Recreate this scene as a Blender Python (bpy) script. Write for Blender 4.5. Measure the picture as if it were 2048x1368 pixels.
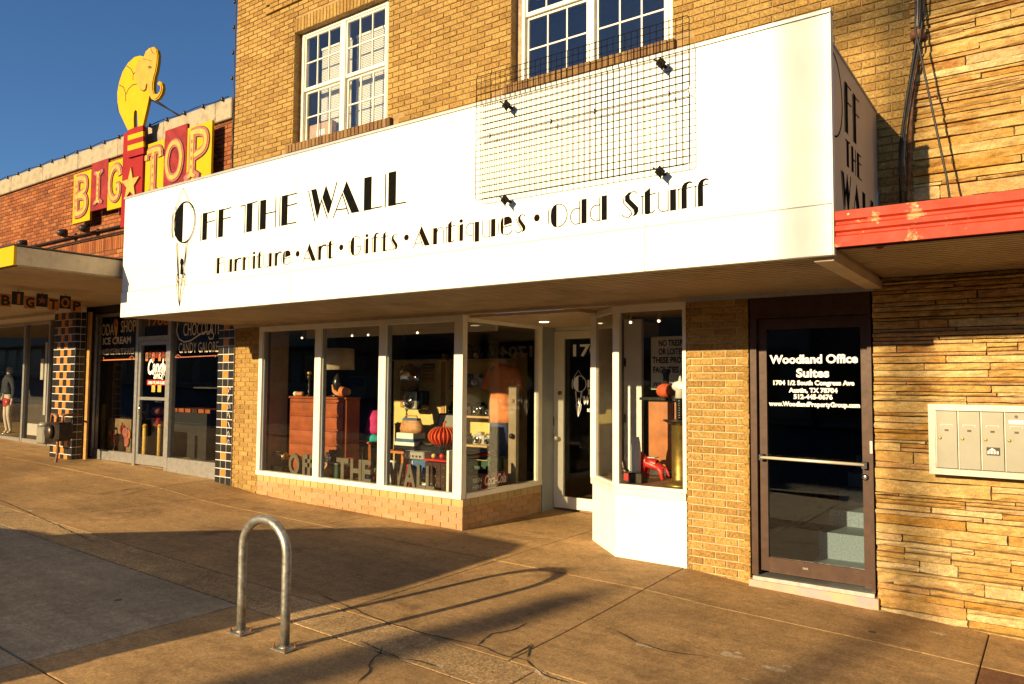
import bpy, math, random
from mathutils import Vector, Matrix
scene = bpy.context.scene
for o in list(bpy.data.objects): bpy.data.objects.remove(o)
COL = scene.collection
RND = random.Random(11)
PI = math.pi

# ------------------------------------------------------------------ camera
FPX, YAW, PITCH, ROLL = 1504.6, 0.62282, 0.05449, 0.007146   # focal length in pixels of the 2048 px photograph
CAM = Vector((0.0, -6.6948, 1.75))
FWD = Vector((-math.sin(YAW)*math.cos(PITCH), math.cos(YAW)*math.cos(PITCH), math.sin(PITCH)))
_r = Vector((math.cos(YAW), math.sin(YAW), 0)); _u = _r.cross(FWD)
RGT = math.cos(ROLL)*_r + math.sin(ROLL)*_u
UPV = -math.sin(ROLL)*_r + math.cos(ROLL)*_u
cd = bpy.data.cameras.new('camera'); co = bpy.data.objects.new('camera', cd); COL.objects.link(co)
cd.sensor_width = 36; cd.lens = 36*FPX/2048; cd.clip_start = 0.05; cd.clip_end = 900
mw = Matrix.Identity(4)
for i in range(3):
    mw[i][0] = RGT[i]; mw[i][1] = UPV[i]; mw[i][2] = -FWD[i]; mw[i][3] = CAM[i]
co.matrix_world = mw
scene.camera = co

# ------------------------------------------------------------------ sky, sun, exposure
SUN_EL, SUN_AZ = math.radians(15.6), math.radians(11.0)       # light travels towards +Y, swung 11 deg to +X
w = bpy.data.worlds.new('World'); scene.world = w; w.use_nodes = True
wn = w.node_tree.nodes; wl = w.node_tree.links; wn.clear()
sky = wn.new('ShaderNodeTexSky'); sky.sky_type = 'NISHITA'; sky.sun_disc = False
sky.sun_elevation = SUN_EL; sky.sun_rotation = math.radians(180) + SUN_AZ
sky.altitude = 150; sky.air_density = 1.0; sky.dust_density = 0.25; sky.ozone_density = 6.0
bg = wn.new('ShaderNodeBackground'); bg.inputs[1].default_value = 0.065
wo = wn.new('ShaderNodeOutputWorld'); wl.new(sky.outputs[0], bg.inputs[0]); wl.new(bg.outputs[0], wo.inputs[0])
sl = bpy.data.lights.new('sun', 'SUN'); sl.energy = 5.0; sl.angle = math.radians(0.53); sl.color = (1.0, 0.76, 0.43)
so = bpy.data.objects.new('sun', sl); COL.objects.link(so)
so.rotation_euler = Vector((math.sin(SUN_AZ)*math.cos(SUN_EL), math.cos(SUN_AZ)*math.cos(SUN_EL), -math.sin(SUN_EL))).to_track_quat('-Z', 'Y').to_euler()
scene.view_settings.view_transform = 'Standard'; scene.view_settings.look = 'None'
scene.view_settings.exposure = 1.0; scene.view_settings.gamma = 1.0
scene.view_settings.use_curve_mapping = False
scene.render.engine = 'CYCLES'

# ------------------------------------------------------------------ pixel -> place
def ray(px, py): return RGT*((px-1024)/FPX) - UPV*((py-684)/FPX) + FWD
def at_y(px, py, Y=0.0):
    d = ray(px, py); return CAM + d*((Y-CAM.y)/d.y)
def at_x(px, py, X):
    d = ray(px, py); return CAM + d*((X-CAM.x)/d.x)
def at_z(px, py, Z):
    d = ray(px, py); return CAM + d*((Z-CAM.z)/d.z)
def q(px, py, Y=0.0):
    p = at_y(px, py, Y); return (p.x, p.z)
def proj(p):
    v = Vector(p) - CAM; k = v.dot(FWD)
    if k < 0.1: return (-9999, -9999, -1)
    return (1024+FPX*v.dot(RGT)/k, 684-FPX*v.dot(UPV)/k, k)
def in_view(p, m=60):
    a = proj(p); return -m < a[0] < 2048+m and -m < a[1] < 1368+m

# ------------------------------------------------------------------ materials
MATS = {}
def new_mat(name):
    m = bpy.data.materials.new(name); m.use_nodes = True
    n = m.node_tree.nodes; l = m.node_tree.links; n.clear()
    out = n.new('ShaderNodeOutputMaterial'); b = n.new('ShaderNodeBsdfPrincipled'); l.new(b.outputs[0], out.inputs[0])
    MATS[name] = m; return m, n, l, b
def vec_pos(n, l, scale=(1, 1, 1)):
    g = n.new('ShaderNodeNewGeometry'); mp = n.new('ShaderNodeMapping'); mp.inputs['Scale'].default_value = scale
    l.new(g.outputs['Position'], mp.inputs['Vector']); return g, mp
def noise(n, l, v, scale, detail=4, rough=0.6):
    t = n.new('ShaderNodeTexNoise'); t.inputs['Scale'].default_value = scale; t.inputs['Detail'].default_value = detail
    t.inputs['Roughness'].default_value = rough; l.new(v.outputs[0], t.inputs['Vector']); return t
def ramp(n, l, src, stops):
    r = n.new('ShaderNodeValToRGB'); e = r.color_ramp.elements
    while len(e) < len(stops): e.new(0.5)
    for i, (p, c) in enumerate(stops):
        e[i].position = p; e[i].color = (*c, 1) if len(c) == 3 else c
    l.new(src, r.inputs[0]); return r
def mixc(n, l, a, b, fac, mode='MIX'):
    x = n.new('ShaderNodeMix'); x.data_type = 'RGBA'; x.blend_type = mode
    for sock, v in ((x.inputs[6], a), (x.inputs[7], b)):
        if isinstance(v, tuple): sock.default_value = (*v, 1)
        else: l.new(v, sock)
    if isinstance(fac, (int, float)): x.inputs[0].default_value = fac
    else: l.new(fac, x.inputs[0])
    return x.outputs[2]
def math_n(n, l, op, a, b=None):
    x = n.new('ShaderNodeMath'); x.operation = op
    for i, v in enumerate((a, b)):
        if v is None: continue
        if isinstance(v, (int, float)): x.inputs[i].default_value = v
        else: l.new(v, x.inputs[i])
    return x.outputs[0]
def bump(n, l, b, h, strength, dist=0.01):
    x = n.new('ShaderNodeBump'); x.inputs['Strength'].default_value = strength; x.inputs['Distance'].default_value = dist
    l.new(h, x.inputs['Height']); l.new(x.outputs[0], b.inputs['Normal'])
def mat(name, col, rough=0.6, metal=0.0, var=0.12, scale=9.0, bmp=0.0, bscale=60.0, dirt=None, dscale=3.0, dlo=0.52, dhi=0.7, spec=0.5):
    """plain surface: base colour with soft mottling, optional dirt/wear patches and fine relief"""
    m, n, l, b = new_mat(name)
    g, v = vec_pos(n, l)
    t = noise(n, l, v, scale, 5, 0.65)
    lo = tuple(max(0, c*(1-var*1.6)) for c in col); hi = tuple(min(1, c*(1+var*1.3)) for c in col)
    c = ramp(n, l, t.outputs[0], [(0.3, lo), (0.7, hi)]).outputs[0]
    if dirt:
        d = noise(n, l, v, dscale, 6, 0.7)
        f = ramp(n, l, d.outputs[0], [(dlo, (0, 0, 0)), (dhi, (1, 1, 1))]).outputs[0]
        c = mixc(n, l, c, dirt, f)
    l.new(c, b.inputs['Base Color'])
    b.inputs['Roughness'].default_value = rough; b.inputs['Metallic'].default_value = metal
    b.inputs['Specular IOR Level'].default_value = spec
    r2 = noise(n, l, v, scale*2.3, 3); rr = n.new('ShaderNodeMapRange')
    rr.inputs['To Min'].default_value = max(0.03, rough-0.12); rr.inputs['To Max'].default_value = min(1, rough+0.12)
    l.new(r2.outputs[0], rr.inputs[0]); l.new(rr.outputs[0], b.inputs['Roughness'])
    if bmp: bump(n, l, b, noise(n, l, v, bscale, 5, 0.7).outputs[0], bmp, 0.004)
    return m
def piece_mat(name, stops, rough=0.85, mott=0.35, mscale=40.0, stretch=(1, 1, 1), bmp=0.6, bdist=0.006, spec=0.3, grime=None, drift=0.0, grit=0.0):
    """bricks and stones: every piece takes its own colour, mottled and rough"""
    m, n, l, b = new_mat(name)
    g, v = vec_pos(n, l, stretch)
    oi = n.new('ShaderNodeObjectInfo')
    s = math_n(n, l, 'ADD', oi.outputs['Random'], g.outputs['Random Per Island'])
    if drift:
        dn = noise(n, l, v, 4.5, 4, 0.6); s = math_n(n, l, 'ADD', s, math_n(n, l, 'MULTIPLY', dn.outputs[0], drift))
    s = math_n(n, l, 'FRACT', s)
    c = ramp(n, l, s, stops).outputs[0]
    t = noise(n, l, v, mscale, 6, 0.7)
    k = ramp(n, l, t.outputs[0], [(0.32, (1-mott,)*3), (0.68, (1+mott*0.35,)*3)]).outputs[0]
    c = mixc(n, l, c, k, 1.0, 'MULTIPLY')
    g2, v2 = vec_pos(n, l)
    t2 = noise(n, l, v2, 1.1, 5, 0.6)
    k2 = ramp(n, l, t2.outputs[0], [(0.3, (0.82,)*3), (0.7, (1.08,)*3)]).outputs[0]
    c = mixc(n, l, c, k2, 1.0, 'MULTIPLY')
    if grit:
        tg = noise(n, l, v2, 95, 4, 0.85)
        c = mixc(n, l, c, ramp(n, l, tg.outputs[0], [(0.34, (1-grit,)*3), (0.66, (1+grit*0.6,)*3)]).outputs[0], 1.0, 'MULTIPLY')
    if grime:
        t3 = noise(n, l, v2, 4.0, 6, 0.7)
        c = mixc(n, l, c, grime, ramp(n, l, t3.outputs[0], [(0.58, (0, 0, 0)), (0.75, (0.8,)*3)]).outputs[0])
    l.new(c, b.inputs['Base Color']); b.inputs['Roughness'].default_value = rough; b.inputs['Specular IOR Level'].default_value = spec
    if bmp: bump(n, l, b, t.outputs[0], bmp, bdist)
    return m
def glass_mat(name, tint=(0.93, 0.95, 0.93), base=0.035, rough=0.0):
    m, n, l, b = new_mat(name); n.remove(b)
    out = [x for x in n if x.type == 'OUTPUT_MATERIAL'][0]
    lw = n.new('ShaderNodeLayerWeight'); lw.inputs[0].default_value = 0.5
    p = math_n(n, l, 'POWER', lw.outputs['Facing'], 4.5)
    f = math_n(n, l, 'MULTIPLY_ADD', p, 0.9); f.node.inputs[2].default_value = base
    tr = n.new('ShaderNodeBsdfTransparent'); tr.inputs[0].default_value = (*tint, 1)
    gl = n.new('ShaderNodeBsdfGlossy'); gl.inputs['Roughness'].default_value = rough
    mx = n.new('ShaderNodeMixShader'); l.new(f, mx.inputs[0]); l.new(tr.outputs[0], mx.inputs[1]); l.new(gl.outputs[0], mx.inputs[2])
    l.new(mx.outputs[0], out.inputs[0]); return m
def emit_mat(name, col, st):
    m, n, l, b = new_mat(name)
    b.inputs['Base Color'].default_value = (*col, 1); b.inputs['Emission Color'].default_value = (*col, 1); b.inputs['Emission Strength'].default_value = st
    return m

TANB = [(0.0, (0.319, 0.178, 0.045)), (0.2, (0.396, 0.232, 0.060)), (0.5, (0.440, 0.265, 0.072)), (0.8, (0.484, 0.302, 0.088)), (1.0, (0.363, 0.205, 0.050))]
piece_mat('tan_brick', TANB, grit=0.25, mott=0.62, mscale=62, stretch=(1.0, 1, 0.8), bmp=1.0, bdist=0.010)
piece_mat('sill_brick', [(0, (0.15, 0.075, 0.03)), (0.5, (0.22, 0.12, 0.045)), (1, (0.27, 0.16, 0.06))], mott=0.45, mscale=60, bmp=0.8)
piece_mat('orange_brick', [(0, (0.172, 0.048, 0.013)), (0.3, (0.253, 0.070, 0.018)), (0.6, (0.310, 0.095, 0.025)), (0.85, (0.356, 0.130, 0.041)), (1, (0.149, 0.040, 0.013))], mott=0.35, mscale=45, bmp=0.6)
piece_mat('base_brick', [(0, (0.36, 0.19, 0.075)), (0.5, (0.43, 0.24, 0.10)), (1, (0.40, 0.24, 0.12))], mott=0.18, mscale=30, bmp=0.25, rough=0.7)
piece_mat('cap_brick', [(0, (0.40, 0.28, 0.10)), (0.5, (0.46, 0.33, 0.13)), (1, (0.43, 0.29, 0.12))], mott=0.15, mscale=25, bmp=0.2, rough=0.6)
piece_mat('ledge_stone', [(0, (0.552, 0.351, 0.105)), (0.14, (0.432, 0.216, 0.037)), (0.28, (0.600, 0.421, 0.168)), (0.40, (0.504, 0.292, 0.079)), (0.52, (0.540, 0.316, 0.137)), (0.64, (0.648, 0.491, 0.231)), (0.76, (0.480, 0.246, 0.047)), (0.88, (0.576, 0.386, 0.137)), (0.96, (0.324, 0.135, 0.026)), (1, (0.552, 0.351, 0.105))],
          mott=0.42, mscale=20, stretch=(0.8, 1, 1.5), bmp=0.9, bdist=0.02, rough=0.8, grime=(0.36, 0.17, 0.03), drift=0.30, grit=0.35)
mat('mortar_tan', (0.30, 0.19, 0.075), 0.95, var=0.2, bmp=0.5)
mat('mortar_pale', (0.42, 0.32, 0.17), 0.95, var=0.2, bmp=0.5)
mat('mortar_dark', (0.12, 0.07, 0.03), 0.95, var=0.2, bmp=0.5)
mat('mortar_stone', (0.10, 0.06, 0.025), 0.95, var=0.3, bmp=0.8)
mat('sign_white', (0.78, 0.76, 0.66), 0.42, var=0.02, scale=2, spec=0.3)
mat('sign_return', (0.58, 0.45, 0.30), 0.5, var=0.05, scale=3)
mat('grey_trim', (0.36, 0.37, 0.36), 0.45, 0.3, var=0.1)
mat('letter_black', (0.006, 0.006, 0.006), 0.9, var=0.25, scale=20, spec=0.02)
mat('letter_brown', (0.010, 0.005, 0.004), 0.9, var=0.25, scale=20, spec=0.02)
mat('cream_paint', (0.72, 0.68, 0.55), 0.45, var=0.05, scale=6, bmp=0.05, bscale=80)
mat('white_stucco', (0.74, 0.72, 0.64), 0.7, var=0.04, scale=5, bmp=0.25, bscale=50, dirt=(0.50, 0.43, 0.32), dscale=2.2, dlo=0.62, dhi=0.85)
mat('grey_panel', (0.24, 0.26, 0.26), 0.45, var=0.06, scale=4)
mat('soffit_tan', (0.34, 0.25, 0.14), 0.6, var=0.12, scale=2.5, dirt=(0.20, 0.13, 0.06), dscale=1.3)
mat('beige_beam', (0.45, 0.35, 0.22), 0.55, var=0.1, scale=5, dirt=(0.25, 0.16, 0.08), dscale=6, dlo=0.6, dhi=0.8)
mat('red_paint', (0.38, 0.028, 0.007), 0.55, var=0.12, scale=5, bmp=0.15, bscale=30, dirt=(0.50, 0.24, 0.10), dscale=7, dlo=0.585, dhi=0.64, spec=0.2)
mat('brown_metal', (0.052, 0.024, 0.013), 0.5, 0.1, var=0.2, scale=12, spec=0.3)
mat('dark_void', (0.010, 0.008, 0.007), 0.9, var=0.1)
mat('pink_step', (0.46, 0.27, 0.27), 0.85, var=0.1, scale=4, dirt=(0.44, 0.34, 0.17), dscale=3.2, dlo=0.42, dhi=0.6)
mat('aluminium', (0.42, 0.41, 0.38), 0.38, 0.75, var=0.1, scale=14)
mat('brass_bar', (0.62, 0.55, 0.42), 0.45, 0.4, var=0.08)
mat('galvanized', (0.33, 0.32, 0.28), 0.45, 0.75, var=0.3, scale=22, bmp=0.08, dirt=(0.20, 0.19, 0.15), dscale=14)
mat('mail_grey', (0.21, 0.20, 0.155), 0.45, 0.15, var=0.04, scale=7)
mat('mail_frame', (0.40, 0.38, 0.32), 0.35, 0.3, var=0.05)
mat('grout_white', (0.60, 0.56, 0.48), 0.8, var=0.1)
mat('tile_black', (0.010, 0.009, 0.009), 0.4, var=0.3)
mat('tile_orange', (0.47, 0.18, 0.035), 0.3, var=0.15, scale=6)
mat('yellow_paint', (0.50, 0.31, 0.003), 0.65, var=0.05, scale=5, spec=0.15)
mat('gold_paint', (0.52, 0.24, 0.012), 0.65, var=0.1, scale=8)
mat('sign_red', (0.25, 0.012, 0.012), 0.6, var=0.1, scale=5, spec=0.15)
mat('sign_red_faded', (0.22, 0.020, 0.020), 0.65, var=0.25, scale=6, spec=0.15)
mat('letter_pink', (0.33, 0.085, 0.06), 0.55, var=0.2, scale=15)
mat('letter_gold', (0.50, 0.29, 0.04), 0.5, var=0.15, scale=12)
mat('coping_stone', (0.33, 0.27, 0.18), 0.9, var=0.25, scale=5, bmp=0.5, dirt=(0.08, 0.06, 0.04), dscale=5, dlo=0.55, dhi=0.75)
mat('rubber_black', (0.013, 0.012, 0.011), 0.6, var=0.2)
mat('rust', (0.19, 0.075, 0.03), 0.8, 0.2, var=0.4, scale=20, bmp=0.4, dirt=(0.30, 0.26, 0.22), dscale=16)
mat('old_wood', (0.30, 0.21, 0.13), 0.85, var=0.35, scale=14, bmp=0.4)
mat('gold_wood', (0.38, 0.20, 0.05), 0.55, var=0.2, scale=8)
mat('cabinet_yellow', (0.62, 0.48, 0.15), 0.5, var=0.08)
mat('dresser_wood', (0.30, 0.075, 0.022), 0.4, var=0.2, scale=5, bmp=0.03)
mat('orange_wood', (0.44, 0.14, 0.028), 0.4, var=0.2, scale=5)
mat('shelf_wood', (0.46, 0.30, 0.13), 0.55, var=0.15)
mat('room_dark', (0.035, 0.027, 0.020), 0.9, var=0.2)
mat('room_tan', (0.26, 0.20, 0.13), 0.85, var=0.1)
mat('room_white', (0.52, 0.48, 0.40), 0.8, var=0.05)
mat('deck_wood', (0.20, 0.12, 0.055), 0.6, var=0.2)
mat('blind_white', (0.72, 0.70, 0.62), 0.6, var=0.03)
mat('cardboard', (0.45, 0.30, 0.18), 0.8, var=0.08)
mat('lamp_shade', (0.42, 0.35, 0.24), 0.85, var=0.1)
mat('black_gloss', (0.012, 0.012, 0.012), 0.25, var=0.2)
mat('chrome', (0.70, 0.70, 0.68), 0.12, 1.0, var=0.05)
mat('letter_bronze', (0.12, 0.10, 0.065), 0.6, 0.2, var=0.15)
mat('camera_grey', (0.50, 0.48, 0.42), 0.4, 0.4, var=0.08)
mat('leather_tan', (0.45, 0.22, 0.08), 0.6, var=0.2, scale=20, bmp=0.2)
mat('paper_white', (0.70, 0.68, 0.60), 0.8, var=0.04)
mat('paper_orange', (0.62, 0.10, 0.03), 0.75, var=0.12)
mat('shirt_orange', (0.58, 0.20, 0.065), 0.9, var=0.12, scale=12, bmp=0.2, bscale=20)
mat('denim', (0.035, 0.055, 0.13), 0.9, var=0.25, scale=14, bmp=0.2)
mat('green_paint', (0.022, 0.065, 0.032), 0.5, var=0.15)
mat('bright_red', (0.50, 0.025, 0.02), 0.4, var=0.12)
mat('magenta_cloth', (0.52, 0.03, 0.16), 0.85, var=0.2)
mat('dark_cloth', (0.07, 0.012, 0.012), 0.9, var=0.5, scale=12)
mat('teal_cloth', (0.02, 0.30, 0.28), 0.85, var=0.2)
mat('blue_case', (0.04, 0.11, 0.22), 0.5, var=0.15)
mat('skin_plastic', (0.62, 0.50, 0.38), 0.5, var=0.05)
mat('brass', (0.36, 0.24, 0.06), 0.4, 0.8, var=0.25, scale=10)
mat('dark_bronze', (0.05, 0.035, 0.025), 0.4, 0.5, var=0.2)
mat('jacket', (0.03, 0.03, 0.028), 0.8, var=0.4, scale=15)
mat('stair_terrazzo', (0.13, 0.18, 0.22), 0.6, var=0.35, scale=90)
mat('glass_print_cream', (0.55, 0.46, 0.33), 0.6, var=0.08)
mat('glass_print_white', (0.80, 0.78, 0.72), 0.6, var=0.03)
mat('glass_print_orange', (0.45, 0.14, 0.03), 0.6, var=0.1)
mat('chalk_yellow', (0.50, 0.40, 0.15), 0.9, var=0.3, scale=30)
mat('crack_dark', (0.035, 0.022, 0.012), 0.95, var=0.3)
mat('asphalt', (0.05, 0.048, 0.045), 0.9, var=0.25, scale=60, bmp=0.5, bscale=120)
mat('kerb_concrete', (0.30, 0.26, 0.20), 0.85, var=0.2, scale=12, bmp=0.3)
mat('ground_soil', (0.12, 0.10, 0.06), 0.95, var=0.3)
mat('car_paint', (0.10, 0.11, 0.12), 0.25, 0.4, var=0.03)
mat('bark', (0.10, 0.065, 0.04), 0.9, var=0.3, bmp=0.6)
mat('leaf', (0.055, 0.085, 0.025), 0.7, var=0.4, scale=3)
mat('far_stucco', (0.30, 0.24, 0.18), 0.9, var=0.1)
mat('far_brick', (0.20, 0.10, 0.06), 0.9, var=0.1)
mat('white_paint', (0.75, 0.72, 0.66), 0.6, var=0.04)
mat('wire_black', (0.008, 0.007, 0.006), 0.85, 0.0, var=0.2, spec=0.1)
glass_mat('glass'); glass_mat('glass_upper', (0.97, 0.98, 0.98), 0.09); glass_mat('glass_clear', (0.93, 0.94, 0.92), 0.045)
emit_mat('bulb_warm', (1.0, 0.70, 0.38), 2.5)

def concrete(name, col, stain, agg=0.0):
    m, n, l, b = new_mat(name)
    g, v = vec_pos(n, l)
    big = noise(n, l, v, 0.55, 6, 0.62); med = noise(n, l, v, 3.2, 6, 0.7); fine = noise(n, l, v, 130-75*agg, 4, 0.8)
    c = mixc(n, l, tuple(x*0.72 for x in col), tuple(min(1, x*1.18) for x in col), ramp(n, l, big.outputs[0], [(0.34, (0, 0, 0)), (0.66, (1, 1, 1))]).outputs[0])
    c = mixc(n, l, c, stain, ramp(n, l, med.outputs[0], [(0.50, (0, 0, 0)), (0.72, (0.55,)*3)]).outputs[0])
    k = ramp(n, l, fine.outputs[0], [(0.3, (0.70-agg*0.3,)*3), (0.7, (1.16+agg*0.45,)*3)]).outputs[0]
    c = mixc(n, l, c, k, 1.0, 'MULTIPLY')
    mid = noise(n, l, v, 14, 6, 0.75)
    c = mixc(n, l, c, ramp(n, l, mid.outputs[0], [(0.32, (0.74,)*3), (0.68, (1.16,)*3)]).outputs[0], 1.0, 'MULTIPLY')
    grit = noise(n, l, v, 52, 3, 0.9)
    c = mixc(n, l, c, ramp(n, l, grit.outputs[0], [(0.34, (0.66,)*3), (0.52, (1.0,)*3), (0.70, (1.30,)*3)]).outputs[0], 1.0, 'MULTIPLY')
    blot = noise(n, l, v, 1.3, 7, 0.72)
    c = mixc(n, l, c, tuple(x*0.5 for x in stain), ramp(n, l, blot.outputs[0], [(0.56, (0, 0, 0)), (0.70, (0.75,)*3)]).outputs[0])
    pale = noise(n, l, v, 7.5, 7, 0.8)
    c = mixc(n, l, c, tuple(min(1, x*1.5) for x in col), ramp(n, l, pale.outputs[0], [(0.66, (0, 0, 0)), (0.74, (0.6,)*3)]).outputs[0])
    # trodden gum spots and small dark marks
    vo = n.new('ShaderNodeTexVoronoi'); vo.inputs['Scale'].default_value = 1.9; l.new(v.outputs[0], vo.inputs['Vector'])
    sep = n.new('ShaderNodeSeparateColor'); l.new(vo.outputs['Color'], sep.inputs[0])
    wob = math_n(n, l, 'MULTIPLY', med.outputs[0], 0.05)
    rad = math_n(n, l, 'MULTIPLY', sep.outputs[0], 0.095)
    d = math_n(n, l, 'ADD', vo.outputs['Distance'], wob)
    gum = math_n(n, l, 'LESS_THAN', d, rad)
    gum = math_n(n, l, 'MULTIPLY', gum, 0.75)
    c = mixc(n, l, c, (0.05, 0.034, 0.02), gum)
    st = noise(n, l, n_scale(n, l, (0.25, 2.4, 1)), 2.2, 5, 0.6)          # sweeping, brushed streaks
    c = mixc(n, l, c, ramp(n, l, st.outputs[0], [(0.35, (0.84,)*3), (0.65, (1.06,)*3)]).outputs[0], 1.0, 'MULTIPLY')
    l.new(c, b.inputs['Base Color'])
    rr = n.new('ShaderNodeMapRange'); rr.inputs['To Min'].default_value = 0.70 + agg*0.1; rr.inputs['To Max'].default_value = 0.88 + agg*0.1
    l.new(big.outputs[0], rr.inputs[0]); l.new(rr.outputs[0], b.inputs['Roughness']); b.inputs['Specular IOR Level'].default_value = 0.2
    h = mixc(n, l, mixc(n, l, fine.outputs[0], grit.outputs[0], 0.5), med.outputs[0], 0.35)
    bump(n, l, b, h, 0.5 + agg*0.4, 0.006 + agg*0.006)
    return m
def n_scale(n, l, s):
    return vec_pos(n, l, s)[1]
concrete('concrete_brown', (0.47, 0.29, 0.122), (0.25, 0.145, 0.055))
concrete('concrete_grey', (0.46, 0.36, 0.22), (0.31, 0.22, 0.12))
concrete('concrete_aggregate', (0.49, 0.32, 0.145), (0.30, 0.185, 0.08), 1.0)
concrete('concrete_pale', (0.60, 0.46, 0.27), (0.45, 0.32, 0.17), 0.6)
concrete('concrete_red', (0.24, 0.115, 0.055), (0.14, 0.07, 0.035))

# ------------------------------------------------------------------ mesh building
class MB:
    def __init__(s): s.v = []; s.f = []
    def add(s, vs, fs):
        k = len(s.v); s.v += [tuple(p) for p in vs]; s.f += [tuple(i+k for i in f) for f in fs]; return s
    def box(s, x0, x1, y0, y1, z0, z1):
        return s.add([(x0, y0, z0), (x1, y0, z0), (x1, y1, z0), (x0, y1, z0), (x0, y0, z1), (x1, y0, z1), (x1, y1, z1), (x0, y1, z1)],
                     [(0, 3, 2, 1), (4, 5, 6, 7), (0, 1, 5, 4), (1, 2, 6, 5), (2, 3, 7, 6), (3, 0, 4, 7)])
    def bbox(s, x0, x1, y0, y1, z0, z1, b=0.01):
        """box whose edges are chamfered"""
        import itertools
        vs = []; idx = {}
        for sx in (0, 1):
            for sy in (0, 1):
                for sz in (0, 1):
                    X, Y, Z = (x0, x1)[sx], (y0, y1)[sy], (z0, z1)[sz]; dx, dy, dz = (b, -b)[sx], (b, -b)[sy], (b, -b)[sz]
                    for a, p in enumerate(((X, Y+dy, Z+dz), (X+dx, Y, Z+dz), (X+dx, Y+dy, Z))):
                        idx[sx, sy, sz, a] = len(vs); vs.append(p)
        fs = []
        for a in range(3):
            for sd in (0, 1):
                o = [k for k in range(3) if k != a]; c = []
                for p, r in ((0, 0), (1, 0), (1, 1), (0, 1)):
                    t = [0]*3; t[a] = sd; t[o[0]] = p; t[o[1]] = r; c.append(idx[t[0], t[1], t[2], a])
                flip = (sd == 0) != (a == 1); fs.append(tuple(reversed(c)) if flip else tuple(c))
        for a in range(3):
            o = [k for k in range(3) if k != a]
            for p in (0, 1):
                for r in (0, 1):
                    t0 = [0]*3; t0[o[0]] = p; t0[o[1]] = r; t1 = list(t0); t1[a] = 1
                    c = (idx[(*t0, o[0])], idx[(*t1, o[0])], idx[(*t1, o[1])], idx[(*t0, o[1])]); fs.append(c)
        for t in itertools.product((0, 1), repeat=3): fs.append((idx[(*t, 0)], idx[(*t, 1)], idx[(*t, 2)]))
        return s.add(vs, fs)
    def obox(s, c, ax, ay, az):
        c, ax, ay, az = map(Vector, (c, ax, ay, az)); vs = []
        for k in (-1, 1):
            for i, j in ((-1, -1), (1, -1), (1, 1), (-1, 1)): vs.append(c + ax*i + ay*j + az*k)
        return s.add(vs, [(0, 3, 2, 1), (4, 5, 6, 7), (0, 1, 5, 4), (1, 2, 6, 5), (2, 3, 7, 6), (3, 0, 4, 7)])
    def bar(s, p, r, wd, hd, up=(0, 0, 1)):
        p, r = Vector(p), Vector(r); d = (r-p); L = d.length; d.normalize(); a = d.cross(Vector(up))
        if a.length < 1e-4: a = d.cross(Vector((1, 0, 0)))
        a.normalize(); b = a.cross(d); return s.obox((p+r)/2, d*(L/2), a*(wd/2), b*(hd/2))
    def prism(s, poly, plane, d0, d1):
        n = len(poly)
        def P(a, d):
            return {'y': (a[0], d, a[1]), 'x': (d, a[0], a[1]), 'z': (a[0], a[1], d)}[plane]
        vs = [P(a, d0) for a in poly] + [P(a, d1) for a in poly]
        return s.add(vs, [tuple(range(n)), tuple(range(2*n-1, n-1, -1))] + [(i, i+n, (i+1) % n+n, (i+1) % n) for i in range(n)])
    def strip(s, pts, wd, plane, d0, d1, closed=False):
        """ribbon of constant width along a 2-D line, mitred, with thickness d0..d1"""
        pts = [Vector(p).to_2d() if len(p) > 2 else Vector(p) for p in pts]; n = len(pts); L = []; Rr = []
        for i in range(n):
            a = pts[(i-1) % n] if (closed or i) else None; c = pts[(i+1) % n] if (closed or i < n-1) else None
            d1_ = (pts[i]-a).normalized() if a is not None else None; d2_ = (c-pts[i]).normalized() if c is not None else None
            if d1_ is None: d1_ = d2_
            if d2_ is None: d2_ = d1_
            t = (d1_+d2_); t = t.normalized() if t.length > 1e-6 else d1_
            nn = Vector((-t.y, t.x)); k = nn.dot(Vector((-d1_.y, d1_.x))); k = 1/max(k, 0.4)
            L.append(pts[i]+nn*wd/2*k); Rr.append(pts[i]-nn*wd/2*k)
        def P(a, d): return {'y': (a[0], d, a[1]), 'x': (d, a[0], a[1]), 'z': (a[0], a[1], d)}[plane]
        vs = [P(a, d0) for a in L]+[P(a, d0) for a in Rr]+[P(a, d1) for a in L]+[P(a, d1) for a in Rr]; fs = []
        for i in range(n if closed else n-1):
            j = (i+1) % n
            fs += [(i, j, n+j, n+i), (2*n+i, 3*n+i, 3*n+j, 2*n+j), (i, 2*n+i, 2*n+j, j), (n+i, n+j, 3*n+j, 3*n+i)]
        if not closed: fs += [(0, n, 3*n, 2*n), (n-1, 3*n-1, 4*n-1, 2*n-1)]
        return s.add(vs, fs)
    def tube(s, path, r, n=8, closed=False, caps=True):
        path = [Vector(p) for p in path]; m = len(path); rr = r if isinstance(r, (list, tuple)) else [r]*m
        vs = []; prev = None
        for i, p in enumerate(path):
            if closed: d = path[(i+1) % m]-path[i-1]
            else: d = path[min(i+1, m-1)]-path[max(i-1, 0)]
            d.normalize()
            if prev is None:
                a = d.cross(Vector((0, 0, 1)));
                if a.length < 1e-3: a = d.cross(Vector((0, 1, 0)))
            else: a = prev - d*prev.dot(d)
            a.normalize(); prev = a; b = d.cross(a)
            for k in range(n):
                t = 2*PI*k/n; vs.append(p + (a*math.cos(t)+b*math.sin(t))*rr[i])
        fs = []
        for i in range(m if closed else m-1):
            j = (i+1) % m
            for k in range(n): fs.append((i*n+k, i*n+(k+1) % n, j*n+(k+1) % n, j*n+k))
        if caps and not closed: fs += [tuple(range(n-1, -1, -1)), tuple((m-1)*n+k for k in range(n))]
        return s.add(vs, fs)
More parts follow.
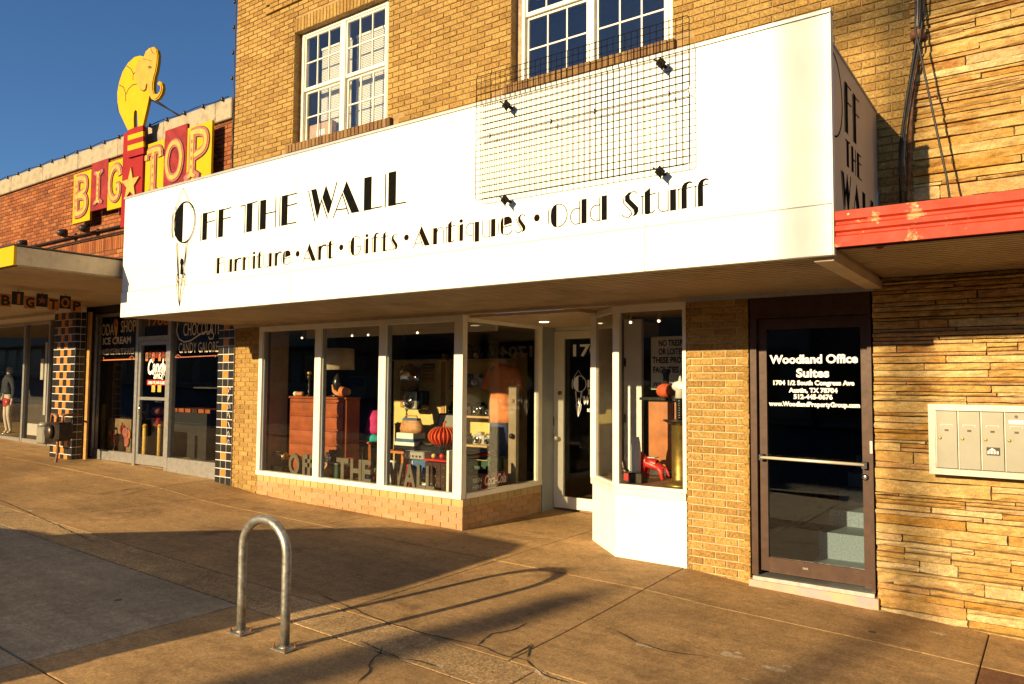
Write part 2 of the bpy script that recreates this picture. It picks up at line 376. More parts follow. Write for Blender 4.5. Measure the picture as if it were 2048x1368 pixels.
    def lathe(s, prof, c, n=20, axis='z', sx=1.0, sy=1.0):
        vs = []; m = len(prof)
        for r, h in prof:
            for k in range(n):
                t = 2*PI*k/n; a, b = r*math.cos(t)*sx, r*math.sin(t)*sy
                p = {'z': (a, b, h), 'y': (a, h, b), 'x': (h, a, b)}[axis]
                vs.append((c[0]+p[0], c[1]+p[1], c[2]+p[2]))
        fs = [(i*n+k, i*n+(k+1) % n, (i+1)*n+(k+1) % n, (i+1)*n+k) for i in range(m-1) for k in range(n)]
        fs += [tuple(range(n-1, -1, -1)), tuple((m-1)*n+k for k in range(n))]
        return s.add(vs, fs)
    def ball(s, c, rx, ry=None, rz=None, n=14, m=8):
        ry = rx if ry is None else ry; rz = rx if rz is None else rz
        prof = [(max(math.sin(PI*i/m), 0.02), -math.cos(PI*i/m)) for i in range(m+1)]
        k = len(s.v); s.lathe(prof, (0, 0, 0), n)
        s.v[k:] = [(c[0]+p[0]*rx, c[1]+p[1]*ry, c[2]+p[2]*rz) for p in s.v[k:]]; return s
    def build(s, name, material, parent=None, smooth=False, **kw):
        me = bpy.data.meshes.new(name); me.from_pydata(s.v, [], s.f); me.materials.append(MATS[material])
        if smooth: me.polygons.foreach_set('use_smooth', [True]*len(me.polygons))
        return link(name, me, parent, **kw)
def link(name, me, parent=None, loc=None, **kw):
    o = bpy.data.objects.new(name, me); COL.objects.link(o)
    if loc is not None: o.location = loc
    if parent is not None:
        o.parent = parent
        if parent.type == 'EMPTY': o.matrix_parent_inverse = Matrix.Translation(-Vector(parent.location))
    for k, v in kw.items(): o[k] = v
    return o
def thing(name, label, cat, loc=(0, 0, 0), group=None):
    o = bpy.data.objects.new(name, None); COL.objects.link(o); o.location = loc; o.empty_display_size = 0.1
    o['label'] = label; o['category'] = cat
    if group: o['group'] = group
    return o
def B(name, m, parent, *boxes, **kw):
    mb = MB()
    for b in boxes: mb.box(*b)
    return mb.build(name, m, parent, **kw)
def arc(cx, cy, rx, ry, a0, a1, n=14):
    return [(cx+rx*math.cos(math.radians(a0+(a1-a0)*i/n)), cy+ry*math.sin(math.radians(a0+(a1-a0)*i/n))) for i in range(n+1)]
def text_mesh(body, size, plane, anchor, depth, thick=0.002, align='LEFT', bold=0.0, shear=0.0, sx=1.0, fit=None, spacing=1.0):
    """lettering in the built-in font, laid on plane 'y' (faces -Y) or 'x' (faces +X)"""
    cu = bpy.data.curves.new('t', 'FONT'); cu.body = body; cu.size = size; cu.align_x = align; cu.offset = bold; cu.shear = shear
    cu.resolution_u = 3; cu.space_character = spacing
    o = bpy.data.objects.new('t', cu); COL.objects.link(o)
    dg = bpy.context.evaluated_depsgraph_get(); me = bpy.data.meshes.new_from_object(o.evaluated_get(dg))
    vs = [v.co.copy() for v in me.vertices]; fs = [tuple(p.vertices) for p in me.polygons]
    bpy.data.objects.remove(o); bpy.data.curves.remove(cu); bpy.data.meshes.remove(me)
    mb = MB()
    if not vs: return mb
    if fit:
        x0 = min(v.x for v in vs); x1 = max(v.x for v in vs); k = fit/(x1-x0)
        sx = k
    out = []
    for v in vs:
        a, b = anchor[0]+v.x*sx, anchor[1]+v.y
        out.append((a, depth, b) if plane == 'y' else (depth, a, b))
    mb.add(out, [f if plane == 'y' else f for f in fs]); return mb

# ================================================================== GROUND
GP = [(-60, 1.4), (-24, 0.50), (-18, 0.37), (-14, 0.33), (-10.3, 0.25), (-9.2, 0.135), (-5.5, 0.07), (-2.8, 0.05), (-2.2, 0.0), (-1.2, -0.03), (-0.2, -0.09), (4, -0.22), (40, -1.2)]
def gwall(x):
    for (a, za), (b, zb) in zip(GP, GP[1:]):
        if x <= b: return za+(zb-za)*(x-a)/(b-a)
    return GP[-1][1]
def G(x, y):
    t = min(1, max(0, -y/2.2)); t = t*t*(3-2*t)
    return gwall(x)*(1-t) + (-0.06-0.025*x)*t
KERB = -5.6
def sheet(x0, x1, y0, y1, dz, nx, ny, fn=G):
    mb = MB(); vs = []
    for j in range(ny+1):
        for i in range(nx+1):
            x, y = x0+(x1-x0)*i/nx, y0+(y1-y0)*j/ny; vs.append((x, y, fn(x, y)+dz))
    fs = [(j*(nx+1)+i, j*(nx+1)+i+1, (j+1)*(nx+1)+i+1, (j+1)*(nx+1)+i) for j in range(ny) for i in range(nx)]
    return mb.add(vs, fs)
def slab(x0, x1, y0, y1, gap=0.005, ch=0.006, drop=0.05):
    x0 += gap; x1 -= gap; y0 += gap; y1 -= gap
    nx = max(2, int((x1-x0)/0.5)); ny = max(2, int((y1-y0)/0.5))
    xs = [x0, x0+ch] + [x0+ch+(x1-x0-2*ch)*i/nx for i in range(1, nx)] + [x1-ch, x1]
    ys = [y0, y0+ch] + [y0+ch+(y1-y0-2*ch)*i/ny for i in range(1, ny)] + [y1-ch, y1]
    mb = MB(); n = len(xs); m = len(ys); vs = []
    for j, y in enumerate(ys):
        for i, x in enumerate(xs):
            e = -0.0025 if i in (0, n-1) or j in (0, m-1) else 0.0
            vs.append((x, y, G(x, y)+e))
    fs = [(j*n+i, j*n+i+1, (j+1)*n+i+1, (j+1)*n+i) for j in range(m-1) for i in range(n-1)]
    ring = [i for i in range(n)] + [j*n+n-1 for j in range(1, m)] + [(m-1)*n+i for i in range(n-2, -1, -1)] + [j*n for j in range(m-2, 0, -1)]
    k = len(vs); vs += [(vs[i][0], vs[i][1], vs[i][2]-drop) for i in ring]; L = len(ring)
    fs += [(ring[i], k+i, k+(i+1) % L, ring[(i+1) % L]) for i in range(L)]
    return mb.add(vs, fs)
sw = sheet(-34, 10, KERB, 2.05, -0.03, 60, 10).build('sidewalk', 'crack_dark', kind='structure')
XI = [-34, -29, -24.5, -20.2, -17.2, -14.55, -11.95, -9.4, -6.9, -4.36, -2.82, -0.43, 2.2, 4.6, 7, 10]
for a, b in zip(XI, XI[1:]):
    m = 'concrete_red' if a == -0.43 else 'concrete_brown'
    slab(a, b, -0.85, 2.05).build('paving_slab', 'concrete_brown', sw)
    slab(a, b, -2.78, -0.85).build('paving_slab', m if a == -0.43 else 'concrete_brown', sw)
XO = [-34, -29, -24, -19, -15, -12.5, -10.03, -7.53, -5.03, -2.6, -0.1, 2.5, 5, 7.5, 10]
for a, b in zip(XO, XO[1:]):
    slab(a, b, -3.2, -2.78).build('aggregate_strip', 'concrete_aggregate', sw)
    gm = 'concrete_grey' if a in (-7.53, -10.03) else 'concrete_brown'
    slab(a, b, -4.65, -3.2).build('paving_slab', gm, sw)
    slab(a, b, KERB, -4.65).build('paving_slab', 'concrete_grey' if a in (-7.53, -12.5) else 'concrete_brown', sw)
def ground_line(pix, wd, m, name, dz=0.0035, jitter=0.0, zref=0.04):
    """thin line on the paving through points seen in the photograph"""
    pts = []
    for px, py in pix:
        p = at_z(px, py, zref)
        for _ in range(3): p = at_z(px, py, G(p.x, p.y))
        pts.append((p.x, p.y))
    if jitter:
        o = [pts[0]]
        for a, b in zip(pts, pts[1:]):
            n = max(2, int(math.dist(a, b)/0.05))
            for i in range(1, n+1):
                t = i/n; o.append((a[0]+(b[0]-a[0])*t+RND.uniform(-jitter, jitter), a[1]+(b[1]-a[1])*t+RND.uniform(-jitter, jitter)))
        pts = o
    mb = MB(); L = []; n = len(pts)
    for i in range(n):
        d = Vector(pts[min(i+1, n-1)])-Vector(pts[max(i-1, 0)]); d.normalize(); nn = Vector((-d.y, d.x))
        ww = wd*(RND.uniform(0.4, 1.25) if jitter else 1)*(0.25 if i in (0, n-1) else 1)
        for s in (1, -1):
            p = Vector(pts[i])+nn*ww/2*s; L.append((p.x, p.y, G(p.x, p.y)+dz))
    mb.add(L, [(2*i, 2*i+1, 2*i+3, 2*i+2) for i in range(n-1)])
    return mb.build(name, m, sw)
for c in ([(640, 1190), (700, 1215), (770, 1245), (860, 1270), (960, 1292), (1010, 1312), (1055, 1322), (1085, 1350), (1140, 1368)],
          [(955, 1290), (985, 1268), (1020, 1262), (1055, 1248)], [(1020, 1312), (1045, 1300), (1060, 1290)], [(1055, 1316), (1060, 1298), (1064, 1288)],
          [(715, 1368), (738, 1345), (742, 1325), (758, 1308), (765, 1296)], [(720, 1283), (760, 1300), (800, 1318), (840, 1324), (880, 1334)],
          [(0, 1000), (40, 1018), (90, 1040), (130, 1058), (190, 1085)], [(245, 990), (290, 978), (340, 970), (400, 962), (440, 958)],
          [(1232, 1262), (1275, 1285), (1330, 1302), (1420, 1316)]):
    ground_line(c, 0.012, 'crack_dark', 'crack', jitter=0.008)
def chip(px, py, r, seed):
    """shallow spalled patch showing pale aggregate"""
    rr = random.Random(seed); p = at_z(px, py, 0.0)
    for _ in range(3): p = at_z(px, py, G(p.x, p.y))
    v = []
    for i in range(14):
        t = 2*PI*i/14; k = r*rr.uniform(0.45, 1.15); x, y = p.x+k*1.5*math.cos(t), p.y+k*0.8*math.sin(t); v.append((x, y, G(x, y)+0.0025))
    MB().add(v, [tuple(range(14))]).build('spalled_patch', 'concrete_pale', sw)
for k, (px, py, r) in enumerate(((1285, 1290, .045), (1300, 1294, .03), (1462, 1311, .06), (1475, 1306, .03), (1555, 1340, .065), (1572, 1333, .03), (1490, 1358, .02), (760, 1302, .03), (815, 1320, .04), (880, 1333, .03), (1080, 1345, .04), (60, 1022, .05), (110, 1046, .06), (1760, 1222, .05), (1880, 1268, .05))): chip(px, py, r, k)
def grow(x, y): return (-0.06-0.025*x) - 0.16
sheet(-170, 90, -60, KERB-0.17, 0, 60, 10, grow).build('road', 'asphalt', kind='structure')
mb = MB()
for i in range(24):
    a, b = -40+i*2.2+0.004, -40+(i+1)*2.2-0.004
    mb.prism([(KERB-0.17, grow(a, 0)-0.1), (KERB-0.17, -0.06-0.025*a-0.02), (KERB-0.15, -0.06-0.025*a), (KERB, -0.06-0.025*a), (KERB, grow(a, 0)-0.1)], 'x', a, b)
mb.build('kerb', 'kerb_concrete', kind='structure')
mb = MB().add([(-700, -700, -2.6), (700, -700, -2.6), (700, 700, -2.6), (-700, 700, -2.6)], [(0, 1, 2, 3)])
mb.build('ground', 'ground_soil', kind='structure')
sheet(-170, 90, -40, -24.6, 0.15, 30, 4, grow).build('far_pavement', 'kerb_concrete', kind='structure')

# ================================================================== BRICKWORK
def brick_variants(name, m, L, H, D=0.05, ch=0.0035, nv=5, plane='y', jit=0.0015):
    """brick whose face sits at local 0 and whose body runs back into the wall; origin at its lower left corner"""
    out = []
    for k in range(nv):
        r = lambda: RND.uniform(-jit, jit)
        f = [(ch+r(), 0+r(), ch+r()), (L-ch+r(), r(), ch+r()), (L-ch+r(), r(), H-ch+r()), (ch+r(), r(), H-ch+r())]
        e = [(0, ch, 0), (L, ch, 0), (L, ch, H), (0, ch, H)]; bk = [(x, D, z) for x, _, z in e]
        vs = f+e+bk
        if plane == 'x': vs = [(-y, x, z) for x, y, z in vs]
        me = bpy.data.meshes.new(name)
        fs = [(0, 1, 2, 3)] + [(4+i, 4+(i+1) % 4, (i+1) % 4, i) for i in range(4)] + [(8+i, 8+(i+1) % 4, 4+(i+1) % 4, 4+i) for i in range(4)]
        me.from_pydata(vs, [], fs); me.materials.append(MATS[m]); out.append(me)
    return out
_bcache = {}
def bmesh_for(name, m, L, H, D, plane):
    k = (m, round(L, 3), round(H, 3), round(D, 3), plane)
    if k not in _bcache: _bcache[k] = brick_variants(name, m, L, H, D, plane=plane)
    return RND.choice(_bcache[k])
class Bricks:
    """collects bricks of one thing; the 300 that show largest become parts, the rest one part"""
    def __init__(s, parent, name='brick', limit=300): s.p = parent; s.n = name; s.items = []; s.limit = limit
    def put(s, m, x, y, z, L, H, D=0.05, plane='y'): s.items.append((m, x, y, z, L, H, D, plane))
    def run(s, m, a0, a1, z0, z1, face, L=0.2, H=0.057, gap=0.0105, plane='y', skip=None, D=0.05, phase=0.0, off=None):
        """running bond between a0..a1 (along the wall) and z0..z1 with its face at `face`"""
        z = z0; row = 0
        while z < z1-0.01:
            h = min(H, z1-z-gap*0.5); x = a0-((L+gap)/2 if row % 2 else 0)-phase
            while x < a1-0.005:
                b0, b1 = max(x, a0), min(x+L, a1)
                if b1-b0 > 0.03 and not (skip and skip(b0, b1, z, z+h)):
                    fy = face+RND.uniform(-0.002, 0.002) + (off(b0, b1, z) if off else 0)
                    if plane == 'y': s.put(m, b0, fy, z, b1-b0, h, D, 'y')
                    else: s.put(m, fy, b0, z, b1-b0, h, D, 'x')
                x += L+gap
            z += H+gap; row += 1
    def flush(s, rest='brick_field'):
        def area(t):
            c = (t[1], t[2], t[3]) if t[7] == 'x' else (t[1]+t[4]/2, t[2], t[3]+t[5]/2)
            p = proj(c)
            if p[2] < 0 or not (-20 < p[0] < 2068 and -20 < p[1] < 1388): return 0
            return t[4]*t[5]/p[2]**3
        s.items.sort(key=area, reverse=True)
        for t in s.items[:s.limit]: link(s.n, bmesh_for(s.n, t[0], t[4], t[5], t[6], t[7]), s.p, loc=(t[1], t[2], t[3]))
        by = {}
        for t in s.items[s.limit:]: by.setdefault(t[0], []).append(t)
        for m, ts in by.items():
            mb = MB()
            for t in ts:
                me = bmesh_for(s.n, t[0], t[4], t[5], t[6], t[7])
                mb.add([(v.co.x+t[1], v.co.y+t[2], v.co.z+t[3]) for v in me.vertices], [tuple(p.vertices) for p in me.polygons])
            mb.build(rest, m, s.p, kind='stuff')

# ================================================================== TAN BRICK SHOP BUILDING
BX0, BX1 = -10.06, -0.85
shop = thing('brick_shop_building', 'two-storey tan brick building with big white shop sign and paned upper windows', 'building', (-5.4, 0.1, 0.07))
WINS = [(-8.66, -6.79), (-4.85, -2.915)]; WZ0, WZ1 = 5.09, 6.72
TOPZ = 8.4
mb = MB()                                                            # mortar wall with openings
xs = [BX0+0.004, WINS[0][0], WINS[0][1], WINS[1][0], WINS[1][1], BX1-0.004]
for i in (0, 2, 4): mb.box(xs[i], xs[i+1], 0.008, 0.22, 2.60, TOPZ)
for a, b in WINS: mb.box(a, b, 0.008, 0.22, 2.60, WZ0); mb.box(a, b, 0.008, 0.22, WZ1, TOPZ)
mb.box(BX0, BX0+0.2, 0.22, 6.0, 4.2, TOPZ)
mb.build('upper_wall', 'mortar_tan', shop)
br = Bricks(shop)
def skip_up(b0, b1, z0, z1):
    for a, b in WINS:
        if b1 > a-0.005 and b0 < b+0.005 and z1 > WZ0-0.10 and z0 < WZ1+0.20: return True
        if b1 > a-0.08 and b0 < b+0.11 and z1 > 4.965 and z0 < WZ0+0.01: return True
    if z1 < 4.0 and b1 < -1.35: return True                           # hidden behind the sign box
    return not in_view(((b0+b1)/2, 0, z0), 130)
def up_off(b0, b1, z): return -0.03 if z > 7.10 and b0 > -9.42 and b1 < -6.2 else 0.0
br.run('tan_brick', BX0, BX1, 2.64, TOPZ-0.05, -0.004, skip=skip_up, off=up_off)
for a, b in WINS:                                                    # bricks that end at a window opening
    z = 2.64; row = 0
    while z < WZ1:
        if z > WZ0-0.02:
            l_ = 0.20 if row % 2 else 0.095
        z += 0.0675; row += 1
    n = int((b-a+0.19)/0.071)
    for i in range(n):                                               # rowlock sill
        br.put('sill_brick', a-0.08+i*0.071, -0.055+RND.uniform(-.003, .003), 4.972, 0.06, 0.112, 0.2)
    n = int((b-a)/0.0675)
    for i in range(n+1):                                             # soldier lintel
        br.put('tan_brick', a+i*0.0675, -0.004, WZ1+0.002, 0.057, 0.198, 0.05)
def edge_fill(xa, xb, z0, z1):
    """short bricks closing the gap between whole bricks and an opening"""
    z = 2.64; row = 0
    while z < z1:
        if z+0.057 > z0:
            x = BX0-((0.2105)/2 if row % 2 else 0)
            while x < xb+0.3:
                for a, b in WINS:
                    A, Bq = a, b
                    if x < A-0.006 < x+0.2 and abs(xa-A) < 0.01: br.put('tan_brick', x, -0.004, z, A-x-0.002, 0.057)
                    if x < Bq+0.006 < x+0.2 and abs(xb-Bq) < 0.01: br.put('tan_brick', Bq+0.002, -0.004, z, x+0.2-Bq-0.002, 0.057)
                x += 0.2105
        z += 0.0675; row += 1
for a, b in WINS: edge_fill(a, b, WZ0+0.0, WZ1+0.2)
for a, b in WINS:                                                    # reveals: brick returns left and right
    z = 2.64
    while z < WZ1:
        if z > WZ0-0.02: br.put('tan_brick', a-0.0, 0.004, z, 0.115, 0.057, 0.05, 'x')
        z += 0.0675
# piers beside the shop front
PIERS = [(-9.88, -9.275, 0.13), (-2.79, -2.205, 0.0)]
for a, b, z in PIERS:
    B('pier_core', 'mortar_pale' if a > -5 else 'mortar_tan', shop, (a+0.006, b-0.006, 0.008, 0.5, z-0.3, 2.53))
    br.run('tan_brick', a, b, gwall((a+b)/2)-0.05, 2.53, -0.004, phase=0.05, H=0.0545 if a > -5 else 0.057, gap=0.013 if a > -5 else 0.0105)
br.run('tan_brick', 0.0, 0.16, -0.05, 2.53, -2.205, L=0.105, plane='x')
br.flush()

def upper_window(a, b, x0, x1, name_lab):
    yF = 0.12; mid = (x0+x1)/2; zr = 5.90
    fr = MB()
    fr.box(a, x0, yF-0.01, yF+0.10, WZ0, WZ1); 
    o = fr.build('window', 'old_wood', shop, label=name_lab)
    f = MB(); w = 0.035
    f.box(x0, x0+w, yF-0.03, yF+0.06, WZ0, WZ1-0.005); f.box(x1-w, x1, yF-0.03, yF+0.06, WZ0, WZ1-0.005); f.box(mid-0.045, mid+0.045, yF-0.028, yF+0.06, WZ0, WZ1-0.005)
    for l_, r_ in ((x0+w, mid-0.045), (mid+0.045, x1-w)):
        f.box(l_, r_, yF-0.026, yF+0.06, WZ1-0.05, WZ1-0.006); f.box(l_, r_, yF-0.026, yF+0.06, WZ0+0.001, WZ0+0.04)
    f.box(x1, b, yF-0.02, yF+0.08, WZ0, WZ1)
    f.build('frame', 'cream_paint', o)
    for l_, r_ in ((x0+w, mid-0.045), (mid+0.045, x1-w)):
        for (z0, z1, yy) in ((WZ0+0.04, zr-0.025, yF+0.02), (zr-0.025, WZ1-0.05, yF-0.012)):
            s = MB(); sw_ = 0.028
            s.box(l_+.001, l_+sw_, yy, yy+0.03, z0, z1); s.box(r_-sw_, r_-.001, yy, yy+0.03, z0, z1)
            s.box(l_+sw_, r_-sw_, yy, yy+0.03, z0, z0+0.045 if z0 > zr-0.1 else z0+0.03); s.box(l_+sw_, r_-sw_, yy, yy+0.03, z1-0.03, z1)
            ix0, ix1 = l_+sw_, r_-sw_; iz0, iz1 = z0+(0.045 if z0 > zr-0.1 else 0.03), z1-0.03
            for k in (1, 2): s.box(ix0+(ix1-ix0)*k/3-0.008, ix0+(ix1-ix0)*k/3+0.008, yy+0.004, yy+0.024, iz0, iz1)
            for k in range(3): s.box(ix0+(ix1-ix0)*k/3+(0.008 if k else 0), ix0+(ix1-ix0)*(k+1)/3-(0.008 if k < 2 else 0), yy+0.005, yy+0.023, (iz0+iz1)/2-0.008, (iz0+iz1)/2+0.008)
            s.build('sash', 'cream_paint', o)
            for i in range(3):
                for j in range(2):
                    B('pane', 'glass_upper', o, (ix0+(ix1-ix0)*i/3+.006, ix0+(ix1-ix0)*(i+1)/3-.006, yy+0.011, yy+0.015, iz0+(iz1-iz0)*j/2+.006, iz0+(iz1-iz0)*(j+1)/2-.006))
    return o
uwL = upper_window(-8.66, -6.79, -8.60, -6.90, 'paned window with pale venetian blinds and a cardboard box behind it')
uwR = upper_window(-4.85, -2.915, -4.765, -3.0, 'dark paned window above the wire grid, reflecting the sky')
# rooms behind the upper windows
for i, (a, b) in enumerate(WINS):
    mb = MB(); mb.box(a-0.8, b+0.6, 2.6, 2.7, 4.9, 7.2); mb.box(a-0.9, a-0.8, 0.23, 2.7, 4.9, 7.2); mb.box(b+0.6, b+0.7, 0.23, 2.7, 4.9, 7.2)
    mb.box(a-0.9, b+0.7, 0.23, 2.7, 4.8, 4.9); mb.box(a-0.9, b+0.7, 0.23, 2.7, 7.2, 7.3)
    mb.build('upper_room', 'room_white' if i == 0 else 'room_tan', shop)
def blind(x0, x1, z0, z1, y):
    mb = MB(); z = z0
    while z < z1:
        mb.obox(((x0+x1)/2, y, z), ((x1-x0)/2, 0, 0), (0, 0.005, 0.0115), (0, 0.0007, -0.0003)); z += 0.0235
    for x in (x0+0.12, x1-0.12): mb.box(x-.002, x+.002, y-.014, y-.012, z0, z1)
    mb.box(x0, x1, y-0.018, y+0.018, z1, z1+0.03)
    return mb
blind(-8.42, -7.79, 5.22, 6.50, 0.30).build('blind', 'blind_white', uwL)
blind(-7.70, -6.92, 5.22, 6.50, 0.30).build('blind', 'blind_white', uwL)
blind(-4.70, -3.92, 6.15, 6.62, 0.30).build('blind', 'blind_white', uwR)
blind(-3.84, -3.05, 6.15, 6.62, 0.30).build('blind', 'blind_white', uwR)
t = thing('cardboard_box', 'brown cardboard box with white label inside the upper left window', 'box', (-8.3, 0.27, 4.9))
MB().bbox(-8.56, -8.06, 0.19, 0.28, 4.9, 5.40, 0.008).build('carton', 'cardboard', t)
B('packing_label', 'paper_white', t, (-8.38, -8.2, 0.186, 0.1885, 5.22, 5.30))
B('packing_tape', 'paper_white', t, (-8.56, -8.06, 0.187, 0.1895, 5.17, 5.185))

# ------------------------------------------------------------------ shop front (ground floor)
BZ = 0.335
bb = Bricks(shop, 'bulkhead_brick', 300)
def bulk(a0, a1, plane, face):
    x = a0
    while x < a1-0.02:                                               # tall cap course
        bb.put('cap_brick', *((x, face) if plane == 'y' else (face, x)), BZ+0.003, min(0.138, a1-x), 0.088, 0.05, plane); x += 0.145
    z = BZ-0.064; r = 0
    while z > -0.02:
        x = a0-(0.12 if r % 2 else 0)
        while x < a1-0.01:
            b0, b1 = max(a0, x), min(a1, x+0.232)
            if b1-b0 > 0.02: bb.put('base_brick', *((b0, face+RND.uniform(-.0015, .0015)) if plane == 'y' else (face, b0)), z, b1-b0, 0.058, 0.05, plane)
            x += 0.239
        z -= 0.0645; r += 1
bulk(-9.27, -5.483, 'y', -0.004); bulk(0.0, 1.60, 'x', -5.482)
bb.flush('bulkhead_brick_field')
B('bulkhead', 'mortar_pale', shop, (-9.272, -5.49, 0.006, 0.10, -0.2, 0.424), (-5.58, -5.489, 0.10, 1.62, -0.2, 0.424))
HEAD = 2.462
def win_unit(name, x0, x1, m='cream_paint', lab=None):
    return None
# street side: three panes
cuts = [(-9.27, -9.195), (-8.05, -7.93), (-6.835, -6.715), (-5.61, -5.482)]
f = MB()
f.box(-9.27, -5.482, -0.035, 0.06, 0.425, 0.483); f.box(-9.27, -5.482, -0.032, 0.06, HEAD, 2.53)
for i, (a, b) in enumerate(cuts):
    f.box(a, b, -0.030, 0.055, 0.483, HEAD)
    if i in (1, 2): f.box(b, b+0.0, 0, 0, 0, 0)
swin = f.build('storefront_window', 'cream_paint', shop, label='three-pane cream shop window full of antiques')
for (a, b) in cuts[:3]: B('mullion_return', 'grey_panel', swin, (b+0.001, b+0.018, 0.0, 0.06, 0.484, HEAD-0.001))
for (a, b), (c, d) in zip(cuts, cuts[1:]): B('pane', 'glass_clear', swin, (b, c, 0.02, 0.026, 0.48, HEAD))
# return side of the entry
f = MB(); X = -5.482
f.box(X-0.06, X+0.012, 0.056, 1.62, 0.425, 0.483); f.box(X-0.06, X+0.012, 0.056, 1.62, HEAD, 2.53)
f.box(X-0.055, X+0.008, 1.53, 1.62, 0.483, HEAD); 
rwin = f.build('return_window', 'cream_paint', shop, label='entry side window with the orange shirt behind it')
B('pane', 'glass_clear', rwin, (X-0.03, X-0.024, 0.055, 1.53, 0.48, HEAD))
# grey jamb panel and shop door
B('jamb_panel', 'grey_panel', shop, (-5.60, -5.47, 1.62, 1.95, -0.1, 2.5), (-5.52, -5.50, 1.60, 1.62, 0.05, 2.46))
DY = 1.90
fd = B('shop_door', 'cream_paint', shop, (-5.468, -5.32, DY, DY+0.045, 0.10, 2.45), (-4.60, -4.44, DY, DY+0.045, 0.10, 2.45), (-5.32, -4.60, DY, DY+0.045, 0.10, 0.25), (-5.32, -4.60, DY, DY+0.045, 2.345, 2.45), label='white door with glass panel numbered 1704')
B('door_head', 'cream_paint', fd, (-5.468, -4.2, DY+0.01, DY+0.09, 2.455, 2.5))
B('pane', 'glass', fd, (-5.32, -4.60, DY+0.02, DY+0.026, 0.25, 2.345))
MB().lathe([(0.006, 0), (0.012, -0.03), (0.03, -0.045), (0.034, -0.062), (0.02, -0.075)], (-5.40, DY, 1.02), 14, 'y').build('door_knob', 'brass_bar', fd, True)
MB().lathe([(0.03, 0), (0.03, -0.014), (0.012, -0.018)], (-5.37, DY, 1.62), 14, 'y').build('deadbolt', 'brass', fd, True)
B('hinge', 'dark_bronze', fd, (-5.475, -5.463, DY-0.012, DY+0.02, 1.18, 1.30))
text_mesh('1704', 0.215, 'y', (-5.235, 2.115), DY+0.016, fit=0.56, bold=0.006).build('door_number', 'glass_print_white', fd)

# right-hand display bay
bayZ = 0.735
P0, P1, P2, P3 = (-2.795, 0.0), (-3.54, 0.0), (-4.09, 0.52), (-4.22, 1.95)
def wall_strip(a, b, z0, z1, th=0.05):
    mb = MB(); a, b = Vector(a), Vector(b); d = (b-a).normalized(); n = Vector((d.y, -d.x))*th
    p = [a, b, b+n, a+n]; return mb.add([(*c, z0) for c in p]+[(*c, z1) for c in p], [(0, 1, 2, 3), (7, 6, 5, 4), (0, 4, 5, 1), (1, 5, 6, 2), (2, 6, 7, 3), (3, 7, 4, 0)])
mb = MB(); mb.prism([P0, P1, P2, P3, (-2.795, 1.95)], 'z', -0.1, bayZ-0.07)
bay = mb.build('display_bay', 'white_stucco', shop, label='white stucco display bay right of the shop door')
def inset(k): return [(P0[0], P0[1]-k), (P1[0]-k*0.4, P1[1]-k), (P2[0]-k, P2[1]-k*0.4), (P3[0]-k, P3[1]), (-2.795, 1.95)]
MB().prism(inset(0.02), 'z', bayZ-0.066, bayZ-0.002).build('sill', 'cream_paint', bay)
MB().prism([(P0[0]-0.03, 0.06), (P1[0], 0.06), (P2[0]+0.05, 0.55), (P3[0]+0.06, 1.9), (-2.83, 1.9)], 'z', bayZ-0.002, bayZ+0.012).build('display_shelf', 'deck_wood', bay)
f = MB()
def post(c, s=0.03): f.box(c[0]-s, c[0]+s, c[1]-s, c[1]+s, bayZ, 2.53)
post((-3.535, 0.035), 0.034); post((-4.07, 0.53), 0.034); f.box(-2.83, -2.795, 0.0, 0.06, bayZ, 2.53)
f.box(-3.50, -2.83, 0.005, 0.055, HEAD, 2.53); f.box(-3.50, -2.83, 0.005, 0.05, bayZ, bayZ+0.03)
f.bar((-3.56, 0.06, 2.50), (-4.05, 0.52, 2.50), 0.05, 0.06); f.bar((-3.56, 0.06, bayZ+0.015), (-4.05, 0.52, bayZ+0.015), 0.05, 0.028)
f.build('bay_frame', 'cream_paint', bay)
B('pane', 'glass_clear', bay, (-3.50, -2.83, 0.028, 0.034, bayZ+0.03, HEAD))
MB().bar((-3.562, 0.062, (bayZ+HEAD)/2), (-4.048, 0.508, (bayZ+HEAD)/2), 0.006, HEAD-bayZ-0.03).build('pane', 'glass_clear', bay)
wall_strip((-4.12, 0.62), (-4.22, 1.93), bayZ, 2.5, -0.05).build('bay_side_wall', 'cream_paint', bay)
bpx0, bpx1 = q(1248, 800, 1.2)[0], q(1283, 800, 1.2)[0]
B('bay_side_post', 'white_paint', bay, (bpx0, bpx1, 1.2, 1.26, bayZ, 2.5))
for z in (1.30, 1.95): B('hinge', 'dark_bronze', bay, (bpx0+.01, bpx0+.025, 1.185, 1.199, z, z+0.1))

# office door on the right
DX0, DX1 = -2.19, -1.198; YD = 0.05
od = MB()
od.box(DX0, DX0+0.055, 0.0, 0.14, 0.09, 2.52); od.box(DX1-0.03, DX1, 0.0, 0.14, 0.06, 2.52); od.box(DX0+0.055, DX1-0.03, 0.0, 0.14, 2.34, 2.52)
office = od.build('office_door', 'brown_metal', shop, label='brown metal glass door with white Woodland Office Suites lettering')
L0, L1 = DX0+0.06, DX1-0.034
lf = MB(); lf.box(L0, L0+0.07, YD, YD+0.045, 0.125, 2.335); lf.box(L1-0.055, L1, YD, YD+0.045, 0.10, 2.335); lf.box(L0+0.07, L1-0.055, YD+.001, YD+0.044, 0.115, 0.245); lf.box(L0+0.07, L1-0.055, YD+.001, YD+0.044, 2.24, 2.334)
lf.build('door_leaf', 'brown_metal', office)
B('pane', 'glass', office, (L0+0.065, L1-0.05, YD+0.018, YD+0.024, 0.24, 2.245))
pb = MB(); pb.tube([(L0+0.03, YD-0.06, 1.115), (L1-0.03, YD-0.06, 1.105)], 0.013, 10); pb.build('push_bar', 'brass_bar', office, True)
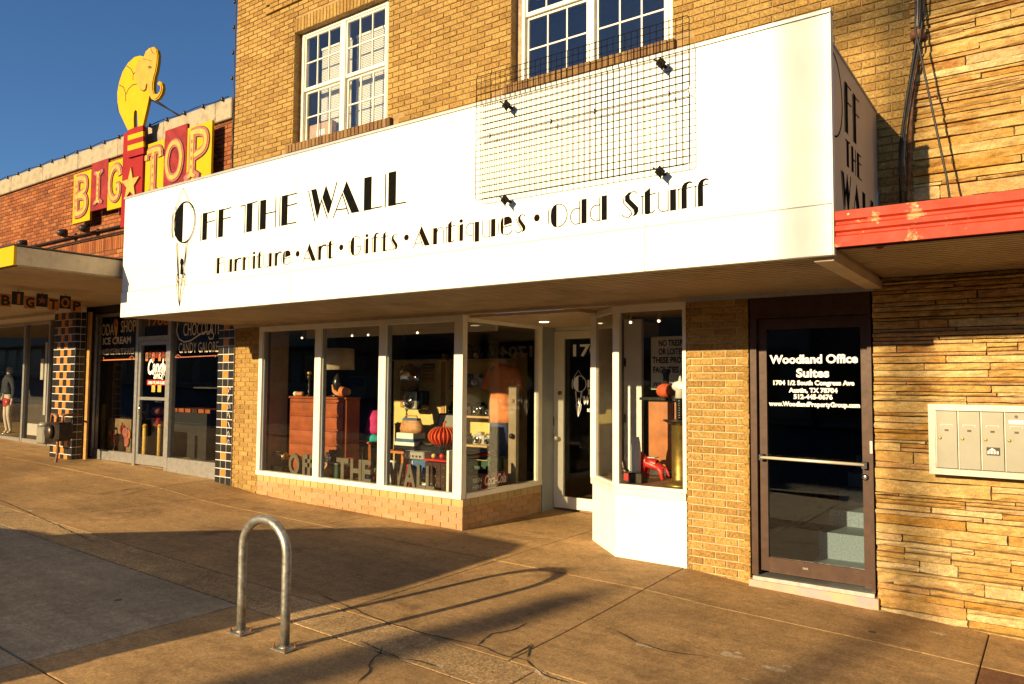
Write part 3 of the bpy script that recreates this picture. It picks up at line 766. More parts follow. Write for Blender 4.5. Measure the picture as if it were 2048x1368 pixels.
B('bar_bracket', 'rubber_black', office, (L0+0.015, L0+0.05, YD-0.07, YD, 1.09, 1.14), (L1-0.05, L1-0.01, YD-0.07, YD, 1.075, 1.125))
MB().lathe([(0.026, 0), (0.026, -0.012), (0.012, -0.018)], (L1-0.035, YD, 1.0), 14, 'y').build('lock', 'chrome', office, True)
B('strike_plate', 'mail_frame', office, (DX1-0.022, DX1-0.002, -0.006, -0.001, 1.20, 1.30))
MB().obox((-1.75, YD-0.003, 0.19), (0.022, 0, 0), (0, 0.002, 0), (0, 0, 0.008)).build('maker_plate', 'chrome', office)
th = MB(); th.box(DX0-0.01, DX1+0.03, -0.06, 0.16, -0.15, 0.055)
th.build('threshold_step', 'pink_step', office)
B('threshold_plate', 'aluminium', office, (DX0+0.02, DX1-0.0, -0.045, 0.15, 0.056, 0.088))
gx0, gx1 = L0+0.07, L1-0.055; gc = (gx0+gx1)/2
for s, py, hgt, wfit in (('Woodland Office', 717, 0.101, 0.725), ('Suites', 745, 0.101, 0.27), ('1704 1/2 South Congress Ave', 765, 0.054, 0.665), ('Austin, TX 78704', 780, 0.054, 0.40), ('512-445-0676', 793, 0.054, 0.32), ('www.WoodlandPropertyGroup.com', 808, 0.054, 0.745)):
    z = at_y(1620, py+9 if hgt > 0.1 else py+5, YD).z
    mm = text_mesh(s, hgt, 'y', (0, z), YD+0.012, fit=wfit, bold=0.0034 if hgt > 0.1 else 0.0022)
    x0 = min(v[0] for v in mm.v); x1 = max(v[0] for v in mm.v); dx = gc+0.0-(x0+x1)/2
    mm.v = [(v[0]+dx, v[1], v[2]) for v in mm.v]; mm.build('lettering', 'glass_print_white', office)
# stair inside the office door: climbs away to the right
st = MB(); yy = 1.2; zz = 0.307
for i in range(8):
    st.box(-1.92, -0.75, yy+0.001*i, 4.19, (zz-0.16 if i else 0.05), zz); yy += 0.45; zz += 0.152
st.build('stair', 'stair_terrazzo', shop)
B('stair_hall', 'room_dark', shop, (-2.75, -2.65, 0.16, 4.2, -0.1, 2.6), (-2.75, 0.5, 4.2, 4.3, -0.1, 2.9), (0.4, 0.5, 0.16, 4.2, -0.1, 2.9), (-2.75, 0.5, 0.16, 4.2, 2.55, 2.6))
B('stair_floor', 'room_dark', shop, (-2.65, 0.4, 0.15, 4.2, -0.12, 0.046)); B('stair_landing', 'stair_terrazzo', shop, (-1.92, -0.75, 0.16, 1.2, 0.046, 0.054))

# shop room
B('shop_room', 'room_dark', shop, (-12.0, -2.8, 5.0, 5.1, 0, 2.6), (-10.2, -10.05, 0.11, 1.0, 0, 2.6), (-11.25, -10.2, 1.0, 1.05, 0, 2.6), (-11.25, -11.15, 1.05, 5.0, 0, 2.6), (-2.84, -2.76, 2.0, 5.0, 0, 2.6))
B('shop_floor', 'deck_wood', shop, (-11.15, -10.05, 1.05, 1.96, -0.1, 0.10), (-11.15, -2.84, 1.96, 5.0, -0.1, 0.10), (-10.05, -5.6, 0.11, 1.96, -0.1, 0.10))
B('display_deck', 'deck_wood', shop, (-9.27, -5.55, 0.10, 1.1, 0.10, 0.44))
B('shop_ceiling', 'room_tan', shop, (-11.15, -10.05, 1.05, 5.0, 2.535, 2.60), (-10.05, -5.55, 0.06, 5.0, 2.535, 2.60), (-5.55, -2.84, 1.96, 5.0, 2.535, 2.60), (-4.2, -2.8, 0.06, 1.96, 2.535, 2.60))
B('ceiling_rail', 'room_white', shop, (-9.2, -5.6, 0.75, 0.80, 2.40, 2.53))
B('wall_panel', 'room_tan', shop, (-9.26, -9.2, 0.12, 0.42, 0.44, 2.53))
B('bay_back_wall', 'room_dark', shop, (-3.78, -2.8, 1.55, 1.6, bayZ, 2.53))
B('head_band', 'beige_beam', shop, (-9.9, -2.79, -0.028, 0.07, 2.532, 2.60)); B('pier_head', 'grey_trim', shop, (-2.79, -1.17, -0.02, 0.02, 2.522, 2.575))
B('entry_ceiling', 'beige_beam', shop, (-5.55, -4.0, 0.071, 1.96, 2.50, 2.531))
# recessed lamp over the entry and track lamps
def spot(x, y, z, lab, cat='lamp', aim=(0.02, -0.05)):
    t = thing('track_lamp', lab, cat, (x, y, z), 'small ceiling lamps in the shop windows')
    MB().tube([(x, y, z), (x, y, z-0.05), (x+aim[0], y+aim[1], z-0.11)], [0.008, 0.008, 0.03], 10).build('lamp_body', 'room_white', t, True)
    MB().ball((x+aim[0]*1.05, y+aim[1]*1.05, z-0.115), 0.015).build('bulb', 'bulb_warm', t, True)
for i, (px, py, Y, where) in enumerate(((608, 660, 0.8, 'leftmost, above the dresser'), (708, 658, 0.8, 'left of the pair above the dark middle pane'), (740, 655, 0.8, 'right of the pair above the dark middle pane'), (838, 652, 0.8, 'above the giant camera'),
                                        (1262, 630, 0.7, 'left, in the bay over the white jamb'), (1318, 622, 0.7, 'right, in the bay above the notice'))):
    x, z = q(px, py, Y); spot(x, Y, min(z+0.11, 2.53), 'small warm ceiling lamp, '+where)
t = thing('recessed_lamp', 'round recessed ceiling lamp over the shop entry', 'lamp', (-4.98, 0.9, 2.50))
MB().lathe([(0.07, 2.494), (0.085, 2.49), (0.085, 2.4995)], (-4.98, 0.9, 0), 20).build('lamp_ring', 'white_paint', t, True)
MB().lathe([(0.055, 2.485), (0.06, 2.4935)], (-4.98, 0.9, 0), 16).build('lamp_lens', 'bulb_warm', t)

# ================================================================== BIG WHITE SHOP SIGN
SY = -1.75; SX0, SX1 = -9.80, -1.09; SZ0, SZM, SZ1 = 2.562, 2.886, 4.125
sign = thing('shop_sign', 'long white box sign reading Off The Wall over the pavement', 'sign', (-5.4, 0, 2.56))
for a, b in ((SX0, -6.35), (-6.35, -2.37), (-2.37, SX1)):
    MB().bbox(a+0.0012, b-0.0012, SY, SY+0.05, SZM+0.004, SZ1-0.012, 0.002).build('fascia_panel', 'sign_white', sign)
for a, b in ((SX0, -8.21), (-8.21, -6.35), (-6.35, -2.37), (-2.37, SX1)):
    d = -0.012 if a < -6.4 else -0.010
    MB().bbox(a+0.0012, b-0.0012, SY+d, SY+0.05, SZ0, SZM-0.002, 0.003).build('lower_band', 'sign_white', sign)
B('top_cap', 'grey_trim', sign, (SX0-0.01, SX1+0.008, SY-0.012, SY+0.06, SZ1-0.012, SZ1+0.012))
B('corner_trim', 'white_paint', sign, (SX1, SX1+0.006, SY-0.004, SY+0.055, SZ0+0.001, SZ1-0.014))
XE = -1.12
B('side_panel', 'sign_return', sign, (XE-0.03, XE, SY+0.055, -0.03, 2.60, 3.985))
B('side_cap', 'grey_trim', sign, (XE-0.04, XE+0.008, SY+0.06, -0.03, 3.985, 4.0))
B('sign_roof', 'grey_trim', sign, (SX0+0.02, XE-0.03, SY+0.052, -0.015, 3.90, 3.95))
B('end_panel', 'grey_trim', sign, (SX0+0.02, SX0+0.04, SY+0.052, -0.015, 2.57, 3.90))
B('flashing', 'aluminium', sign, (XE-0.02, XE+0.012, -0.09, -0.032, 2.85, 3.32))
# ribbed metal soffit: real corrugation running along the street
sf = MB(); y = SY+0.06; k = 0
while y < -0.03:
    sf.box(SX0+0.02, XE-0.10, y, y+0.06, SZ0+0.002, SZ0+0.03); sf.box(SX0+0.02, XE-0.10, y+0.06, y+0.085, SZ0+0.028, SZ0+0.034); y += 0.085
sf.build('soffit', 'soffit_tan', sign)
B('end_beam', 'beige_beam', sign, (XE-0.10, XE+0.02, SY+0.062, -0.024, 2.536, 2.60))
B('front_lip', 'grey_trim', sign, (SX0, SX1, SY+0.05, SY+0.075, SZ0-0.004, SZ0+0.015))

# -- art-deco lettering: thick blocks beside hairlines.  x, y run 0..1 over the letter's own box
def E_(cx, cy, rx, ry, a0, a1, n=16): return arc(cx, cy, rx, ry, a0, a1, n)
GL = {
 'F': [('P', [(.13, 0), (.47, 0), (.47, 1), (.13, 1)]), ('S', [(.02, -.02), (.02, .95)]), ('S', [(.47, .965), (1, .985)]), ('S', [(.47, .63), (1, .65)])],
 'T': [('P', [(.38, 0), (.72, 0), (.72, 1), (.38, 1)]), ('S', [(.29, -.02), (.29, .965), (0, .955)]), ('S', [(.72, .985), (1, .995)])],
 'H': [('P', [(.10, 0), (.44, 0), (.44, 1), (.10, 1)]), ('S', [(.02, -.02), (.02, .97)]), ('S', [(.44, .52), (.965, .52)]), ('S', [(.98, -.02), (.98, 1.0)])],
 'E': [('P', [(.12, 0), (.47, 0), (.47, 1), (.12, 1)]), ('S', [(.02, -.0), (.02, .97)]), ('S', [(.47, .97), (1, .985)]), ('S', [(.47, .63), (1, .65)]), ('S', [(.47, .03), (1, .03)])],
 'W': [('P', [(.09, .99), (.28, .99), (.42, .47), (.43, .40), (.31, .09)]), ('S', [(0, .98), (.25, -.04)]), ('P', [(.62, 1.04), (.83, .47), (.71, .10), (.50, .66)]), ('S', [(.34, .05), (.47, .60), (.69, -.02)]), ('S', [(.73, .13), (1, 1.07)])],
 'A': [('P', [(.49, 1.03), (.355, .72), (.70, 0), (1, 0)]), ('S', [(0, -.04), (.335, .66), (.60, -.02)]), ('S', [(.10, .19), (.50, .17)])],
 'L': [('P', [(.0, 0), (.42, 0), (.42, 1), (.0, 1)]), ('S', [(.42, .03), (1, .03)])],
 'M': [('P', [(.16, 0), (.52, 0), (.52, 1), (.16, 1)]), ('S', [(.02, -.02), (.02, .98)]), ('S', [(.52, .03), (1, .03)])],
 'u': [('S', [(.0, 1)]+E_(.30, .30, .30, .28, 180, 270)+[(.54, .03)]), ('S', [(.56, 0), (.56, 1)]), ('P', [(.67, 0), (1, 0), (1, 1), (.67, 1)])],
 'r': [('S', [(.03, 0), (.03, 1)]), ('P', [(.14, 0), (.44, 0), (.44, .97), (.14, .93)]), ('P', [(.44, .60), (.52, .82), (.74, .92), (1, .86), (.98, 1.0), (.66, 1.02), (.44, .90)])],
 'n': [('S', [(.02, 0), (.02, 1)]), ('P', [(.13, 0), (.45, 0), (.45, 1), (.13, 1)]), ('S', [(.45, .72)]+E_(.72, .72, .26, .26, 150, 0)+[(.98, 0)])],
 'i': [('S', [(.05, 0), (.05, .78)]), ('P', [(.32, 0), (1, 0), (1, .80), (.32, .76)]), ('P', E_(.62, .94, .34, .085, 0, 345, 14))],
 't': [('S', [(.08, .02), (.08, .70)]), ('P', [(.24, .04), (.34, -.01), (.56, -.01), (.62, .04), (.62, 1.02), (.24, .86)]), ('S', [(.62, .05)]+E_(.66, .16, .26, .14, 270, 350)), ('S', [(-.04, .72), (.2, .73)]), ('S', [(.62, .75), (1.0, .77)])],
 'e': [('P', [(.34, .02), (.20, .10), (.14, .30), (.14, .70), (.20, .90), (.34, .99), (.34, .5)]), ('S', E_(.06, .5, .06, .36, 110, 250)), ('P', [(.40, .53), (.98, .62), (.93, .86), (.76, .99), (.58, 1.0), (.40, .97)]), ('S', [(.36, .02), (.55, 0)]+E_(.55, .28, .44, .28, 275, 350)), ('S', [(.34, .44), (1, .50)])],
 'G': [('P', [(.42, 0), (.26, .06), (.15, .24), (.12, .5), (.15, .76), (.26, .94), (.42, 1)]), ('S', E_(.06, .5, .05, .34, 105, 255)), ('S', [(.42, .99), (.6, 1.0), (.8, .94), (.92, .80)]), ('S', [(.42, .01), (.62, .02), (.82, .12), (.92, .28), (.93, .42)]), ('S', [(.60, .44), (1.0, .46)])],
 'f': [('S', [(.05, 0), (.05, .80)]), ('P', [(.22, 0), (.58, 0), (.58, .78), (.62, .90), (.74, .95), (.96, .93), (.96, .98), (.74, 1.02), (.44, .98), (.28, .88), (.22, .74)]), ('S', [(-.02, .76), (.2, .78)]), ('S', [(.58, .76), (.95, .79)])],
 's': [('P', [(.30, .62), (.30, .86), (.50, .98), (.68, 1.0), (.52, .88), (.52, .74), (.96, .34), (1, .20), (.90, .06), (.62, 0), (.72, .12), (.70, .24)]), ('S', [(.66, .985), (.86, .94), (.95, .85)]), ('S', [(.16, .80), (.20, .62), (.56, .26), (.60, .10), (.42, .0), (.16, .04), (.02, .16)])],
 'q': [('S', [(.54, .98)]+E_(.40, .66, .38, .31, 70, 290)+[(.54, .38)]), ('S', [(.58, .02), (.58, .99)]), ('P', [(.68, 0), (1, 0), (1, 1), (.68, 1)])],
 'O': [('P', [(.44, 0), (.28, .05), (.16, .22), (.13, .5), (.16, .78), (.28, .95), (.44, 1)]), ('S', E_(.06, .5, .05, .34, 105, 255)), ('S', [(.44, .99)]+E_(.52, .5, .46, .49, 85, -85)+[(.44, .01)])],
 'd': [('S', [(.55, .66)]+E_(.36, .33, .35, .325, 70, 290)+[(.55, .02)]), ('S', [(.58, -.01), (.58, .95)]), ('P', [(.69, 0), (1, 0), (1, 1), (.69, 1)])],
 'S': [('P', [(.18, .66), (.18, .86), (.40, .98), (.62, 1.0), (.46, .86), (.48, .72), (.98, .34), (1, .20), (.88, .06), (.64, 0), (.74, .12), (.70, .26)]), ('S', [(.62, .99), (.82, .97), (.93, .88)]), ('S', [(.06, .80), (.08, .60), (.54, .24), (.58, .10), (.42, .0), (.14, .03), (0, .13)])],
 '.': [('P', E_(.5, .5, .48, .5, 0, 345, 18))],
}
def glyph(ch, a0, a1, z0, z1, depth, line, m, parent, plane='y', name='letter', sgn=-1):
    mb = MB(); k = 0
    for kind, pts in GL[ch]:
        P = [(a0+(a1-a0)*x, z0+(z1-z0)*y) for x, y in pts]; d = depth+sgn*(0.0022+0.0003*k); k += 1
        if kind == 'P': mb.prism(P, plane, depth+sgn*0.0005, d)
        else: mb.strip(P, line, plane, depth+sgn*0.0005, d)
    return mb.build(name, m, parent)
for ch, a, b in (('F', -8.042, -7.763), ('F', -7.725, -7.445), ('T', -7.275, -6.969), ('H', -6.948, -6.643), ('E', -6.585, -6.302), ('W', -6.121, -5.691), ('A', -5.738, -5.364), ('L', -5.306, -5.063), ('M', -5.024, -4.752)):
    glyph(ch, a, b, 3.382, 3.702, SY, 0.012, 'letter_black', sign)
SMALL = '''F -7.714 -7.563 3.148 2.966,u -7.542 -7.402 3.112 2.966,r -7.377 -7.237 3.112 2.966,n -7.217 -7.091 3.112 2.966,i -7.041 -6.983 3.150 2.966,t -6.953 -6.854 3.150 2.966,u -6.835 -6.697 3.112 2.966,r -6.661 -6.531 3.112 2.966,e -6.531 -6.380 3.112 2.963,
. -6.303 -6.240 3.092 3.030,A -6.189 -5.985 3.145 2.966,r -5.970 -5.832 3.115 2.966,t -5.822 -5.717 3.150 2.966,. -5.643 -5.582 3.091 3.032,G -5.504 -5.326 3.148 2.963,i -5.292 -5.234 3.150 2.966,f -5.183 -5.094 3.150 2.966,t -5.061 -4.974 3.150 2.966,s -4.959 -4.850 3.112 2.966,
. -4.772 -4.710 3.093 3.037,A -4.657 -4.455 3.145 2.966,n -4.435 -4.295 3.112 2.966,t -4.270 -4.166 3.152 2.966,i -4.134 -4.076 3.150 2.966,q -4.047 -3.901 3.112 2.941,u -3.864 -3.729 3.114 2.966,e -3.695 -3.555 3.117 2.966,s -3.530 -3.423 3.117 2.970,
. -3.343 -3.286 3.099 3.040,O -3.207 -3.028 3.155 2.971,d -3.003 -2.858 3.162 2.974,d -2.827 -2.683 3.164 2.978,S -2.556 -2.422 3.161 2.974,t -2.401 -2.286 3.165 2.979,u -2.267 -2.131 3.130 2.979,f -2.115 -2.004 3.168 2.981,f -1.994 -1.886 3.171 2.981'''
for it in SMALL.replace('\n', '').split(','):
    ch, a, b, zt, zb = it.split(); a, b, zt, zb = float(a), float(b), float(zt), float(zb)
    glyph(ch, a, b, zb, zt, SY, 0.0062 if a < -3.3 else 0.0068, 'letter_brown' if a < -3.3 else 'letter_black', sign)
# hanging hand-mirror emblem with a long pointed handle
def emblem(cx, z_of, s, depth, m, parent, plane='y', sgn=-1, line=0.0085):
    """cx = centre, z_of(v) maps sign heights, s = scale"""
    mb = MB(); d0 = depth+sgn*0.0005; k = [0]
    def X(x): return cx+x*s
    def S(pts, w=line, closed=False):
        k[0] += 1; mb.strip([(X(x), z_of(z)) for x, z in pts], w, plane, d0, depth+sgn*(0.002+0.0002*k[0]), closed)
    def Pg(pts): k[0] += 1; mb.prism([(X(x), z_of(z)) for x, z in pts], plane, d0, depth+sgn*(0.002+0.0002*k[0]))
    S([(-.165, 3.855), (-.02, 4.062), (.135, 3.845)], line*0.7)
    S(E_(-.19, 3.62, .03, .02, 0, 350, 3) if False else [(-.165, 3.855), (-.185, 3.82), (-.155, 3.81), (-.165, 3.855)], line*0.7)
    S([(.135, 3.845), (.165, 3.80), (.135, 3.79)], line*0.7)
    S(E_(.03, 3.64, .22, .245, 0, 354, 40), line*1.5, True)
    Pg([(-.02, 3.408), (-.10, 3.44), (-.17, 3.50), (-.178, 3.78), (-.10, 3.845), (-.02, 3.872)])
    S(E_(-.205, 3.63, .035, .16, 110, 250), line*1.6)
    S([(-.13, 3.41), (-.075, 3.0), (-.02, 2.63), (.03, 3.0), (.115, 3.40)]); S([(-.10, 3.40), (-.085, 3.19), (-.062, 2.97)]); S([(.085, 3.40), (.06, 3.19), (.035, 2.97)])
    Pg(E_(-.005, 3.165, .028, .045, 0, 340, 14)); Pg([(-.018, 3.13), (.008, 3.13), (.018, 3.015), (-.022, 3.015)])
    S([(-.075, 3.03), (-.10, 3.0), (-.10, 2.95), (-.075, 2.93), (-.10, 2.90), (-.02, 2.63)], line*0.8); S([(.045, 3.03), (.085, 3.0), (.085, 2.95), (.06, 2.93), (.085, 2.90), (-.02, 2.63)], line*0.8)
    S([(-.05, 2.98), (-.02, 2.63), (.005, 2.98)], line*0.8)
    return mb.build('emblem', m, parent)
emblem(-8.40, lambda z: z, 1.0, SY-0.0105, 'letter_black', sign)
# the same name down the end panel (reads from the right)
for row, zb, h, y0, wd in (('FF', 3.505, 0.36, -1.22, 0.22), ('THE', 3.27, 0.185, -1.21, 0.14), ('WALM', 2.94, 0.26, -1.36, 0.24)):
    y = y0
    for ch in row:
        ww = wd*(1.25 if ch in 'WA' else 1); glyph(ch, y, y+ww, zb, zb+h, XE, 0.008, 'letter_black', sign, 'x', sgn=1); y += ww+0.05
mb = MB(); mb.strip(arc(-1.55, 3.66, 0.26, 0.28, -85, 85), 0.012, 'x', XE+0.0005, XE+0.0025); mb.build('emblem', 'letter_black', sign)
# emblem and name on the shop door's glass
dz = lambda z: 1.315+(z-2.63)*0.427
emblem(-5.09, dz, 0.43, DY+0.0165, 'glass_print_white', fd, line=0.0055)
for row, zb, h, x0, ww in (('FF', 1.70, 0.10, -4.965, 0.085), ('THE', 1.603, 0.078, -4.965, 0.075), ('WALM', 1.478, 0.11, -5.03, 0.105)):
    x = x0
    for ch in row: glyph(ch, x, x+ww, zb, zb+h, DY+0.0165, 0.006, 'glass_print_white', fd); x += ww+0.014
text_mesh('SOUTH AUSTIN', 0.058, 'y', (-4.965, 1.382), DY+0.016, fit=0.30, bold=0.0015).build('lettering', 'glass_print_white', fd)
text_mesh('TEXAS', 0.058, 'y', (-4.89, 1.315), DY+0.016, fit=0.15, bold=0.0015).build('lettering', 'glass_print_white', fd)

# ------------------------------------------------------------------ wire display grid standing off the sign
gridr = thing('wire_grid', 'black wire display grid in two panels clipped to the white sign', 'wire grid', (-2.9, SY-0.08, 3.2))
GX0, GX1, GY = -3.885, -1.995, SY-0.075
def wire_panel(z0, z1):
    mb = MB(); r = 0.0028
    for i in range(1, 38):
        x = GX0+(GX1-GX0)*i/38; mb.tube([(x, GY, z0), (x, GY, z1)], r, 4, caps=False)
    n = 10
    for j in range(1, n):
        z = z0+(z1-z0)*j/n; mb.tube([(GX0, GY-0.0048, z), (GX1, GY-0.0048, z)], r, 4, caps=False)
    c = 0.025; pth = []
    for cx, cz, a in ((GX1-c, z1-c, 0), (GX0+c, z1-c, 90), (GX0+c, z0+c, 180), (GX1-c, z0+c, 270)):
        pth += [(x, GY-0.001, z) for x, z in arc(cx, cz, c, c, a, a+90, 3)]
    mb.tube(pth, 0.0032, 5, closed=True)
    mb.build('grid_panel', 'wire_black', gridr)
wire_panel(3.272, 3.790); wire_panel(3.800, 4.325)
mb = MB(); 
for x in (GX0+0.15, GX0+0.75, GX1-0.75, GX1-0.15): mb.tube([(x, GY-0.008, 3.776), (x, GY+0.006, 3.796), (x, GY-0.008, 3.814)], 0.006, 5)
mb.build('panel_tie', 'wire_black', gridr)
for px, py in ((1014, 211), (1323, 127), (1011, 400), (1321, 344)):
    x, z = q(px, py, GY)
    mb = MB(); mb.obox((x, GY-0.010, z), (0.020, 0, 0.022), (-0.020, 0, 0.022), (0, 0.008, 0)); mb.tube([(x, SY-0.001, z), (x, GY-0.02, z)], 0.012, 8)
    mb.tube([(x-0.05, GY-0.02, z+0.035), (x, GY-0.028, z), (x+0.012, GY-0.02, z-0.055)], 0.006, 5)
    mb.build('clamp', 'wire_black', gridr)

# ================================================================== STONE-FACED BUILDING ON THE RIGHT
stoneb = thing('stone_building', 'building faced in thin golden ledge stones with a red canopy', 'building', (0.2, 0.1, -0.1))
SXL, SXU = -1.185, -0.865; SXR = 1.3
B('backing_wall', 'mortar_stone', stoneb, (SXL+0.01, SXR, 0.012, 0.3, -0.5, 2.62), (SXU+0.008, SXR, 0.012, 0.3, 2.62, 6.0))
stones = []
def ledge(x0, x1, z0, z1):
    z = z0
    while z < z1-0.015:
        h = RND.choice([0.024, 0.03, 0.036, 0.045, 0.055, 0.065, 0.075, 0.09, 0.105]); h = min(h, z1-z)
        x = x0-RND.uniform(0, 0.03) if False else x0
        while x < x1:
            L = RND.choice([RND.uniform(0.14, 0.4), RND.uniform(0.4, 0.8), RND.uniform(0.6, 1.15)])
            if x1-(x+L) < 0.12: L = x1-x
            if h > 0.06 and RND.random() < 0.4:                     # a tall course split into two thin ones
                hh = h*RND.uniform(0.4, 0.6); stones.append((x, x+L, z, z+hh)); stones.append((x, x+L, z+hh, z+h))
            else: stones.append((x, x+L, z, z+h))
            x += L
        z += h
ledge(SXL, 0.45, -0.36, 2.62); ledge(SXU, 0.45, 2.62, 5.35)
def stone_mesh(x0, x1, z0, z1):
    nx = max(2, min(9, int((x1-x0)/0.07))); nz = 2; pr = RND.uniform(0.0, 0.036); g = 0.0042
    x0 += g; x1 -= g; z0 += g*0.9; z1 -= g*0.9; tilt = RND.uniform(-0.006, 0.006); vs = []
    wob = [RND.uniform(-1, 1) for _ in range(4)]
    for j in range(nz+1):
        for i in range(nx+1):
            u, v = i/nx, j/nz
            e = 0.006 if i in (0, nx) or j in (0, nz) else 0.0
            y = -pr+e+RND.uniform(-0.007, 0.007)+tilt*(v-0.5)*2+0.004*wob[0]*math.sin(3*u+wob[1]*3)
            dz = (z1-z0)*0.055*(wob[2]*math.sin(4*u+3*wob[3])+RND.uniform(-0.6, 0.6)) if j in (0, nz) else 0
            dx = RND.uniform(-0.006, 0.006) if i in (0, nx) and 0 < j < nz else 0
            vs.append((x0+(x1-x0)*u+dx, y, z0+(z1-z0)*v+dz))
    n = nx+1; fs = [(j*n+i, j*n+i+1, (j+1)*n+i+1, (j+1)*n+i) for j in range(nz) for i in range(nx)]
    ring = list(range(n))+[j*n+nx for j in range(1, nz+1)]+[nz*n+i for i in range(nx-1, -1, -1)]+[j*n for j in range(nz-1, 0, -1)]
    k = len(vs); vs += [(vs[i][0], 0.03, vs[i][2]) for i in ring]; Ln = len(ring)
    fs += [(ring[i], k+i, k+(i+1) % Ln, ring[(i+1) % Ln]) for i in range(Ln)]
    return vs, fs
def sarea(s):
    p = proj(((s[0]+s[1])/2, 0, (s[2]+s[3])/2)); lim = proj((s[0], 0, s[2]))
    return (s[1]-s[0])*(s[3]-s[2]) if (lim[0] < 2060 and -30 < p[1] < 1400) else 0
stones.sort(key=sarea, reverse=True)
for s in stones[:300]:
    MB().add(*stone_mesh(*s)).build('stone', 'ledge_stone', stoneb)
mb = MB()
for s in stones[300:]: mb.add(*stone_mesh(*s))
mb.build('stone_field', 'ledge_stone', stoneb, kind='stuff')
# red canopy: fluted metal fascia
rp = [(-1.742, 2.61), (-1.742, 2.675), (-1.728, 2.685), (-1.728, 2.70), (-1.742, 2.712), (-1.742, 2.742), (-1.728, 2.752), (-1.728, 2.768), (-1.742, 2.78), (-1.742, 2.835), (-1.70, 2.835), (-1.70, 2.61)]
cano = MB(); cano.prism(rp, 'x', SX1+0.008, 2.4); cano.build('canopy_fascia', 'red_paint', stoneb)
cs = MB(); y = -1.68
while y < -0.03: cs.box(XE+0.022, 2.4, y, y+0.06, 2.622, 2.645); cs.box(XE+0.022, 2.4, y+0.06, y+0.08, 2.642, 2.648); y += 0.08
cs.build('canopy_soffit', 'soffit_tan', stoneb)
B('canopy_roof', 'grey_trim', stoneb, (XE+0.022, 2.4, -1.70, -0.034, 2.72, 2.76)); B('canopy_drip', 'dark_bronze', stoneb, (SX1+0.01, 2.4, -1.699, -1.682, 2.60, 2.64))
MB().lathe([(0.02, 2.628), (0.026, 2.615), (0.012, 2.608)], (-0.86, -1.55, 0), 14).build('canopy_lamp', 'sign_red', stoneb, True)
for x in (-1.0, -0.62): MB().lathe([(0.008, -1.743), (0.008, -1.747)], (x, 0, 2.808), 8, 'y').build('rivet', 'dark_bronze', stoneb)

# ------------------------------------------------------------------ mailboxes
mbx = thing('wall_mailbox', 'grey metal bank of apartment mailboxes on the stone wall', 'mailbox', (-0.4, -0.05, 1.06))
MY = -0.16; MX0, MZ1 = q(1856, 808, MY); MZ0 = q(1860, 947, MY)[1]; MX1 = MX0+0.82; ZM = MZ0-1.068; ZK = (MZ1-MZ0)/0.544
zm = lambda z: MZ0+(z-1.068)*ZK
B('case', 'dark_bronze', mbx, (MX0+0.03, MX1-0.03, MY+0.012, -0.005, MZ0-0.0, MZ1-0.03))
fr = 0.045; f = MB()
for pts in ([(MX0, MZ0), (MX1, MZ0), (MX1-fr, MZ0+fr), (MX0+fr, MZ0+fr)], [(MX0, MZ1), (MX0+fr, MZ1-fr), (MX1-fr, MZ1-fr), (MX1, MZ1)], [(MX0, MZ0), (MX0+fr, MZ0+fr), (MX0+fr, MZ1-fr), (MX0, MZ1)], [(MX1, MZ0), (MX1, MZ1), (MX1-fr, MZ1-fr), (MX1-fr, MZ0+fr)]):
    outer = [(p[0], MY if i in () else MY, p[1]) for i, p in enumerate(pts)]
    f.prism(pts, 'y', MY-0.012, MY+0.012)
f.build('frame', 'mail_frame', mbx)
dw = (MX1-MX0-2*fr)/5
for i in range(5):
    x0 = MX0+fr+dw*i
    d = B('mailbox_door', 'mail_grey', mbx, (x0+0.010, x0+dw-0.004, MY-0.004, MY+0.011, MZ0+fr+0.006, MZ1-fr-0.006))
    B('door_edge', 'mail_frame', d, (x0+0.002, x0+0.0095, MY-0.009, MY+0.011, MZ0+fr+0.004, MZ1-fr-0.004))
    B('name_slot', 'mail_frame', d, (x0+0.035, x0+0.115, MY-0.007, MY-0.0045, zm(1.455), zm(1.459)), (x0+0.035, x0+0.039, MY-0.007, MY-0.0045, zm(1.440), zm(1.455)), (x0+0.111, x0+0.115, MY-0.007, MY-0.0045, zm(1.440), zm(1.455)))
    B('peep_slot', 'dark_bronze', d, (x0+0.062, x0+0.088, MY-0.0065, MY-0.0045, zm(1.405), zm(1.420)))
    MB().lathe([(0.011, MY-0.004), (0.011, MY-0.012), (0.006, MY-0.014)], (x0+0.030, 0, zm(1.352)), 12, 'y').build('lock', 'brass', d)
x0 = MX0+fr+dw*2
stk = B('sticker', 'rubber_black', mbx, (x0+0.035, x0+0.118, MY-0.0062, MY-0.0045, zm(1.235), zm(1.295)))
for k in range(4): B('sticker_mark', 'paper_white', stk, (x0+0.041+k*0.0185, x0+0.053+k*0.0185, MY-0.0075, MY-0.0063, zm(1.245), zm(1.268)))
MB().prism([(x0+0.045, zm(1.272)), (x0+0.095, zm(1.272)), (x0+0.07, zm(1.290))], 'y', MY-0.0075, MY-0.0063).build('sticker_mark', 'paper_white', stk)
x0 = MX0+fr+dw*3; B('paper_tag', 'paper_white', mbx, (x0+0.03, x0+0.12, MY-0.0065, MY-0.0045, zm(1.475), zm(1.505))); MB().lathe([(0.011, MY-0.0045), (0.011, MY-0.008)], (x0+0.075, 0, zm(1.53)), 12, 'y').build('call_button', 'dark_bronze', mbx)

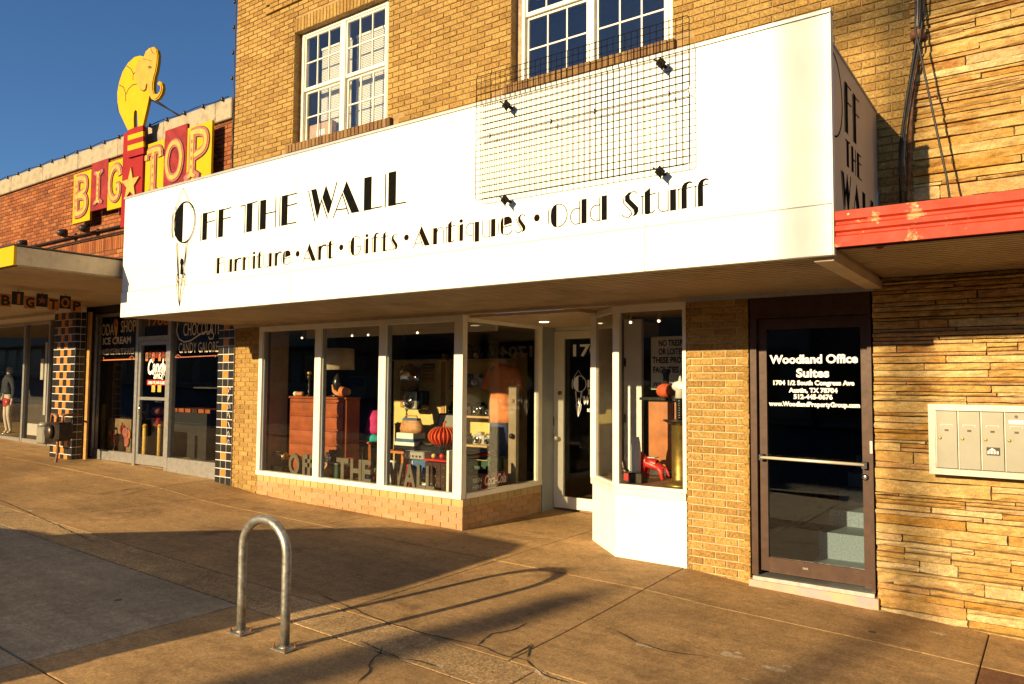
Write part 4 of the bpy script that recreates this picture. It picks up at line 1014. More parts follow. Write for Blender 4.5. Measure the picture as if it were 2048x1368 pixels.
# ------------------------------------------------------------------ service conduit and cables between the two walls
cb = thing('service_conduit', 'rusty conduit with hanging black cables between brick and stone walls', 'conduit', (-0.9, -0.05, 3.0))
def path_px(pts, Y): return [tuple(at_y(px, py, Y)) for px, py in pts]
MB().tube(path_px([(1850, -90), (1842, 0), (1838, 70), (1832, 120), (1822, 230), (1815, 410)], -0.07), 0.016, 8).build('conduit', 'rust', cb, True)
MB().tube(path_px([(1846, -90), (1839, 40), (1830, 100), (1812, 210), (1800, 300), (1802, 405)], -0.10), 0.012, 6).build('cable', 'rubber_black', cb, True)
MB().tube(path_px([(1858, -90), (1846, 30), (1838, 90), (1822, 180), (1806, 280), (1798, 330), (1804, 400)], -0.13), 0.007, 6).build('cable', 'rubber_black', cb, True)
MB().tube(path_px([(1838, -90), (1834, 60), (1826, 150), (1812, 240), (1808, 320), (1818, 405)], -0.05), 0.006, 6).build('cable', 'aluminium', cb, True)
p = at_y(1835, 70, -0.07); MB().lathe([(0.05, -0.03), (0.055, 0), (0.05, 0.03)], (p.x, p.y, p.z), 14).build('cable_clamp', 'rust', cb, True)
MB().tube([(-0.80, -0.10, 5.4), (-0.78, -0.35, 4.45), (-0.60, -0.34, 3.3), (-0.55, -0.30, 2.78)], 0.008, 6).build('cable', 'rubber_black', cb, True)

# ================================================================== CANDY SHOP BUILDING ON THE LEFT
candy = thing('candy_shop_building', 'single-storey orange brick candy shop with checkered tile pillars and flat canopy', 'building', (-14.5, 0.1, 0.3))
CX0, CX1 = -27.0, -10.075
B('parapet_wall', 'mortar_dark', candy, (CX0, CX1, 0.008, 0.3, 3.2, 5.78))
cbk = Bricks(candy)
def skip_c(b0, b1, z0, z1): return not in_view(((b0+b1)/2, 0, z0), 90) or (z0 > 4.08 and z1 < 4.34 and b1 > -16.4)
cbk.run('orange_brick', CX0, CX1, 3.3, 5.75, -0.004, L=0.2, H=0.06, gap=0.011, skip=skip_c)
x = -16.6
while x < CX1-0.06: cbk.put('orange_brick', x, -0.006, 4.09, 0.058, 0.235, 0.05); x += 0.069
cbk.flush()
x = CX0
while x < CX1-0.1:
    x2 = min(x+1.5, CX1-0.004)
    MB().bbox(x+0.003, x2-0.003, -0.05, 0.34, 5.765, 6.09, 0.012).build('coping_block', 'coping_stone', candy); x = x2
# flat canopy with yellow front edge
YC = -2.99; CE = -9.875
B('canopy_slab', 'beige_beam', candy, (CX0, CE, YC+0.03, -0.012, 3.10, 3.315))
B('canopy_front', 'yellow_paint', candy, (CX0, CE-0.001, YC, YC+0.029, 3.095, 3.325))
B('canopy_edge', 'dark_bronze', candy, (CX0, CE+0.012, YC-0.01, -0.012, 3.326, 3.342))
B('canopy_underside', 'soffit_tan', candy, (CX0, CE-0.02, YC+0.05, -0.02, 3.085, 3.099))
# fascia wall under the canopy and side strip beside the brick pier
B('transom_wall', 'room_dark', candy, (-15.2, -9.90, 0.06, 0.2, 2.95, 3.2))
# ---- tiled pillars
def tile_pillar(x0, x1, yf, z0, z1, cols, tw, th, pattern, depth, side_cols=0, lab=None):
    core = B('tiled_pillar', 'grout_white', candy, (x0+0.004, x1-0.004, yf+0.004, yf+depth, z0, z1), label=lab)
    me = {}
    for m in ('tile_black', 'tile_orange'):
        mb = MB(); g = 0.006; c = 0.004; w = (x1-x0)/cols
        mb.add([(g+c, 0, g+c), (w-g-c, 0, g+c), (w-g-c, 0, th-g-c), (g+c, 0, th-g-c), (g, 0.004, g), (w-g, 0.004, g), (w-g, 0.004, th-g), (g, 0.004, th-g), (g, .012, g), (w-g, .012, g), (w-g, .012, th-g), (g, .012, th-g)],
               [(0, 1, 2, 3)]+[(4+i, 4+(i+1) % 4, (i+1) % 4, i) for i in range(4)]+[(8+i, 8+(i+1) % 4, 4+(i+1) % 4, 4+i) for i in range(4)])
        d = bpy.data.meshes.new('tile'); d.from_pydata(mb.v, [], mb.f); d.materials.append(MATS[m]); me[m] = d
        if side_cols:
            d2 = bpy.data.meshes.new('tile'); ws = depth/side_cols
            d2.from_pydata([(-y, x*ws/w, z) for x, y, z in mb.v], [], mb.f); d2.materials.append(MATS[m]); me[m+'s'] = d2
    r = 0; z = z0; w = (x1-x0)/cols
    while z+th < z1+0.02:
        for c in range(cols): link('tile', me['tile_orange' if pattern(c, r) else 'tile_black'], core, loc=(x0+c*w, yf-0.003, z))
        for c in range(side_cols): link('tile', me['tile_blacks'], core, loc=(x1+0.003, yf+c*depth/side_cols, z))
        z += th; r += 1
    return core
p1 = tile_pillar(-15.06, -14.22, -0.32, 0.28, 3.08, 6, 0.15, 0.135, lambda c, r: 1 <= c <= 4 and (c+r) % 2 == 0, 0.18, 2, 'pillar of black and orange checkered tiles')
p2 = tile_pillar(-10.30, -9.895, -0.015, 0.20, 2.96, 3, 0.13, 0.122, lambda c, r: c == 1 and r % 2 == 1, 0.06, 0, 'narrow pillar of black tiles with one column of orange squares')
sc = MB()
for i, z in enumerate((1.62, 1.50, 1.38, 1.24, 1.10, 0.96, 0.84)):
    sc.strip([(-9.975+0.03*math.cos(t*0.9+i), z+0.045*math.sin(t*1.3+i*2)) for t in range(6)], 0.006, 'y', -0.0195, -0.0205)
sc.build('paint_scrawl', 'paper_white', p2)
B('wood_post', 'gold_wood', candy, (-14.19, -14.09, -0.13, -0.10, 0.30, 2.98))
B('door_pocket', 'dark_bronze', candy, (-15.0, -14.345, -0.10, 0.16, 0.25, 2.98))
# ---- aluminium shop front with the single door
YG = 0.10
def alu(name, *bx, lab=None):
    o = B(name, 'aluminium', candy, *bx)
    if lab: o['label'] = lab
    return o
fw = alu('storefront_frame', (-14.33, -14.27, YG-0.05, YG+0.06, 0.36, 2.97), (-12.84, -12.76, YG-0.05, YG+0.06, 0.30, 2.97), (-11.83, -11.74, YG-0.05, YG+0.06, 0.28, 2.97), (-10.36, -10.305, YG-0.05, YG+0.06, 0.3, 2.97),
         (-14.27, -12.84, YG-0.045, YG+0.05, 0.33, 0.50), (-11.74, -10.36, YG-0.045, YG+0.05, 0.25, 0.50), (-12.76, -11.83, YG-0.04, YG+0.05, 2.42, 2.50), (-14.27, -10.36, YG-0.04, YG+0.05, 2.90, 2.97), lab='silver aluminium candy shop front')
wl_ = B('pane', 'glass', fw, (-14.27, -12.84, YG, YG+0.006, 0.50, 2.90)); wr_ = B('pane', 'glass', fw, (-11.74, -10.36, YG, YG+0.006, 0.50, 2.90)); wt_ = B('pane', 'glass', fw, (-12.76, -11.83, YG, YG+0.006, 2.50, 2.90))
B('pane_shadow_line', 'rubber_black', fw, (-14.265, -14.255, YG-0.006, YG-0.001, 0.5, 2.9))
dr = alu('candy_shop_door', (-12.755, -12.69, YG-0.03, YG+0.02, 0.33, 2.415), (-11.90, -11.835, YG-0.03, YG+0.02, 0.33, 2.415), (-12.69, -11.90, YG-0.028, YG+0.018, 0.33, 0.50), (-12.69, -11.90, YG-0.028, YG+0.018, 2.35, 2.415), (-12.69, -11.90, YG-0.032, YG+0.018, 1.42, 1.47), lab='silver framed glass candy shop door with painted lettering')
B('pane', 'glass', dr, (-12.69, -11.90, YG-0.008, YG-0.002, 0.50, 1.42)); B('pane', 'glass', dr, (-12.69, -11.90, YG-0.008, YG-0.002, 1.47, 2.35))
MB().tube([(-12.60, YG-0.03, 1.15), (-12.60, YG-0.075, 1.17), (-12.60, YG-0.075, 1.33), (-12.60, YG-0.03, 1.35)], 0.012, 8).build('door_handle', 'chrome', dr, True)
T_ = YG-0.004
def gtext(s, px, py, wpx, size, m, parent, bold=0.0, shear=0.0, Y=T_):
    """centred lettering on glass: px,py = left end of baseline, wpx = width in photo pixels"""
    a = at_y(px, py, Y); b = at_y(px+wpx, py, Y)
    return text_mesh(s, size, 'y', (a.x, a.z), Y, fit=(b.x-a.x), bold=bold, shear=shear).build('lettering', m, parent)
gtext('SODA', 197, 672, 30, 0.30, 'glass_print_cream', wl_); gtext('SHOP', 241, 665, 30, 0.30, 'glass_print_cream', wl_)
gtext('ICE CREAM', 205, 689, 56, 0.17, 'glass_print_cream', wl_, 0.004); gtext('SHAVED ICE\u00b7MALTS\u00b7SHAKES', 198, 710, 70, 0.155, 'glass_print_cream', wl_)
gtext('CHOCOLATE', 366, 672, 74, 0.30, 'glass_print_cream', wr_); gtext('CANDY GALORE', 357, 706, 79, 0.235, 'glass_print_cream', wr_)
gtext('1706', 293, 652, 40, 0.20, 'glass_print_orange', wt_, 0.004)
def gstrip(pix, w_, m, parent, Y=T_):
    return MB().strip([q(px, py, Y) for px, py in pix], w_, 'y', Y-0.0008, Y).build('flourish', m, parent)
gstrip([(356, 645), (353, 662), (358, 678), (368, 684), (380, 682), (395, 672), (410, 664), (422, 663), (428, 669), (426, 677), (419, 678), (417, 673)], 0.022, 'glass_print_cream', wr_)
gstrip([(350, 715), (436, 711)], 0.014, 'letter_pink', wr_); gstrip([(190, 721), (272, 718)], 0.018, 'glass_print_orange', wl_)
for s in (0, 1):
    px = 258 if s else 198
    gstrip([(px, 716), (px+6, 712), (px+10, 716), (px+6, 719), (px+3, 716)], 0.010, 'letter_pink', wl_)
for i in range(2): gstrip([(350+i*80, 714), (356+i*80, 709), (361+i*80, 713), (357+i*80, 716)], 0.010, 'letter_pink', wr_)
MB().prism([q(px, py, T_) for px, py in ((228, 652), (236, 652), (233, 675), (231, 675))], 'y', T_-0.001, T_).build('cone_picture', 'letter_gold', wl_)
MB().prism([q(232+5*math.cos(a), 646+8*math.sin(a), T_) for a in [i*0.52 for i in range(12)]], 'y', T_-0.001, T_).build('cone_picture', 'letter_pink', wl_)
TD = YG-0.0085
for i, ch in enumerate('BIG*TOP'):
    px = 291+i*6.4
    mm = 'glass_print_orange'
    a = q(px, 722, TD); b = q(px+5.6, 705, TD)
    if i % 2 == 0: MB().prism([(a[0], a[1]), (b[0], a[1]), (b[0], b[1]), (a[0], b[1])], 'y', TD-0.001, TD).build('letter_tile', mm, dr)
    else: MB().prism([(a[0], a[1]+0.05), (b[0], a[1]+0.05), (b[0], b[1]+0.02), (a[0], b[1]+0.02)], 'y', TD-0.001, TD).build('letter_tile', 'sign_red', dr)
gtext('BIG\u2605TOP'.replace('\u2605', '*'), 291, 717, 44, 0.12, 'rubber_black', dr, 0.003, Y=TD-0.002)
gtext('Candy', 294, 748, 38, 0.36, 'glass_print_white', dr, 0.010, 0.25, Y=TD); gtext('SHOP', 307, 757, 22, 0.15, 'glass_print_white', dr, 0.006, Y=TD)
a = q(294, 770, TD); b = q(331, 760, TD); rs = MB().prism([(a[0], a[1]), (b[0], a[1]), (b[0], b[1]), (a[0], b[1])], 'y', TD-0.001, TD).build('red_strip', 'bright_red', dr)
gtext("OPEN 'TIL WE CLOSE", 296, 768, 33, 0.065, 'glass_print_white', dr, 0.002, Y=TD-0.002)
for px in (303, 315):
    a = q(px, 784, TD); MB().prism([(a[0], a[1]), (a[0]+0.11, a[1]), (a[0]+0.11, a[1]+0.13), (a[0], a[1]+0.13)], 'y', TD-0.001, TD).build('square_sticker', 'letter_gold', dr)
# candy shop room, and the deeper front further left
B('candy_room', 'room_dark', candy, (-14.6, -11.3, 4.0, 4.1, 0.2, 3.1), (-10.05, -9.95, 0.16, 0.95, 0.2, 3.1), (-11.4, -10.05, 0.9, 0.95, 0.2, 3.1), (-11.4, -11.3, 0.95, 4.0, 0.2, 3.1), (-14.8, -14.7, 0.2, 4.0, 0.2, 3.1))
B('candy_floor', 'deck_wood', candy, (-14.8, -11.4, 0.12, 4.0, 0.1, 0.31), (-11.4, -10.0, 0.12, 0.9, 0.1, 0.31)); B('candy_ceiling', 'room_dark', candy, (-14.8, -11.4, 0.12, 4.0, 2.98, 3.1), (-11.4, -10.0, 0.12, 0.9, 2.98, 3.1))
YL = 0.60
fl = alu('corner_frame', (-18.58, -18.50, YL-0.05, YL+0.06, 0.36, 3.02), (-17.36, -17.30, YL-0.05, YL+0.06, 0.36, 3.02), (-18.50, -17.36, YL-0.045, YL+0.05, 0.36, 0.46), (-18.50, -17.36, YL-0.045, YL+0.05, 2.96, 3.02), (-16.06, -16.0, YL-0.05, YL+0.06, 0.36, 3.02), (-17.26, -16.1, YL-0.045, YL+0.05, 0.36, 0.46), lab='tall aluminium framed glass panels of the clothes shop')
B('pane', 'glass', fl, (-18.50, -17.36, YL, YL+0.006, 0.46, 2.96)); B('pane', 'glass', fl, (-17.26, -16.1, YL, YL+0.006, 0.46, 3.0))
B('door_pull', 'mail_frame', fl, (-17.62, -17.50, YL-0.08, YL-0.045, 1.75, 2.2), (-17.50, -17.40, YL-0.05, YL-0.046, 1.0, 2.55))
B('wall_box', 'mail_frame', fl, (-18.2, -17.7, YL-0.06, YL-0.046, 0.55, 0.8))
B('left_wall', 'room_tan', candy, (-16.0, -15.0, 0.10, 0.2, 0.2, 3.1))
B('left_head', 'beige_beam', candy, (-27, -14.9, -0.005, 0.75, 3.022, 3.22))
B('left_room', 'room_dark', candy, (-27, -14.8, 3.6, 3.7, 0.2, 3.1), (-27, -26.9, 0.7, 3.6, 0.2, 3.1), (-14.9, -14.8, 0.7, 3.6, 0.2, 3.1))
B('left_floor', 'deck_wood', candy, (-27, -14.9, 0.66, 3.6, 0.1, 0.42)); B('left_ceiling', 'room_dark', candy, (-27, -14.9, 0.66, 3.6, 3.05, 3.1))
fl2 = alu('wide_window', (-27, -18.63, YL-0.04, YL+0.05, 0.36, 0.46), (-27, -18.63, YL-0.04, YL+0.05, 2.96, 3.02), (-22.8, -22.7, YL-0.04, YL+0.05, 0.46, 2.96))
B('pane', 'glass', fl2, (-22.7, -18.63, YL, YL+0.006, 0.46, 2.96))

# ------------------------------------------------------------------ circus-letter sign on the parapet
circus = thing('circus_letter_sign', 'red and yellow BIG TOP letter boards with a star on the brick parapet', 'sign', (-12.6, -0.1, 4.3))
BOARDS = [('B', -14.79, -14.12, 4.65, 5.585, 0), ('I', -14.115, -13.505, 4.80, 5.685, 1), ('G', -13.50, -12.935, 4.74, 5.60, 0), ('*', -12.93, -12.255, 4.36, 6.0, 2), ('T', -12.25, -11.675, 4.55, 5.69, 0), ('O', -11.67, -11.015, 4.7, 5.82, 1), ('P', -11.01, -10.335, 4.72, 5.735, 0)]
TUS = {  # centre lines of fat show letters, with split, flared ends
 'I': [[(.5, .06), (.5, .94)]],
 'T': [[(.5, .06), (.5, .92)], [(.12, .74), (.14, .90), (.5, .92), (.86, .90), (.88, .74)]],
 'B': [[(.27, .06), (.27, .94)], [(.2, .94), (.5, .94), (.76, .88), (.80, .72), (.74, .58), (.36, .52)], [(.36, .5), (.74, .46), (.84, .28), (.76, .11), (.5, .05), (.2, .06)]],
 'P': [[(.27, .06), (.27, .94)], [(.2, .94), (.5, .95), (.78, .88), (.84, .70), (.76, .52), (.36, .44)]],
 'G': [[(.82, .66), (.78, .84), (.55, .94), (.32, .86), (.2, .66), (.18, .42), (.26, .18), (.5, .06), (.74, .12), (.80, .40), (.58, .40)]],
 'O': [[(.5, .94), (.26, .84), (.15, .5), (.26, .16), (.5, .06), (.74, .16), (.85, .5), (.74, .84)]],
}
SER = {'I': [(.5, .03), (.5, .97)], 'T': [(.5, .03)], 'B': [], 'P': [(.27, .03)], 'G': [], 'O': []}
def show_letter(ch, x0, x1, z0, z1, yb, parent, cols=('rubber_black', 'letter_pink', 'letter_gold')):
    W, H = x1-x0, z1-z0; u = min(W*1.25, H)
    for lay, (m, wd) in enumerate(zip(cols, (0.27, 0.235, 0.12))):
        mb = MB(); k = 0
        for ln in TUS[ch]:
            P = [(x0+W*a, z0+H*b) for a, b in ln]; cl = ch == 'O'
            if len(P) > 2:                                           # smooth the corner points
                for _ in range(2):
                    Q = [] if cl else [P[0]]
                    for a, b in (zip(P, P[1:]+P[:1]) if cl else zip(P, P[1:])):
                        Q += [(a[0]*.75+b[0]*.25, a[1]*.75+b[1]*.25), (a[0]*.25+b[0]*.75, a[1]*.25+b[1]*.75)]
                    if not cl: Q.append(P[-1])
                    P = Q
            mb.strip(P, u*wd*(0.86 if len(ln) > 4 else 1), 'y', yb, yb-0.006-0.009*lay-0.0006*k, cl); k += 1
        for sx, sz in SER[ch]:
            d = 1 if sz > .5 else -1; cx, cz = x0+W*sx, z0+H*sz; s_ = u*wd
            mb.prism([(cx-s_*1.25, cz-d*s_*.05), (cx-s_*1.15, cz+d*s_*.35), (cx-s_*.4, cz+d*s_*.28), (cx, cz+d*s_*.1), (cx+s_*.4, cz+d*s_*.28), (cx+s_*1.15, cz+d*s_*.35), (cx+s_*1.25, cz-d*s_*.05), (cx+s_*.5, cz-d*s_*.45), (cx-s_*.5, cz-d*s_*.45)], 'y', yb, yb-0.0065-0.009*lay-0.0006*k); k += 1
        if lay == 1 and ch in 'BTPI':
            pass
        o = mb.build('letter', m, parent)
    dm = MB()
    for i in range(4):
        cx = x0+W*(.27 if ch in 'BP' else .5); cz = z0+H*(.22+.18*i)
        if ch in 'BIPT': dm.prism([(cx+u*.028*math.cos(t*PI/4), cz+u*.045*math.sin(t*PI/4)) for t in range(8)], 'y', yb-0.02, yb-0.0275-0.0003*i)
    if dm.v: dm.build('letter_dot', 'letter_pink', parent)
def star(cx, cz, r, n=5): return [(cx+(r if i % 2 == 0 else r*.40)*math.sin(PI*i/n), cz+(r if i % 2 == 0 else r*.40)*math.cos(PI*i/n)) for i in range(2*n)]
YB = -0.2
for ch, x0, x1, z0, z1, kind in BOARDS:
    m = ('yellow_paint', 'sign_red_faded', 'sign_red')[kind]; yb = YB-(0.04 if kind == 2 else 0.0)
    bd = MB().bbox(x0+.003, x1-.003, yb, yb+0.04, z0, z1, 0.003).build('letter_board', m, circus)
    MB().box(x0+.1, x1-.1, yb+0.04, -0.005, (z0+z1)/2-0.03, (z0+z1)/2+0.03).build('board_bracket', 'dark_bronze', circus)
    if ch == '*':
        MB().prism(star((x0+x1)/2, 5.06, 0.30), 'y', yb-0.002, yb-0.03).build('star', 'letter_gold', circus)
    else:
        zc0 = z0+(0.12 if ch != 'P' else 0.20); zc1 = z1-0.07
        show_letter(ch, x0-0.01, x1-0.01, max(zc0, z1-0.88), zc1-(0.13 if kind == 1 else 0.0), yb-0.001, bd)
# elephant cut-out standing on the striped post
ele = thing('elephant_sign', 'yellow elephant cut-out standing on a striped red post above the parapet', 'sign', (-12.5, -0.28, 5.98))
YE = -0.28
def e1(L): return [q(120+x*.285, 80+y*.285, YE) for x, y in L]
body = e1([(660, 48), (683, 70), (690, 110), (686, 165), (676, 220), (664, 262), (657, 305), (656, 350), (664, 378), (684, 380), (700, 362), (706, 335), (700, 318), (686, 316), (684, 303), (697, 288), (714, 300), (722, 335), (714, 375), (694, 408), (668, 424), (642, 414), (627, 388), (618, 440), (602, 510), (582, 598), (546, 608), (543, 540), (540, 500), (530, 489), (519, 505), (516, 560), (518, 615), (476, 634), (446, 570), (416, 505), (404, 440), (402, 370), (414, 300), (438, 225), (478, 160), (522, 120), (560, 110), (588, 117), (602, 80), (628, 56)])
eb = MB().prism(body, 'y', YE, YE+0.05).build('elephant_body', 'yellow_paint', ele)
head = e1([(660, 52), (680, 72), (686, 110), (682, 165), (672, 220), (660, 262), (652, 305), (652, 350), (662, 382), (684, 386), (705, 364), (711, 335), (703, 314), (690, 312), (690, 304), (698, 294), (710, 304), (717, 335), (709, 373), (690, 403), (668, 417), (646, 408), (632, 384), (624, 345), (616, 300), (606, 345), (588, 358), (566, 346), (545, 310), (532, 250), (534, 190), (552, 148), (580, 132), (600, 130), (606, 88), (630, 60)])
hd = MB().prism(head, 'y', YE-0.003, YE-0.014).build('elephant_head', 'gold_paint', ele)
def eline(L, w_=0.014, y0=YE-0.001): return MB().strip(e1(L), w_, 'y', y0, y0-0.003).build('painted_line', 'rubber_black', eb)
eline([(470, 182), (500, 205), (515, 235), (512, 280)]); eline([(415, 315), (445, 330), (460, 370), (462, 430)]); eline([(530, 225), (515, 240)]); eline([(545, 308), (510, 315), (480, 345), (465, 380)])
eline([(640, 52), (655, 90), (670, 100)], 0.01, YE-0.015); eline([(625, 192), (638, 186), (648, 194), (636, 200), (625, 192)], 0.016, YE-0.015); eline([(585, 133), (610, 138), (650, 150)], 0.008, YE-0.015)
eline([(570, 350), (590, 360), (606, 348), (612, 312)], 0.012, YE-0.015); eline([(402, 440), (397, 470), (400, 505)], 0.02, YE+0.01)
for y0, y1, m in ((600, 640, 'sign_red'), (642, 678, 'yellow_paint'), (678, 714, 'sign_red'), (714, 752, 'yellow_paint'), (752, 800, 'sign_red')):
    k0, k1 = (y0-600)/480, (y1-600)/480
    MB().prism(e1([(476-10*k0, y0+28), (580+14*k0, y0-4), (580+14*k1, y1-4.4), (476-10*k1, y1+27.6)]), 'y', YE+0.002, YE+0.036).build('post_band', m, ele)
MB().tube([tuple(at_y(120+625*.285, 80+390*.285, YE+0.05)), (-11.65, 0.12, 6.09)], 0.012, 6).build('stay_rod', 'dark_bronze', ele)
MB().tube([tuple(at_y(120+640*.285, 80+420*.285, YE+0.05)), (-11.58, 0.12, 6.09)], 0.012, 6).build('stay_rod', 'dark_bronze', ele)

# ------------------------------------------------------------------ small boards hanging under the canopy, facing along the street
hang = thing('hanging_sign', 'row of small orange and black BIG TOP boards hung under the candy shop canopy', 'sign', (-12.5, -1.6, 2.8))
XH = -12.5; y0 = -2.17; wd = 0.158
for i, ch in enumerate('BIG*TOP'):
    ya = y0+i*0.166; up = i in (1, 3, 5)
    m = 'sign_red' if up else 'glass_print_orange'
    z0, z1 = (2.86, 3.06) if up else (2.82, 3.01)
    bd = B('letter_board', 'tile_black' if up else 'tile_orange', hang, (XH-0.012, XH, ya, ya+wd, z0, z1))
    if ch == '*': MB().prism(star(ya+wd/2, (z0+z1)/2, 0.07), 'x', XH+0.001, XH+0.004).build('star', 'letter_pink', bd)
    else: text_mesh(ch, 0.2, 'x', (ya+(0.018 if ch != 'I' else 0.058), z0+0.025), XH+0.003, fit=(wd-0.04 if ch != 'I' else 0.04), bold=0.006).build('letter', 'tile_orange' if up else 'tile_black', bd)
    if up: MB().tube([(XH-0.006, ya+wd/2, z1), (XH-0.006, ya+wd/2, 3.09)], 0.006, 5).build('hanger_rod', 'dark_bronze', bd)

# ------------------------------------------------------------------ floodlights with cable on the brick, string lights along the coping
for i, (px, py) in enumerate(((46, 487), (126, 466), (170, 457))):
    t = thing('floodlight', ('dark floodlight at the canopy edge, leftmost on the brick wall', 'dark floodlight in the middle of the three on the brick wall', 'dark floodlight below the letter B board')[i], 'floodlight', tuple(at_y(px, py, -0.05)), 'floodlights on the brick parapet')
    c = at_y(px, py, -0.22)
    MB().lathe([(0.04, -0.10), (0.07, -0.04), (0.085, 0.05), (0.08, 0.055)], (c.x, c.y, c.z), 12, 'y').build('lamp_head', 'dark_bronze', t, True)
    MB().tube([(c.x, -0.004, c.z-0.05), (c.x, c.y, c.z-0.05), (c.x, c.y, c.z)], 0.014, 6).build('lamp_bracket', 'dark_bronze', t)
t = thing('wall_conduit', 'two dark conduits running along the orange brick above the canopy', 'conduit', (-15, -0.05, 4.4))
MB().tube([(-17.6, -0.06, 4.46), (-15.2, -0.06, 4.47), (-12.6, -0.06, 4.47), (-10.2, -0.06, 4.47)], 0.02, 6).build('conduit', 'dark_bronze', t, True)
MB().tube([(-17.2, -0.06, 4.34), (-15.0, -0.06, 4.36), (-12.6, -0.06, 4.36), (-10.2, -0.06, 4.36)], 0.016, 6).build('conduit', 'dark_bronze', t, True)
t = thing('string_lights', 'string of small dark bulbs along the coping of the candy shop', 'string lights', (-14, -0.06, 6.1))
pth = []
for i in range(80):
    x = -20.5+i*0.131; pth.append((x, -0.06-0.0, 6.105+0.012*math.sin(i*0.8)))
MB().tube(pth, 0.008, 5).build('cord', 'rubber_black', t)
for i in range(2, 79, 4): MB().lathe([(0.012, 0.02), (0.022, 0.0), (0.02, -0.035), (0.008, -0.05)], (pth[i][0], -0.075, 6.10), 8).build('bulb', 'dark_bronze', t, True)
t = thing('corner_string_lights', 'string of bulbs up the left corner of the tan brick building', 'string lights', (-10.06, -0.03, 5.8))
pth = [(-10.075+0.01*math.sin(i*1.7), -0.02, 4.2+i*0.1) for i in range(42)]
MB().tube(pth, 0.010, 5).build('cord', 'rubber_black', t)
for i in range(18, 42, 4): MB().lathe([(0.012, 0.02), (0.02, 0.0), (0.018, -0.035)], (pth[i][0]-0.03, -0.03, pth[i][2]), 8).build('bulb', 'dark_bronze', t, True)

# ------------------------------------------------------------------ gas meter at the foot of the tiled pillar
gm = thing('gas_meter', 'old gas meter with pipes and small red sticker in front of the tiled pillar', 'gas meter', (-14.2, -0.75, 0.32))
mx, my = -14.0, -0.62
MB().bbox(mx-0.16, mx+0.22, my-0.14, my+0.14, 0.70, 1.02, 0.04).build('meter_body', 'dark_bronze', gm)
MB().lathe([(0.11, -0.14), (0.13, -0.17), (0.11, -0.21)], (mx+0.02, my, 0.86), 16, 'y').build('meter_dial', 'dark_bronze', gm, True)
MB().bbox(mx-0.62, mx-0.34, my-0.12, my+0.06, 0.62, 0.93, 0.03).build('regulator_box', 'mail_grey', gm)
MB().lathe([(0.10, 0.93), (0.12, 0.96), (0.08, 1.0)], (mx-0.48, my-0.03, 0), 14).build('regulator_cap', 'mail_grey', gm, True)
MB().tube([(mx-0.10, my, 1.02), (mx-0.10, my, 1.13), (mx-0.30, my, 1.15), (mx-0.34, my, 0.95)], 0.025, 8).build('pipe', 'rust', gm, True)
MB().tube([(mx+0.12, my, 1.02), (mx+0.12, my, 1.14), (mx+0.12, -0.35, 1.16)], 0.025, 8).build('pipe', 'rust', gm, True)
MB().tube([(mx-0.05, my, 0.70), (mx-0.05, my, 0.45), (mx-0.06, my-0.02, G(mx, my)-0.05)], 0.025, 8).build('pipe', 'rust', gm, True)
MB().lathe([(0.035, my-0.145), (0.03, my-0.15)], (mx+0.05, 0, 0.80), 12, 'y').build('red_sticker', 'bright_red', gm)

# ------------------------------------------------------------------ mannequin in the clothes shop
def skin_body(name, m, parent, verts, edges, root=0, sub=1, rad=None):
    me = bpy.data.meshes.new(name); me.from_pydata([v[:3] for v in verts], edges, []); me.materials.append(MATS[m])
    o = link(name, me, parent)
    md = o.modifiers.new('skin', 'SKIN'); md.use_smooth_shade = True
    for i, v in enumerate(verts):
        sv = me.skin_vertices[0].data[i]; r = v[3]; sv.radius = r if isinstance(r, tuple) else (r, r); sv.use_root = (i == root)
    o.modifiers.new('sub', 'SUBSURF').render_levels = sub; o.modifiers['sub'].levels = sub
    return o
mq = thing('mannequin', 'shop mannequin in dark jacket and red shorts behind the far left window', 'mannequin', (-21.0, 1.2, 0.42))
a, y = -20.98, 1.2
skin_body('mannequin_body', 'skin_plastic', mq, [(a, y, 1.28, (.15, .11)), (a-.09, y, 1.16, .085), (a-.10, y-.02, 0.86, .06), (a-.06, y+.02, 0.48, .04), (a-.05, y-.06, 0.45, .03), (a+.09, y, 1.16, .085), (a+.12, y-.03, 0.86, .06), (a+.16, y+.02, 0.48, .04), (a+.16, y-.06, 0.45, .03),
    (a, y, 1.5, (.13, .09)), (a, y, 1.72, (.17, .10)), (a, y, 1.84, .05), (a, y, 1.98, (.08, .09)), (a, y, 2.08, (.05, .06)), (a-.21, y, 1.70, .055), (a-.27, y, 1.45, .042), (a-.25, y-.06, 1.22, .032), (a+.21, y, 1.70, .055), (a+.28, y, 1.45, .042), (a+.30, y-.04, 1.20, .032), (a+.30, y-.06, 1.11, .028)],
    [(0, 1), (1, 2), (2, 3), (3, 4), (0, 5), (5, 6), (6, 7), (7, 8), (0, 9), (9, 10), (10, 11), (11, 12), (12, 13), (10, 14), (14, 15), (15, 16), (10, 17), (17, 18), (18, 19), (19, 20)])
skin_body('shorts', 'bright_red', mq, [(a, y, 1.36, (.19, .14)), (a, y, 1.22, (.20, .15)), (a-.10, y, 1.04, (.12, .12)), (a+.10, y, 1.04, (.12, .12))], [(0, 1), (1, 2), (1, 3)])
skin_body('jacket', 'jacket', mq, [(a, y, 1.36, (.18, .13)), (a, y, 1.6, (.19, .13)), (a, y, 1.80, (.15, .10)), (a-.24, y, 1.70, .08), (a-.30, y, 1.45, .065), (a-.28, y-.06, 1.28, .055), (a+.24, y, 1.70, .08), (a+.32, y, 1.45, .065), (a+.33, y-.04, 1.27, .055), (a, y, 1.90, (.09, .08))], [(0, 1), (1, 2), (2, 3), (3, 4), (4, 5), (2, 6), (6, 7), (7, 8), (2, 9)], 1)
